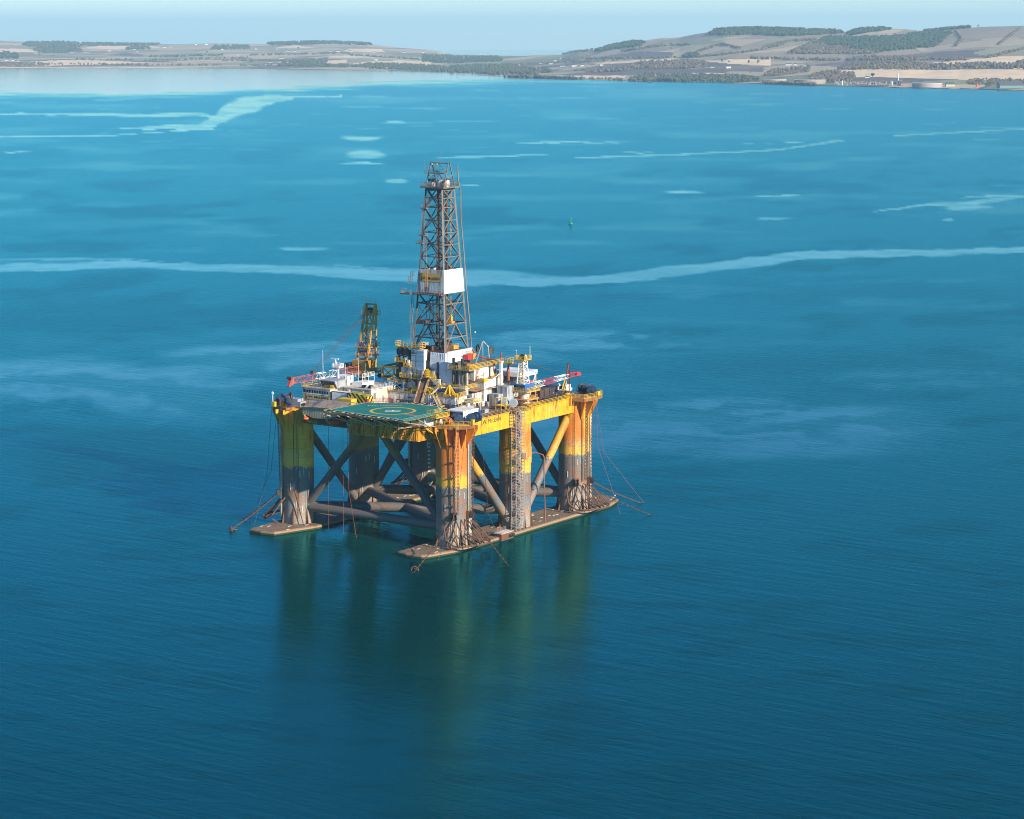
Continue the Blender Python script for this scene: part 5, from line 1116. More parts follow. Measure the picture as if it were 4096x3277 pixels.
for i,(x,y,z,a,b_,c,m) in enumerate(((-8.9,4.6,49.6,.7,.8,1.8,M_wht),(-9.1,4.2,46.2,.7,1.4,1.6,M_gry),(-9.0,-5.2,46.4,.6,1.2,2.2,M_wht),(-9.0,9.4,44.0,1.2,1.4,1.5,M_gry),(-9.4,-7.4,44.4,.6,1.2,1.9,M_wht))):
    mb = MB(); mb.box(x-a/2,x+a/2,y-b_/2,y+b_/2,z,z+c); mb.tube((x-a/2-.1,y,z+c*.6),(x-a/2,y,z+c*.6),.25,8)
    tagit(mb.build('pump_unit', m), ['white pump unit on the platform below the reels','grey pump unit halfway up, right of the tank','white cabinet beside the dark opening','grey pump unit at the foot of the tank','white cabinet under the pale panel'][i], 'machine', 'machines on the service platforms')
# ------------------------------------------------------------------ mud module blocks to the right
MM = thing('mud_module', (5, -12, 38), 'big white box module with rust stains below the upper deck', 'deckhouse')
mb = MB(); mb.box(-.7,8.5,-18.5,-5,38.0,45.9); mb.build('wall', M_wht, MM)
mb = MB(); mb.box(-.9,8.7,-18.7,-5,45.9,46.05); mb.box(8.7,22,-17,8,44.0,44.25); mb.build('roof', steel('roof_rusty', (.26,.17,.12), .5, streak=False), MM)
mb = MB(); mb.box(-.95,1.2,-18.8,-15.4,45.4,46.2); mb.build('yellow_coaming', M_rail, MM)
mb = MB(); mb.add([(-.7,-19.0,43.2),(-6.2,-18.6,42.9),(-6.2,-12.6,43.6),(-.7,-12.6,43.9)],[(0,1,2,3)]); mb.add([(-.7,-19.0,43.05),(-6.2,-18.6,42.75),(-6.2,-12.6,43.45),(-.7,-12.6,43.75)],[(3,2,1,0)]); mb.build('awning', steel('awning_pink', (.42,.28,.18), .5, streak=False), MM)
mb = MB(); mb.box(-6.0,-.7,-17.6,-8.0,38,42.2); mb.build('annex', steel('annex_shade', (.50,.48,.45), .5), MM)
mb = MB(); mb.box(-.76,-.7,-18.2,-17.2,40.0,41.2); mb.box(-.76,-.7,-14.2,-13.2,38.1,40.2); mb.build('door', M_gry, MM)
mb = MB(); mb.bar((.5,-18.62,43.2),(6.8,-18.7,42.4),.14); mb.bar((.5,-18.62,42.9),(6.8,-18.7,41.9),.14); mb.build('wall_pipe', M_rst, MM)
mb = MB(); mb.rail([(8.6,-17.0,44.3),(22,-17,44.3),(22,8,44.3)],1.2,.065,1.6); mb.rail([(8.6,-18.6,46.1),(3,-18.6,46.1)],1.1,.06,1.4); mb.build('railing', M_rail, MM)
mb = MB(); mb.box(8.6,21,-16.5,7,38,44.0); mb.build('rear_wall', M_wht, MM)
for i,(x,y,z,s_) in enumerate(((-7.6,-17.0,38,1.3),(-7.0,-15.2,39.3,1.0),(-7.5,-13.0,38,1.2),(-3.4,-19.6,38.0,1.2),(-1.8,-20.4,38.0,1.0))):
    mb = MB(); mb.box(x-s_/2,x+s_/2,y-s_/2,y+s_/2,z,z+s_*1.4); mb.tube((x-s_/2-.05,y,z+s_*.8),(x-s_/2,y,z+s_*.8),s_*.3,8)
    tagit(mb.build('cabinet', [M_wht,M_gry,M_rst,M_wht,M_gry][i]), ['white cabinet under the pink awning','grey cabinet stacked behind the awning post','rusty cabinet at the left of the awning','white cabinet at the foot of the big white module','grey cabinet beside the module foot, nearest the rail'][i], 'cabinet', 'cabinets on the main deck')
mb = MB(); 
for x,y in ((-13.5,-19.6),(-13.5,-22.5),(-9.5,-20.5),(-9.5,-23.4)): mb.bar((x,y,38),(x,y,40.6),.22)
mb.box(-13.8,-9.2,-23.6,-19.4,40.6,40.8); mb.box(-9.6,-6.6,-21,-18,41.0,41.15); tagit(mb.build('post_canopy', M_wht), 'low white posted canopy between the stairs and the white module', 'canopy')
mb = MB(); mb.rail([(-13.8,-19.4,40.8),(-13.8,-23.6,40.8),(-9.2,-23.6,40.8)],1.1,.08,1.2); tagit(mb.build('guard_rail', M_rail), 'yellow guard rail on the low white canopy', 'railing')
mb = MB(); mb.obox((-16.6,-21.6,38.9),(2.4,2.0,1.8)); mb.obox((-16.6,-21.6,40.0),(1.6,1.2,.5)); tagit(mb.build('yellow_engine', M_rail), 'bright yellow engine box at the foot of the right hand stairs', 'engine')
yt = thing('yellow_scaffold', (-4.4,-27.6,38), 'small yellow open frame on the deck edge left of the grey fans', 'frame')
mb = MB()
for x,y in ((-6.0,-28.6),(-3.2,-28.6),(-6.0,-26.6),(-3.2,-26.6)): mb.bar((x,y,38),(x,y,41.8),.16)
for z in (39.4,41.7): mb.bar((-6,-28.6,z),(-3.2,-28.6,z),.14); mb.bar((-6,-28.6,z),(-6,-26.6,z),.14); mb.bar((-3.2,-28.6,z),(-3.2,-26.6,z),.14); mb.bar((-6,-26.6,z),(-3.2,-26.6,z),.14)
mb.box(-6,-1.6,-28.4,-26.6,39.3,39.4); mb.build('frame', M_rail, yt)
mb = MB(); mb.box(-9.6,-2.0,-32.3,-30.6,38.1,38.3)
for k in range(9): mb.box(-15+k*1.35,-14.2+k*1.35,-31.6,-30.9,38.1,38.6)
tagit(mb.build('deck_fittings', M_rst), 'row of rusty fittings along the deck edge above the rig name', 'deck fittings')
# stacks
mb = MB(); mb.box(5.6,6.4,-20.7,-19.9,38,51.0); mb.box(5.4,6.6,-20.9,-19.7,50.9,51.3); mb.bar((5.7,-20.3,47.5),(1.5,-18,44.6),.14); mb.bar((5.7,-20.3,48.5),(9.4,-17.4,44.5),.14); tagit(mb.build('white_stack', M_wht2), 'tall square white exhaust stack right of the upper deck', 'exhaust stack')
mb = MB(); mb.box(3.0,6.6,-24.6,-20.8,38.0,43.9); mb.box(.6,3.0,-23.0,-19.4,38.0,41.6); tagit(mb.build('grey_cabin', steel('cabin_grey', (.36,.40,.44), .45)), 'grey rust streaked cabin below the white exhaust stack', 'cabin')
for (x,y,lab,s_) in ((9.6,-15.3,'rusty exhaust pipe with its top bent left, beside the upper deck lookout',-1), (12.4,-18.6,'rusty exhaust pipe with its top bent right, beside the white stack',1)):
    mb = MB(); mb.tube((x,y,44.2),(x,y,47.2),.55,12); mb.tube((x,y,47.2),(x,y,48.4),.55,12,.3); l = LAT*s_*1.0
    mb.path([Vector((x,y,48.3)), Vector((x,y,48.8)), Vector((x,y,49.4))+l*.4, Vector((x,y,49.6))+l*1.2, Vector((x,y,49.6))+l*2.6],.33,9); tagit(mb.build('exhaust_pipe', steel('exhaust_rust', (.24,.07,.04), .3)), lab, 'exhaust pipe', 'rusty exhaust pipes')
# lifeboat cover at the back right
LC = thing('boat_canopy', (16, -18, 44), 'big white slab roof on grey ribbed walls behind the lattice tower', 'canopy')
mb = MB(); mb.box(12.4,22.0,-23.2,-12.6,45.6,47.0); mb.build('roof', M_wht2, LC)
mb = MB(); mb.box(13.4,20.5,-18.6,-13.2,44.3,45.6); mb.box(13.2,13.4,-22,-12.8,41.0,45.6)
for k in range(16): mb.box(13.08,13.2,-22+k*.57,-21.75+k*.57,41.2,45.5)
mb.build('ribbed_wall', M_gry, LC)
mb = MB(); mb.bar((13.2,-22.8,38),(13.2,-22.8,45.6),.3); mb.bar((21.5,-22.8,38),(21.5,-22.8,45.6),.3); mb.bar((21.5,-22.8,45.6),(17,-23.5,39),.25); mb.build('post', M_wht, LC)
lifeboat((17.5,-22.4,42.4), R_(5), 8.0, 'orange lifeboat under the white slab roof behind the lattice tower', 1.0)

# ------------------------------------------------------------------ lattice helper and cranes
def lattice(mb, p, q, w0, h0, w1, h1, n, r=.11, rd=.07, side=None, col=None):
    p = Vector(p); q = Vector(q); d = (q-p).normalized(); s_ = Vector(side).normalized() if side is not None else d.cross(Vector((0,0,1))).normalized(); u = s_.cross(d).normalized()
    def c(t, i, j): return p.lerp(q, t)+s_*i*(w0+(w1-w0)*t)/2+u*j*(h0+(h1-h0)*t)/2
    cs = ((-1,-1),(1,-1),(1,1),(-1,1))
    for k in range(n):
        t0, t1 = k/n, (k+1)/n
        if col: mb.mat(col(t0))
        for i in range(4):
            a, b_ = cs[i], cs[(i+1) % 4]; mb.tube(c(t0,*a), c(t1,*a), r, 5, cap=False)
            mb.tube(c(t0,*(a if k % 2 else b_)), c(t1,*(b_ if k % 2 else a)), rd, 4, cap=False); mb.tube(c(t0,*a), c(t0,*b_), rd, 4, cap=False)
    mb.mat(0); return c
M_pink = steel('boom_red', (.46,.10,.08), .3); M_bred = steel('boom_bright_red', (.46,.04,.045), .15)
YC = thing('yellow_crane', (-3.6, 26.7, 38), 'tall yellow pedestal crane with its red and white boom lowered to the left', 'crane')
mb = MB(); mb.lathe([(1.75,38),(1.75,43.4)],(-3.6,26.7,0),24); mb.build('pedestal', steel('pedestal_blue', (.07,.14,.19), .2), YC)
mb = MB(); mb.lathe([(1.7,43.4),(2.0,43.6),(2.0,44.1),(2.5,44.6),(2.5,45.0)],(-3.6,26.7,0),24); mb.build('turntable', M_cyel, YC)
mb = MB(); mb.prismy([(-6.6,45.0),(-6.2,49.2),(-.2,49.2),(.2,46),(-.6,45.0)],24.0,29.2); mb.build('machinery_house', steel('house_ochre', (.62,.29,.03), .3), YC)
mb = MB(); mb.box(-7.6,2.0,23.0,30.2,44.9,45.05); mb.rail([(-7.6,30.2,45.05),(2,30.2,45.05),(2,23,45.05),(-7.6,23,45.05)],1.1,.06,1.4); mb.build('catwalk', M_cyel, YC)
mb = MB(); mb.box(-7.4,-4.2,29.5,31.4,45.6,48.2); cb = mb.build('cab', steel('cab_teal', (.02,.07,.075), .1), YC)
mb = MB(); mb.box(-7.46,-7.4,29.7,31.2,46.2,48.0); mb.box(-7.2,-4.6,29.42,29.5,46.4,47.9); mb.build('windscreen', M_glass, cb)
TOPx = .3
for x0,y,m in ((-5.0,28.2,0),(-5.0,24.2,0),(-.5,28.2,1),(-.5,24.2,1)):
    mb = MB(); yt_ = 26.2+(y-26.2)*.92; mb.bar((x0,y,49.0),(TOPx-(.7 if m == 0 else 0),yt_,66.6),.55,.5); mb.build('mast_leg', M_cyel, YC)
mb = MB(); mb.bar((TOPx-.3,24.1,66.7),(TOPx-.3,28.4,66.7),.5); mb.bar((TOPx-.3,24.1,63.2),(TOPx-.3,28.4,63.2),.4); mb.build('head_beam', M_cyel, YC)
mb = MB()
for z in (52.5,55.5,58,60.5):
    t = (z-49)/17.6
    for y in (24.2,28.2): mb.bar((-5+t*4.6,y,z),(-.5+t*.8,y,z),.25)
    mb.bar((-5+t*4.6,24.2,z),(-5+t*4.6,28.2,z),.25); mb.bar((-.5+t*.8,24.2,z),(-.5+t*.8,28.2,z),.25)
for z,z2 in ((52.5,55.5),(55.5,58.0),(58,62)):
    t = (z-49)/17.6; t2 = (z2-49)/17.6; mb.bar((-5+t*4.6,24.2,z),(-5+t2*4.6,28.2,z2),.22); mb.bar((-.5+t*.8,28.2,z),(-.5+t2*.8,24.2,z2),.22)
mb.bar((-.6,26.2,63),(-1.2,28.2,58.2),.25); mb.bar((-.6,26.2,63),(-1.2,24.4,58.2),.25); mb.build('mast_bracing', M_cyel, YC)
mb = MB()
for k in range(4): mb.tube((TOPx-.5,25.4+k*.45,65.0),(TOPx-.5,25.6+k*.45,65.0),.7,14)
mb.obox((TOPx-.4,26.2,64.2),(.6,1.0,.9)); mb.build('sheave', M_dk, YC)
for z,w_ in ((50.6,1.0),(53.3,.8)):
    mb = MB(); mb.box(-5.2,.4,23.4,28.8,z-.2,z); mb.rail([(-5.2,28.8,z),(-5.2,23.4,z),(.6,23.4,z),(.6,28.8,z)],1.2,.06,1.3); mb.build('mast_platform', M_cyel, YC)
    mb = MB(); mb.obox((-3.2,27.3,z+.7),(1.8,2.2,1.3)); mb.build('winch_drum', M_blu, YC)
mb = MB(); mb.rail([(-1.6,29,63.3),(-1.6,23.4,63.3),(1.2,23.4,63.3),(1.2,29,63.3)],1.6,.07,1.2); mb.ladder((-.9,29.1,50),(-.4,29.1,66),.5,(1,0,0),.05,.6); mb.tube((0,28.3,66.8),(0,28.3,69.4),.05,4); mb.tube((0,24.6,66.8),(0,24.6,67.8),.12,6); mb.build('mast_railing', M_cyel, YC)
BR, BT = Vector((-6.4,26.4,46.6)), Vector((-33.2,31.4,45.5))
mb = MB(); lattice(mb, BR, BT, 1.9, 2.0, 1.3, 1.6, 14, .085, .045, None, lambda t: 1 if .34 < t < .62 else 0); bm_ = mb.build('boom', [M_pink, M_wht2], YC)
mb = MB(); mb.prismy([(-33.0,44.7),(-33.2,46.3),(-34.4,46.5),(-35.7,44.0),(-35.2,43.7)],30.9,31.9); mb.build('boom_head', M_pink, YC)
mb = MB(); mb.tube((-34.6,30.7,46.5),(-34.6,32.2,46.5),.5,12); mb.tube((-34.0,31.4,44.5),(-34.0,31.4,40.8),.04,4); mb.obox((-34,31.4,41.6),(.5,.4,.9)); mb.build('hook_block', M_dk, YC)
mb = MB(); bq = BR.lerp(BT,.70)+Vector((0,0,1.6)); mb.obox(bq,(1.4,1.0,.8))
for k in range(5): mb.tube((TOPx-.8,25.3+k*.45,65.0), bq+Vector((0,-.6+k*.3,.3)), .035, 4)
mb.tube((TOPx-.8,26.2,65.4), BT+Vector((0,0,1.2)), .03, 4); mb.build('luffing_rope', M_rope, YC)
mb = MB(); mb.bar((-7.8,29,39),(-7.8,34,41.5),.2); mb.tube((-1,31.5,43.0),(6,16,44.2),.08,5); mb.lathe([(.1,-.2),(.8,-.1),(.8,.1),(.1,.2)],(1.2,24.0,43.6),12,'x'); tagit(mb.build('hose_line', M_blk), 'black hose line with a red reel between the crane pedestal and the gantry', 'hose')
mb = MB()
for x,y in ((1.2,24.5),(2.2,24.5),(1.2,23.2),(2.2,23.2)): mb.bar((x,y,38),(x,y,46),.12)
for z in range(39,46): mb.bar((1.2,24.5,z),(2.2,23.2,z),.08); mb.bar((2.2,24.5,z),(1.2,23.2,z+.8),.08)
tagit(mb.build('access_tower', M_dk), 'thin dark lattice access tower right of the crane pedestal', 'tower')
mb = MB(); mb.rail([(-8.5,31.6,39.2),(-8.5,23,39.2),(1,22.6,39.2)],1.2,.06,1.4); mb.box(-8.6,1.2,22.5,31.6,39.0,39.2); tagit(mb.build('crane_base_deck', M_blu), 'dark blue railed base deck round the yellow crane pedestal', 'platform')

BC = thing('blue_crane', (9.5, -26.6, 38), 'crane with a blue cab, white lattice tower and red and white boom', 'crane')
mb = MB(); mb.lathe([(1.9,38),(1.9,38.4),(1.6,38.5),(1.6,41.9),(1.9,42.0)],(9.5,-26.6,0),24); mb.build('pedestal', M_wht, BC)
mb = MB(); mb.prism([(6.0,-30.0),(13.4,-30.0),(13.8,-24),(12.4,-22.4),(6,-22.4)],41.95,42.2); mb.build('slew_deck', M_cyel, BC)
mb = MB(); mb.rail([(6.0,-22.4,42.2),(6.0,-30,42.2),(13.4,-30,42.2),(13.8,-24,42.2),(12.4,-22.4,42.2)],1.2,.07,1.3,True); mb.build('railing', M_rail, BC)
mb = MB(); mb.box(7.4,12.6,-28.4,-23.4,42.3,44.3)
for k in range(4): mb.box(8.0+k*1.2,8.5+k*1.2,-28.46,-28.4,42.8,43.8)
cb = mb.build('cab', steel('cab_blue', (.015,.15,.40), .2), BC)
mb = MB(); mb.box(7.34,7.4,-27.8,-26.2,42.9,44.0); mb.box(7.34,7.4,-25.8,-24.2,42.9,44.0); mb.build('window', M_glass, cb)
mb = MB(); lattice(mb, (9.2,-26.4,44.3), (9.2,-26.4,51.8), 3.0, 2.6, 1.8, 1.6, 7, .17, .09, (1,0,0)); mb.build('lattice_tower', M_wht2, BC)
mb = MB(); mb.ladder((8.2,-26.0,44.3),(8.5,-26.0,51.8),1.3,(.5,-1,0),.12,.45); mb.build('ladder', M_rail, BC)
mb = MB(); mb.box(7.2,11.2,-28.2,-24.6,51.8,51.95); mb.rail([(7.2,-24.6,51.95),(7.2,-28.2,51.95),(11.2,-28.2,51.95),(11.2,-24.6,51.95)],1.2,.08,1.1,True); mb.build('top_platform', M_rail, BC)
for i, dy in enumerate((-.9,.2,1.0)): mb = MB(); mb.tube((9.2+dy*.4,-26.4+dy,52.8),(9.5+dy*.4,-26.6+dy,52.8),.75,12); mb.build('sheave', M_dk if i else M_wht, BC)
mb = MB(); mb.tube((10.8,-27.9,52),(10.8,-27.9,56),.08,5); mb.tube((7.5,-25,52),(7.5,-25,54.6),.06,5); mb.tube((7.5,-25,54.6),(7.5,-25,55.0),.16,6); mb.build('top_aerial', M_wht, BC)
B2R, B2T = Vector((12.4,-27.2,43.2)), Vector((35.6,-29.0,44.6))
mb = MB(); lattice(mb, B2R, B2T, 1.8, 1.7, 1.0, 1.0, 15, .085, .045, None, lambda t: 1 if (t < .21 or .47 < t < .74) else 0); mb.build('boom', [M_bred, M_wht2], BC)
mb = MB(); mb.prismy([(35.4,43.9),(35.4,45.3),(37.4,44.7),(38.0,44.0),(37.2,43.8)],-29.5,-28.5); mb.tube((37.4,-29.3,44.4),(37.4,-28.7,44.4),.5,10); mb.build('boom_head', M_bred, BC)
mb = MB(); mb.tube((37.6,-29,44),(37.6,-29,40),.04,4); mb.tube((36.6,-29,44),(36.6,-29,41),.04,4); mb.obox((37.6,-29,40.2),(.4,.4,.8))
for k in range(4):
    pts = sag((9.8,-26.5+k*.3,52.6),(34.5,-28.9+k*.15,45.9),1.9,10); mb.path(pts,.035,4)
mb.build('luffing_rope', M_rope, BC)
mb = MB(); mb.prism([(6.4,-31),(12.8,-31),(12.8,-23),(6.4,-23)],38.0,38.3); mb.rail([(6.8,-29.6,39.6),(12.4,-29.6,39.6),(12.4,-24,39.6)],1.1,.06,1.2); mb.box(6.6,12.6,-29.8,-23.8,39.4,39.6)
for x,y in ((6.8,-29.6),(12.4,-29.6),(6.8,-24)): mb.bar((x,y,38),(x,y,39.6),.2)
tagit(mb.build('crane_base_deck', M_cyel), 'yellow railed base deck round the white pedestal of the blue crane', 'platform')
# boom rest: dark red mast with yellow stays
RM = thing('boom_rest_mast', (31, -28, 38), 'dark red leaning mast near the tip of the short boom', 'mast')
mb = MB(); mb.bar((30.2,-27.6,38.2),(31.8,-28.6,48.2),.4); mb.bar((32.2,-28.6,38.2),(32.0,-28.7,48.2),.3)
for k in range(7): mb.bar((30.2+.23*k,-27.6-.14*k,38.6+1.35*k),(32.2,-28.6,39.3+1.3*k),.12)
mb.bar((31.4,-28.6,48.1),(32.4,-28.6,48.1),.4); mb.build('pole', steel('mast_maroon', (.09,.02,.022), .3), RM)
mb = MB(); mb.bar((29.6,-26.9,38),(30.8,-28.0,43.6),.3); mb.bar((29.0,-28.0,38.1),(30.8,-28.2,42),.22); mb.build('stay', M_rail, RM)
mb = MB(); mb.obox((30.6,-28.4,38.8),(2.4,2.2,1.4)); mb.build('base_box', M_dk, RM)
for i in range(5):
    x = 21.6+i*2.75; mb = MB(); mb.box(x,x+2.5,-24.4,-16.5,38.0,40.4+.1*(i % 2)); 
    for k in range(5): mb.box(x+.1+k*.48,x+.3+k*.48,-24.46,-24.4,38.2,40.2)
    tagit(mb.build('dark_container', steel('container_dark_%d' % (i % 3), [(.05,.06,.07),(.09,.07,.06),(.035,.05,.07)][i % 3], .45)), ['dark container nearest the blue crane pedestal','second dark container from the blue crane','middle one of the row of dark containers','second dark container from the dark red mast','dark container nearest the dark red mast'][i], 'container', 'row of dark containers on the deck')
mb = MB(); lattice(mb, (14.0,-30.6,38.9), (27.0,-30.0,39.6), 1.3,1.3,1.1,1.1, 13, .1, .06); tagit(mb.build('spare_boom', M_latb), 'brown lattice boom section lying on deck inside the right rail', 'boom section')
for i,(y0,y1) in enumerate(((-27.6,-27.2),(-27.0,-26.6),(-26.4,-26.0))):
    mb = MB(); mb.tube((15.5,y0,38.35),(28.5,y1,38.35),.22,8); tagit(mb.build('drill_pipe', [M_rst,M_wht,M_rst][i]), ['long pipe lying nearest the right rail','pale long pipe lying between two rusty ones','rusty long pipe lying nearest the dark containers'][i], 'pipe', 'pipes lying on deck')
lb = thing('work_boat', (34, -26, 38.8), 'small white workboat on deck by the far right winches', 'boat')
mb = MB(); vs = []
for u,w_,z0 in ((-1,.9,.2),(-.3,1.1,0),(.4,1.0,.05),(1,.05,.5)):
    for y,z in ((-1,1.1),(-.6,z0),(.6,z0),(1,1.1)): vs.append((34.4+u*3.2, -26.2+y*w_, 38.5+z))
mb.add(vs, [(i*4+k,i*4+k+1,(i+1)*4+k+1,(i+1)*4+k) for i in range(3) for k in range(3)]+[(0,3,2,1)]+[(i*4+3,i*4,(i+1)*4,(i+1)*4+3) for i in range(3)]); mb.build('hull', M_wht2, lb)
mb = MB(); mb.box(33.0,35.4,-27.0,-25.4,39.6,41.0); mb.build('cabin', M_wht2, lb); mb = MB(); mb.box(32.96,33.0,-26.8,-25.6,40.1,40.8); mb.build('window', M_glass, lb)
mb = MB(); mb.tube((34.2,-26.2,41),(34.2,-26.2,43.2),.07,5); mb.bar((33.9,-26.2,42.6),(34.6,-26.2,42.6),.2); mb.build('mast', M_wht, lb)
mb = MB(); mb.lathe([(.05,1.0),(.55,.8),(.8,.2),(.6,0)],(31.8,-24.6,40.6),12); mb.tube((31.8,-24.6,38),(31.8,-24.6,40.7),.3,8); tagit(mb.build('satellite_dome', M_wht2), 'small white satellite dome left of the workboat', 'dome')
for i,(x,y) in enumerate(((.4,-28.8),(-1.6,-26.9),(1.2,-25.4))):
    fn = thing('ventilator_fan', (x,y,38), ['big round grey ventilator at the front of the group','smaller grey ventilator left of the big one','grey ventilator behind the big round one'][i], 'ventilator', 'round ventilators on the deck'); r = (1.35,1.0,1.15)[i]; dv = Vector((-.9,-.43,0)).normalized()
    c_ = Vector((x,y,39.5)); mb = MB(); mb.tube(c_-dv*.5, c_+dv*.5, r, 20); mb.build('drum', steel('fan_grey', (.36,.42,.46), .1), fn)
    mb = MB(); mb.tube(c_+dv*.5, c_+dv*.56, r*.8, 16); mb.build('face_plate', M_gry, fn); mb = MB(); mb.tube((x,y,38.0),(x,y,38.8),.4,8); mb.build('pedestal', M_rst, fn)

# ------------------------------------------------------------------ scaffold stair tower, riser, boat landing
ST = thing('scaffold_tower', (-4.9,-33.6,1.2), 'silver scaffold stair tower climbing the middle leg from the pontoon to the deck', 'scaffold')
mb = MB(); rx = (-7.4,-5.2,-2.9); ry = (-35.2,-33.4); M_scaf = steel('scaffold_tube', (.34,.31,.29), .3, .5, .2)
for x in rx:
    for y in ry: mb.tube((x,y,1.2),(x,y,38.6),.09,5)
mb.build('standard', M_scaf, ST)
mb = MB(); z = 2.2; k = 0
while z < 38.4:
    for y in ry: mb.tube((rx[0],y,z),(rx[2],y,z),.07,4,cap=False)
    for x in rx: mb.tube((x,ry[0],z),(x,ry[1],z),.07,4,cap=False)
    z += 1.0
mb.build('ledger', M_scaf, ST)
mb = MB(); md = MB()
for k in range(14):
    z = 1.4+k*2.65; a, b_ = ((rx[1],z),(rx[2],z+2.65)) if k % 2 == 0 else ((rx[2],z),(rx[1],z+2.65))
    mb.stair((a[0],-34.0,a[1]),(b_[0],-34.0,b_[1]),.7,(0,1,0),0,0); md.tube((rx[0],ry[0],z),(rx[1],ry[0],z+2.65),.06,4); md.box(rx[0],rx[1],ry[0],ry[1],z+2.55,z+2.62) if k % 2 else None
mb.build('stair_flight', M_scaf, ST); md.build('diagonal', steel('scaffold_red', (.36,.2,.17), .3), ST)
mb = MB(); mb.path([(9.6,-33.6,22.4),(10.0,-33.8,21.6),(10.0,-33.9,14),(10.2,-34.2,1.1)],.2,8); mb.path([(9.6,-33.6,22.4),(6.4,-32.8,23.6),(4.4,-31.8,23.0)],.18,8); mb.tube((10,-34,12.5),(7.4,-33.2,12.5),.1,6); tagit(mb.build('riser_pipe', steel('riser_rust', (.24,.10,.06), .5)), 'rust red standpipe standing on the pontoon right of the middle leg', 'pipe')
BL = thing('boat_landing', (-14.5,-35.2,1.2), 'brown steel boat landing with tyres on the side of the near pontoon', 'boat landing')
mb = MB(); mb.box(-17.4,-11.0,-36.7,-34.0,-.6,2.1); mb.build('fender_box', steel('landing_brown', (.17,.075,.045), .5), BL); mb = MB(); mb.box(-17.6,-10.9,-36.8,-33.8,2.1,2.2); mb.build('deck_plate', M_wht, BL)
for k in range(3): mb = MB(); mb.lathe([(.22,-.16),(.5,-.16),(.55,0),(.5,.16),(.22,.16)],(-13.2+k*.95,-36.92,1.0),12,'y'); mb.build('tyre', M_blk, BL)
mb = MB(); mb.rail([(-17.4,-36.6,2.2),(-17.4,-34.0,2.2),(-11.2,-34.0,2.2)],1.1,.05,1.4); mb.rail([(-24,-33,1.2),(-24,-27,1.2),(-18,-26,1.2)],1.1,.05,1.6); mb.build('railing', M_scaf, BL)
mb = MB(); n = 14; cc = Vector((-14.4,-33.9,2.9))
for k in range(n): a, b_ = 2*math.pi*k/n, 2*math.pi*(k+1)/n; mb.tube(cc+Vector((.55*math.cos(a),0,.55*math.sin(a))), cc+Vector((.55*math.cos(b_),0,.55*math.sin(b_))), .13, 5, cap=False)
tagit(mb.build('life_ring', M_red), 'red life ring hung on the rail of the boat landing', 'life ring')

# ------------------------------------------------------------------ small fittings on the module walls
def fit(parent, x, y0, y1, z0, z1, n, seed):
    """doors, vents, pipes and trays on a wall that faces the bow (plane at x)"""
    q = random.Random(seed)
    for k in range(n):
        y = q.uniform(y0, y1-1.0); z = q.uniform(z0, z1-1.0); kind = q.randrange(4); mb = MB()
        if kind == 0: mb.box(x-.1, x-.01, y, y+.8, z, z+min(1.9, z1-z)); mb.build('door', M_gry, parent)
        elif kind == 1: mb.box(x-.35, x-.01, y, y+.9, z, z+.7); mb.build('vent', q.choice([M_gry, M_rst, M_wht]), parent)
        elif kind == 2: mb.path([(x-.15, y, z0+.1), (x-.15, y, z), (x-.15, min(y1, y+q.uniform(1, 4)), z), (x-.15, min(y1, y+q.uniform(1, 4)), z1)], .07, 5); mb.build('wall_pipe', q.choice([M_rst, M_dk, M_gry]), parent)
        else: mb.box(x-.3, x-.01, y, min(y1, y+q.uniform(1.5, 4)), z, z+.15); mb.build('cable_tray', q.choice([M_dk, M_rst]), parent)
def fity(parent, y, x0, x1, z0, z1, n, seed):
    q = random.Random(seed)
    for k in range(n):
        x = q.uniform(x0, x1-1.2); z = q.uniform(z0, z1-1.0); kind = q.randrange(4); mb = MB()
        if kind == 0: mb.box(x, x+.8, y-.1, y-.01, z, z+min(1.9, z1-z)); mb.build('door', M_gry, parent)
        elif kind == 1: mb.box(x, x+.9, y-.35, y-.01, z, z+.7); mb.build('vent', q.choice([M_gry, M_rst]), parent)
        elif kind == 2: mb.path([(x, y-.15, z0), (x, y-.15, z), (min(x1, x+q.uniform(1, 4)), y-.15, z)], .07, 5); mb.build('wall_pipe', q.choice([M_rst, M_dk]), parent)
        else: mb.box(x, min(x1, x+q.uniform(1.5, 4)), y-.3, y-.01, z, z+.15); mb.build('cable_tray', M_dk, parent)
fit(SB, -8.03, -16.8, 8.0, 42.3, 48.6, 26, 1); fit(SB, -8.63, -1.4, 3.8, 49.2, 54.6, 5, 2); fit(UD, -4.03, -16.8, -9, 46.0, 49.3, 5, 3); fity(UD, -17.03, -4, 3.4, 46, 49.2, 5, 4); fit(MM, -6.03, -17.4, -8.4, 38.2, 42, 7, 5)
fity(MM, -18.53, -.5, 8.2, 38.2, 45.4, 9, 6); fit(WHs, -14.42, -17, 9.4, 38.3, 41.6, 9, 7); fit(DH, -23.03, 9, 21, 42.0, 43.0, 2, 8); fity(DH, 8.57, -22.8, -9, 38.4, 42.8, 7, 9); fity(BH, 21.57, -26.8, -17, 39, 42.4, 3, 10); fity(SB, -8.33, -3.8, 7, 51.2, 54, 4, 11)
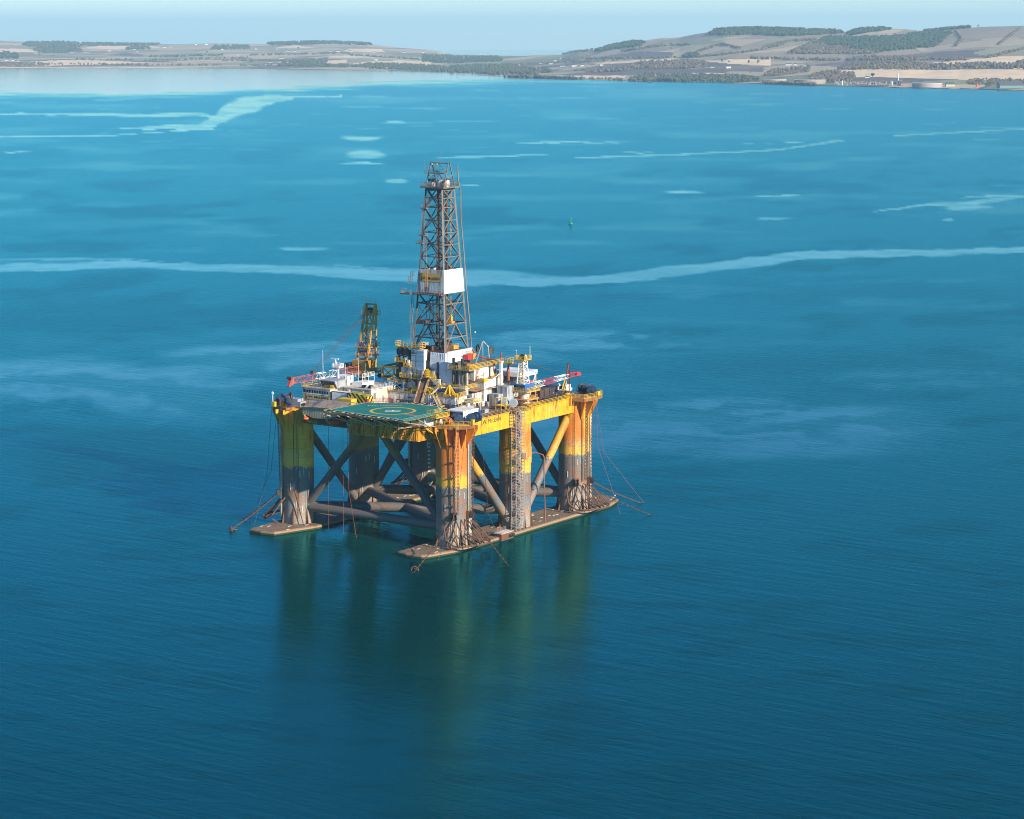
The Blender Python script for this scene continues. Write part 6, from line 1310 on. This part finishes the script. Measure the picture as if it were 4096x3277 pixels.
# loose gear on the open decks
GL = [('oil_drum','drum'),('gas_rack','rack'),('tool_box','box'),('cable_coil','coil')]
SPOTS = [(-19.5,-25.2,'beside the white canopy, nearest the helideck'),(-16.6,-27.6,'behind the rail over the rig name'),(-12.2,-27.0,'between the white canopy and the yellow frame'),(-9.8,-25.6,'left of the small yellow open frame'),(-17.8,-18.4,'at the foot of the lower stairs'),
 (3.6,-29.4,'between the grey fans and the blue crane'),(15.4,-25.2,'behind the spare boom near the blue crane'),(19.4,-24.6,'between the blue crane and the dark containers'),(29.4,-24.0,'below the dark red mast'),(27.2,-31.2,'by the rail near the drain pipes'),
 (24.0,-27.8,'among the pipes on the right deck'),(-32.6,-24.4,'under the inner edge of the helideck'),(-28.6,-21.6,'on the deck inside the near winches'),(-12.6,-22.0,'under the low white posted canopy'),(7.6,-21.6,'at the foot of the grey cabin'),
 (-30.8,23.6,'behind the shed roof below the bridge'),(-31.4,32.2,'between the left winches'),(-21.5,-20.6,'in front of the lower stairs on the deck'),(33.0,-22.2,'behind the white workboat'),(36.4,-25.0,'between the workboat and the right winches')]
for i, (x, y, where) in enumerate(SPOTS):
    nm, ct = GL[i % 4]; mb = MB(); cw = [('rusty red', M_rst), ('grey', M_gry), ('yellow', M_rail), ('blue', M_blu), ('white', M_wht)][(i*3) % 5]; z = 38.0
    if nm == 'oil_drum': mb.lathe([(.42,0),(.44,.45),(.42,.9)], (x,y,z), 12); mb.lathe([(.42,0),(.44,.45),(.42,.9)], (x+.5,y+.85,z), 12)
    elif nm == 'gas_rack':
        mb.box(x-.8,x+.8,y-.6,y+.6,z,z+.15); [mb.tube((x+e,y+f,z+.1),(x+e,y+f,z+1.5),.16,8) for e in (-.5,0,.5) for f in (-.3,.3)]; mb.rail([(x-.8,y-.6,z),(x+.8,y-.6,z),(x+.8,y+.6,z),(x-.8,y+.6,z)],1.1,.05,1,True)
    elif nm == 'tool_box': mb.box(x-1,x+1,y-.6,y+.6,z,z+1.0); mb.box(x-1.05,x+1.05,y-.65,y+.65,z+1.0,z+1.1)
    else:
        n_ = 14
        for L_ in range(3): mb.path([(x+.7*math.cos(2*math.pi*k/n_), y+.7*math.sin(2*math.pi*k/n_), z+.12+L_*.2) for k in range(n_+1)], .12, 5)
    lab = {'oil_drum':'pair of %s drums ','gas_rack':'%s rack of upright cylinders ','tool_box':'%s lidded gear box ','cable_coil':'coil of %s rope '}[nm] % cw[0]+where
    tagit(mb.build(nm, cw[1]), lab, ct, 'loose gear on the decks')
# ------------------------------------------------------------------ far shore: woods, trees, farms, oil terminal, buoy
M_wood = [None]*3
for i_, c_ in enumerate(((.034,.050,.022), (.11,.080,.055), (.055,.06,.034))):
    t = NT(('wood_green','wood_bare','wood_mixed')[i_]); n = t.noise(.03, None, 4)
    t.col(t.mix(t.ramp(n, [(.35, 0.0), (.65, 1.0)]), tuple(x*.7 for x in c_), tuple(x*1.5 for x in c_))); t.b.inputs['Roughness'].default_value = .95; M_wood[i_] = t.m
def clump(mb, p, r, h, q):
    n = 6; ph = q.uniform(0, 6)
    vs = [(p.x+r*.35*math.cos(ph), p.y+r*.35*math.sin(ph), p.z-2)]
    for z, k in ((.28, .75), (.6, 1.0), (.86, .6)):
        for j in range(n):
            a = ph+2*math.pi*j/n+z; rr_ = r*k*q.uniform(.55, 1.35); vs.append((p.x+rr_*math.cos(a), p.y+rr_*math.sin(a), p.z+h*z*q.uniform(.9, 1.1)))
    vs.append((p.x, p.y, p.z+h)); fs = []
    for j in range(n):
        j2 = (j+1) % n; fs.append((0, 1+j2, 1+j)); fs.append((1+2*n+j, 1+2*n+j2, 1+3*n))
        for L in (0, 1): fs.append((1+L*n+j, 1+L*n+j2, 1+(L+1)*n+j2, 1+(L+1)*n+j))
    mb.add(vs, fs)
def woods(poly, n, m, lab, r=7, h=13, name='woodland'):
    """poly: outline of the wood over the land, by bearing and dip"""
    q = random.Random(hash(lab) % 99991 if False else sum(map(ord, lab))); mb = MB(); xs = [p[0] for p in poly]; ys = [p[1] for p in poly]
    def inside(x, y):
        c = False
        for i in range(len(poly)):
            (x1, y1), (x2, y2) = poly[i], poly[i-1]
            if (y1 > y) != (y2 > y) and x < (x2-x1)*(y-y1)/(y2-y1)+x1: c = not c
        return c
    k = 0; tries = 0
    while k < n and tries < n*30:
        tries += 1; x = q.uniform(min(xs), max(xs)); y = q.uniform(min(ys), max(ys))
        if inside(x, y): clump(mb, land_at(x, y), r*q.uniform(.7, 1.3), h*q.uniform(.75, 1.2), q); k += 1
    o = mb.build(name, M_wood[m]); o['kind'] = 'stuff'; o['label'] = lab; return o
def strip(pts, n, m, lab, r=6, h=10, w_=2, name='hedgerow'):
    q = random.Random(sum(map(ord, lab))); mb = MB(); L = [0]
    for a, b_ in zip(pts[:-1], pts[1:]): L.append(L[-1]+math.hypot(b_[0]-a[0], (b_[1]-a[1])))
    for k in range(n):
        d = q.uniform(0, L[-1]); x = np.interp(d, L, [p[0] for p in pts]); y = np.interp(d, L, [p[1] for p in pts])+q.uniform(-w_, w_)
        clump(mb, land_at(float(x), float(y)), r*q.uniform(.6, 1.3), h*q.uniform(.6, 1.2), q)
    o = mb.build(name, M_wood[m]); o['kind'] = 'stuff'; o['label'] = lab; return o
woods([(2380,205),(2420,190),(2520,168),(2580,172),(2560,186),(2460,198),(2400,210)], 260, 0, 'dark conifer belt on the near shoulder of the right hill', 7, 14)
woods([(2830,140),(2860,118),(2940,108),(3140,112),(3330,124),(3370,134),(3250,142),(3130,146),(2980,138),(2900,146)], 900, 0, 'dark wood along the crest of the right hill', 8, 15)
woods([(3240,180),(3300,152),(3420,155),(3600,148),(3700,132),(3800,136),(3740,188),(3560,206),(3480,212),(3340,186)], 1300, 0, 'large dark conifer block in the middle of the right hillside', 8, 15)
woods([(3145,218),(3200,190),(3260,165),(3330,186),(3490,206),(3520,214),(3400,219)], 620, 1, 'purple brown bare wood left of the conifer block', 7, 11)
woods([(3380,135),(3430,118),(3540,114),(3560,120),(3460,134),(3400,142)], 240, 0, 'dark wood on the second rounded hilltop', 8, 12)
woods([(3690,127),(3760,112),(3870,108),(3880,112),(3780,122),(3700,131)], 130, 0, 'thin dark wood on the skyline of the right hill', 7, 12)
woods([(2500,276),(2560,252),(2760,244),(2820,252),(2830,272),(2700,278)], 420, 1, 'bare brown wood in the middle of the right farmland', 6, 12)
woods([(2520,322),(2580,304),(2680,302),(2960,308),(3050,322),(2980,330),(2600,330)], 520, 2, 'wood along the shore right of the centre', 6, 12)
woods([(2300,287),(2380,272),(2500,272),(2500,285),(2380,292)], 170, 1, 'brown copse left of the middle wood', 6, 10)
woods([(2726,232),(2745,220),(2790,216),(2798,230)], 80, 0, 'small round dark copse in the pasture on the right', 6, 13)
woods([(3240,330),(3250,298),(3330,292),(3410,300),(3420,322),(3400,330)], 220, 1, 'brown wood behind the oil tanks', 6, 13)
woods([(3040,305),(3090,282),(3240,268),(3240,288),(3120,304)], 200, 1, 'brown scrub above the left oil tank', 5, 9)
woods([(3340,280),(3380,262),(3560,250),(3760,262),(3960,256),(4030,262),(4000,276),(3600,280)], 520, 1, 'line of bare trees across the field above the terminal', 6, 11)
woods([(4020,278),(4040,254),(4096,244),(4300,248),(4300,282)], 180, 1, 'brown wood at the right edge', 7, 14)
woods([(3370,242),(3450,226),(3640,232),(3860,236),(3860,244),(3640,244)], 330, 1, 'dark scrub belt below the conifer block', 5, 9)
woods([(3860,330),(3900,320),(4200,324),(4200,340),(3880,340)], 200, 1, 'brown scrub behind the green roofed shed', 5, 8)
woods([(1690,252),(1690,226),(1800,222),(1850,232),(1850,254)], 300, 0, 'dark pine wood on the flat land left of the sea gap', 6, 14)
woods([(1850,250),(1862,230),(1990,228),(2010,244),(1980,250)], 240, 0, 'second dark pine wood beside the sea gap', 6, 13)
woods([(1390,268),(1480,256),(1640,260),(1780,268),(1800,288),(1700,285),(1480,276)], 460, 2, 'dark wooded bluff above the beach', 6, 11)
woods([(1790,290),(1800,268),(1900,262),(2070,264),(2080,290),(1980,300),(1880,292)], 520, 2, 'green wood by the shore left of the centre headland', 6, 12)
woods([(2010,290),(2060,270),(2200,276),(2210,292),(2090,300)], 190, 2, 'wood around the shore cottages right of the centre', 6, 11)
woods([(1070,176),(1090,170),(1280,162),(1480,172),(1490,183),(1300,178),(1090,184)], 420, 0, 'dark wood capping the low headland', 9, 15)
woods([(90,182),(110,172),(260,170),(340,178),(340,186),(120,188)], 300, 2, 'far wood on the skyline at the left', 10, 14)
woods([(130,200),(170,188),(320,190),(330,208),(250,214),(170,212)], 300, 2, 'blue wood among the left fields', 8, 12)
woods([(-60,234),(-60,214),(60,214),(75,224),(70,236)], 170, 0, 'dark pine clump at the left edge', 8, 16)
woods([(-60,265),(-60,252),(160,254),(200,262),(160,266)], 180, 1, 'scrubby wood on the left shore', 6, 10)
woods([(330,176),(360,170),(470,172),(640,174),(640,182),(360,184)], 260, 2, 'thin far wood left of the headland', 9, 12)
woods([(505,200),(520,186),(600,188),(606,198)], 80, 2, 'small wood in the pale left field', 8, 12)
woods([(840,200),(860,184),(1000,182),(1000,196)], 160, 2, 'wood below the headland on the left', 8, 11)
woods([(1110,268),(1130,250),(1240,240),(1310,236),(1310,254),(1260,266)], 220, 2, 'copse around the white shore houses', 7, 12)
woods([(1180,264),(1240,256),(1390,262),(1390,272),(1240,270)], 170, 2, 'low wood on the beach below the pale field', 6, 9)
for i_, (pts, lab, m) in enumerate((
    ([(2040,330),(2300,320)], 'seaweedy scrub right of the buoy shore', 1), ([(2000,308),(2180,313),(2450,320),(2700,328)], 'shore scrub right of the centre', 1),
    ([(2250,215),(2420,196)], 'hedge climbing the foot of the right hill', 1), ([(2480,208),(2620,186),(2760,178)], 'hedge across the lower right hill', 1),
    ([(2780,212),(2880,178),(2960,196)], 'crooked hedge on the right pasture', 1), ([(2780,232),(3000,208),(3140,178)], 'long hedge up the right pasture', 1),
    ([(3050,190),(3160,166),(3260,160)], 'hedge beside the purple wood', 1), ([(3950,232),(4096,196)], 'hedge at the right edge', 1), ([(3990,180),(4070,118)], 'wall line climbing at the far right', 1),
    ([(3818,186),(3842,160),(3815,128)], 'track line up the bare hill', 1), ([(3000,235),(3370,242)], 'hedge below the tan fields', 1),
    ([(150,257),(700,262),(1100,264)], 'scattered bushes on the left shore flats', 1), ([(600,228),(900,222)], 'left mid hedgerow', 2), ([(300,240),(620,243),(1000,232)], 'lower left hedgerow', 2),
    ([(1000,222),(1400,214)], 'hedge through the centre left farms', 2), ([(1400,222),(1690,240)], 'hedge left of the pine wood', 2), ([(880,244),(1300,246)], 'hedge behind the beach', 1),
    ([(2000,262),(2300,250),(2500,242)], 'hedge through the right village', 1), ([(3050,335),(3260,345)], 'shrubs on the terminal bank', 1), ([(2230,238),(2700,232)], 'hedge under the brown ploughland', 1))):
    strip(pts, 90, m, lab)
# trees one can tell apart
def tree(px, py, lab, h=14, m=1):
    p = land_at(px, py); t = thing('tree', p, lab, 'tree', 'single trees on the far shore'); q = random.Random(int(px*7+py))
    mb = MB(); mb.tube(p-Vector((0,0,2)), p+Vector((0,0,h*.5)), h*.035, 6, h*.02)
    for k in range(5): a = q.uniform(0, 6.3); mb.tube(p+Vector((0,0,h*(.25+.05*k))), p+Vector((math.cos(a)*h*.28, math.sin(a)*h*.28, h*(.55+.07*k))), h*.015, 4)
    mb.build('trunk', M_wood[1], t)
    mb = MB()
    for k in range(9): a = q.uniform(0, 6.3); rr_ = q.uniform(0, .28)*h; clump(mb, p+Vector((math.cos(a)*rr_, math.sin(a)*rr_, h*q.uniform(.22,.55))), h*.16, h*.38, q)
    mb.build('crown', M_wood[m], t)
for px_, py_, lab, h_, m_ in ((2887,250,'lone bare tree in the pale right field, left of its neighbour',16,1), (2915,253,'low bare tree just right of the lone field tree',12,1), (2994,255,'bare tree left of a white house in the right field',16,1), (3030,258,'broad bare tree right of the pair in the pale field',18,1),
    (3641,137,'small tree alone on the bare hilltop slope',12,1), (3905,107,'single tree breaking the skyline of the right hill',12,0), (2683,197,'dark bush-like tree on the middle pasture',10,0), (2487,296,'tree alone in the green shore field',10,1), (2890,297,'tree on the field edge above the left tank',12,1),
    (3417,312,'round dark tree beside the oil terminal',14,0), (3490,312,'tall dark tree behind the terminal cottage',18,0), (1195,199,'round dark tree on the central left farmland',20,0), (1298,240,'round dark tree beside the white house',18,0), (1008,262,'bush on the shore flats',10,1),
    (335,264,'shore tree at the left, first of four',12,1), (365,265,'shore tree at the left, second of four',11,1), (250,264,'shore tree at the left beside the scrub',12,1), (470,265,'isolated bush on the left beach',9,0), (610,263,'bush on the beach below the low fields',9,0),
    (214,246,'thin tree on the pale left field',14,1), (870,232,'small hedge tree in the left fields',14,1), (830,213,'round clump tree at the centre left',16,0), (2128,312,'dark shore bush beside the cottages',10,0), (3030,236,'low tree on the plough edge',9,1)):
    tree(px_, py_, lab, h_, m_)
M_hw = flat('cottage_white', (.66,.64,.60), .7, var=.05); M_hr = flat('slate_roof', (.09,.09,.10), .6); M_hs = flat('farm_stone', (.34,.27,.22), .8)
def house(px, py, lab, L=14, W_=8, h=5, ang=0, m=None, cat='house', name='cottage', roof=True):
    p = land_at(px, py); t = thing(name, p, lab, cat, 'buildings on the far shore'); R0 = Matrix.Rotation(PSI-math.pi/2+R_(ang), 3, 'Z')
    mb = MB(); mb.obox(p+Vector((0,0,h/2-1)), (L, W_, h+2), R0); mb.build('wall', m or M_hw, t)
    mb = MB(); vs = [p+R0 @ Vector(v) for v in ((-L/2-.3,-W_/2-.4,h),(L/2+.3,-W_/2-.4,h),(L/2+.3,W_/2+.4,h),(-L/2-.3,W_/2+.4,h),(-L/2-.3,0,h+W_*.42),(L/2+.3,0,h+W_*.42))]
    mb.add(vs, [(0,1,5,4),(2,3,4,5),(1,2,5),(3,0,4),(3,2,1,0)]); mb.build('roof', M_hr, t)
for a_ in ((15,207,'white farmhouse at the left edge above the pine clump',20),(28,243,'white house half hidden by pines at the left edge',22),(52,244,'white gabled house right of the half hidden one',16),(75,247,'small white cottage right of the gabled house',14),(64,178,'tiny white house on the left skyline',18),
    (95,180,'tiny white house right of the first skyline house',18),(164,187,'white cottage below the skyline wood',16),(347,213,'blue roofed long farm shed in the left fields',44),(330,211,'white cottage left of the long farm shed',16),(288,211,'white farmstead by the blue wood',24),
    (440,205,'bright white house on its own in the left plain',20),(540,200,'white house beside a tall gable tree',16),(551,208,'small white outbuilding below the gabled house',12),(660,191,'row of white houses on the pale ridge, left end',24),(684,189,'row of white houses on the pale ridge, right end',22),
    (785,179,'white house on the ridge left of the headland',18),(827,180,'white row on the far ridge below the headland',30),(890,200,'white house in a tree clump left of centre',20),(925,197,'long pale farm left of centre',26),(950,221,'small white cottage on the plain',14),
    (1025,197,'tiny white cottage at the foot of the headland',14),(1093,221,'white cottage in the centre left fields',16),(1110,198,'white house below the headland, upper left',16),(1142,206,'white house in a loose row of three, left',18),(1153,207,'white house in a loose row of three, middle',14),(1180,207,'white house in a loose row of three, right',20),
    (1126,236,'large white house with two gables above the shore',30),(1080,252,'white gabled cottage on the shore flat',16),(1118,253,'white cottage beside the dark shore trees',18),(1145,252,'long white house by the shore copse',30),(1250,217,'white house on the hedge line',16),(1322,208,'white cottage left of the long headland row',14),
    (1352,208,'long low white row under the headland',36),(1400,207,'white house at the end of the headland row',22),(1505,241,'white house left of the pine wood',24),(1498,211,'small white house on the headland foot',14),(1615,211,'tiny white cottage near the sea gap',14),(1693,212,'tiny white cottage on the headland tip',14),
    (1862,247,'long white bungalow in front of the second pine wood',36),(1920,220,'white houses on the far spit, left',24),(1940,218,'white houses on the far spit, right',22),(2045,263,'long white cottage right of the sea gap',24),(2073,262,'orange roofed cottage beside the long one',20),(2058,288,'white shore house with two chimneys',28),
    (2165,256,'white house in the right village, upper left',24),(2203,257,'white house in the right village, upper middle',20),(2220,246,'white house in the right village, top',18),(2250,267,'long white byre in the right village',26),(2298,266,'biggest white gabled house of the right village',26),(2328,266,'white house on the right of the village',18),
    (2404,263,'white gabled farmhouse alone right of the village',20),(2368,264,'long low farm shed left of the lone farmhouse',28),(2238,235,'white two storey house by the hill foot',18),(2830,273,'pink stone farmhouse by the brown wood',24),(2912,272,'square white house in the right fields',22),(2847,273,'dark barn beside the pink farmhouse',22),
    (3153,262,'white modern house on the right field',26),(3180,262,'small white house right of the modern one',14),(2110,309,'tiny white boathouse on the right shore',14),(3468,314,'white gabled cottage behind the terminal',18),(3375,312,'white cottage in front of the terminal wood',18)):
    house(a_[0], a_[1], a_[2], a_[3]*.8, 8, 4.5, (a_[0]*37 % 50)-25, M_hs if ('barn' in a_[2] or 'shed' in a_[2] or 'pink' in a_[2]) else None)
def oil_tank(px, py, r, h, lab, c=(.30,.235,.20)):
    p = land_at(px, py); t = thing('oil_tank', p, lab, 'oil tank', 'storage tanks of the oil terminal')
    mb = MB(); mb.lathe([(r,-3),(r,h)], p, 40); mb.build('shell', flat('tank_pink_%d' % int(px), c, .7, var=.1), t)
    mb = MB(); mb.lathe([(r+.15,h),(r+.15,h+.6)], p, 40); mb.build('rim', M_hw, t); mb = MB(); mb.lathe([(r-.5,h+.3),(r*.5,h+1.2),(.2,h+1.6)], p, 40); mb.build('roof', flat('tank_roof', (.35,.25,.22), .8), t)
oil_tank(3100,330,36,9,'low pinkish oil tank furthest left in the terminal'); oil_tank(3238,334,50,11,'broadest oil tank with a white rim on the grassy bank'); oil_tank(3708,350,44,12,'pale pink ribbed oil tank right of the chimney', (.36,.30,.28))
for px_, r_, h_, lab in ((3562,4.5,13,'stubby grey silo left of the white chimney'),(3600,6,14,'grey silo just right of the white chimney'),(3578,4,10,'small grey silo between the two larger ones')):
    p = land_at(px_, 342); mb = MB(); mb.lathe([(r_,-3),(r_,h_),(r_*.3,h_+1.5)], p, 16); tagit(mb.build('silo', flat('silo_grey', (.22,.20,.19), .7)), lab, 'silo', 'silos of the oil terminal')
p = land_at(3592, 342); mb = MB(); mb.tube(p-Vector((0,0,3)), p+Vector((0,0,36)), 2.2, 12, 1.6); tagit(mb.build('chimney', M_hw), 'tall white chimney of the oil terminal', 'chimney')
for px_, py_, h_, lab in ((3369,341,13,'white upright vessel in the left half of the terminal'),(3569,345,13,'white upright vessel at the foot of the chimney'),(3045,333,9,'small white vessel at the left end of the terminal')):
    p = land_at(px_, py_); mb = MB(); mb.lathe([(1.8,-3),(1.8,h_),(.8,h_+1)], p, 12); tagit(mb.build('vessel', M_hw), lab, 'vessel', 'white vessels of the oil terminal')
q_ = random.Random(3); mb = MB()
for k in range(150):
    px_ = q_.uniform(3330, 3680); p = land_at(px_, shore_y(px_)-q_.uniform(4, 16)); x_, y_, z_ = p; a, b_, c = q_.uniform(1, 9), q_.uniform(1, 5), q_.uniform(2, 8)
    mb.mat(q_.randrange(3)); mb.obox(p+Vector((0,0,c/2)), (a, b_, c), Matrix.Rotation(PSI, 3, 'Z')) if k % 2 else mb.tube(p+Vector((0,0,c)), p+LAT*a*3+Vector((0,0,c)), .5, 5)
o_ = mb.build('pipework', [M_gry, M_hs, M_hs]); o_['kind'] = 'stuff'; o_['label'] = 'tangle of grey and white pipework in the oil terminal'
house(4040,352,'long green roofed shed at the right edge of the shore',70,30,7,6,flat('shed_green',(.16,.27,.26),.7),'shed','warehouse')
house(3800,346,'cream shed right of the pale ribbed tank',26,14,6,0,flat('shed_cream',(.55,.48,.33),.7),'shed','warehouse'); house(3620,344,'brown block beside the grey silos',28,16,8,0,flat('block_brown',(.30,.20,.15),.7),'building','plant_building')
p = land_at(3907, 350); mb = MB(); mb.lathe([(4,-2),(3.6,2),(1.6,8),(.8,12)], p, 10); tagit(mb.build('red_marker', flat('marker_red', (.75,.03,.02), .5)), 'bright red cone shaped marker on the right shore', 'marker')
# grass bank and sea wall of the terminal
mb = MB(); pts = [land_at(x, shore_y(x)-.6) for x in range(2880, 4300, 40)]; pts = [p+Vector((0,0,.6)) for p in pts]
for a, b_ in zip(pts[:-1], pts[1:]): mb.bar(a, b_, 7, 2.4)
tagit(mb.build('sea_wall', flat('rock_grey', (.14,.13,.12), .9)), 'long grey rock sea wall in front of the oil terminal', 'sea wall')
# buoy
def sea_pt(px, py): s_, az = sea_hit(px, py); return Vector((CAMP.x+s_*math.cos(az), CAMP.y+s_*math.sin(az), -s_*s_/(2*REFF)))
p = sea_pt(2283, 897); BU = thing('buoy', p, 'green navigation buoy floating alone beyond the platform', 'buoy'); M_bg = flat('buoy_green', (.0,.26,.15), .4)
mb = MB(); mb.lathe([(1.6,-.8),(1.9,-.2),(1.9,.7),(1.2,1.1)], p, 16); mb.build('float', M_bg, BU)
mb = MB(); 
for k in range(4): a = k*math.pi/2; mb.tube(p+Vector((1.0*math.cos(a),1.0*math.sin(a),1)), p+Vector((.35*math.cos(a),.35*math.sin(a),4.2)), .14, 5)
mb.obox(p+Vector((0,0,2.2)), (.9,.9,1.8)); mb.build('tower', M_bg, BU)
mb = MB(); mb.lathe([(.75,4.2),(.5,4.9),(.06,5.6)], p, 12); mb.build('topmark', M_bg, BU)
p = sea_pt(1900, 1330); mb = MB(); mb.lathe([(.1,-.4),(.6,0),(.1,.55)], p, 10); tagit(mb.build('mooring_float', M_hw), 'tiny white float on the water right of the derrick', 'float')
p = sea_pt(2600, 331); FB = thing('fishing_boat', p, 'small dark boat moored off the far shore', 'boat')
mb = MB(); R0 = Matrix.Rotation(PSI-math.pi/2, 3, 'Z'); sec = []
for u, w_ in ((-1,.8),(-.4,1),(.4,.95),(1,.05)):
    for y, z in ((-1,2.2),(-.7,-.4),(.7,-.4),(1,2.2)): sec.append(p+R0 @ Vector((u*8, y*w_*2.4, z+(.8 if u == 1 else 0))))
mb.add(sec, [(i*4+k,i*4+k+1,(i+1)*4+k+1,(i+1)*4+k) for i in range(3) for k in range(3)]+[(0,3,2,1)]+[(i*4+3,i*4,(i+1)*4,(i+1)*4+3) for i in range(3)]); mb.build('hull', M_dk, FB)
mb = MB(); mb.obox(p+R0 @ Vector((-2,0,3.4)), (4,3,2.6), R0); mb.tube(p+R0 @ Vector((-1,0,4)), p+R0 @ Vector((-1,0,9)), .2, 5); mb.build('wheelhouse', M_gry, FB)
# birds: two specks on the chains
for i_, (x, y, z) in enumerate(((54.6,-38.5,1.9),(56.9,-30.6,1.2))):
    mb = MB(); mb.lathe([(.03,-.38),(.13,-.2),(.17,.05),(.1,.3),(.03,.42)], (x,y,z+.25), 8, 'x'); mb.lathe([(.03,-.08),(.08,0),(.03,.09)], (x+.36,y,z+.48), 6, 'x'); mb.tube((x+.1,y,z-.05),(x+.1,y,z+.15),.02,4); mb.tube((x+.43,y,z+.48),(x+.56,y,z+.46),.02,4)
    tagit(mb.build('seabird', [M_blk, M_hw][i_]), ['dark seabird perched on the upper chain right of the platform','white seabird standing on the far tip of the near pontoon'][i_], 'bird')
# ------------------------------------------------------------------ haze: even air over the whole firth
def build_haze():
    mb = MB(); c = (CAMP.x, CAMP.y)
    mb.box(c[0]-50000, c[0]+50000, c[1]-50000, c[1]+50000, -175, 560)
    m = bpy.data.materials.new('haze_air'); m.use_nodes = True; t = m.node_tree; t.nodes.clear()
    o = t.nodes.new('ShaderNodeOutputMaterial'); v = t.nodes.new('ShaderNodeVolumePrincipled')
    v.inputs['Color'].default_value = (.52, .85, 1.0, 1); v.inputs['Density'].default_value = HAZE; v.inputs['Anisotropy'].default_value = 0.0
    t.links.new(v.outputs[0], o.inputs['Volume'])
    ob = mb.build('haze', m); ob['kind'] = 'stuff'
HAZE = 3.6e-5
build_haze()
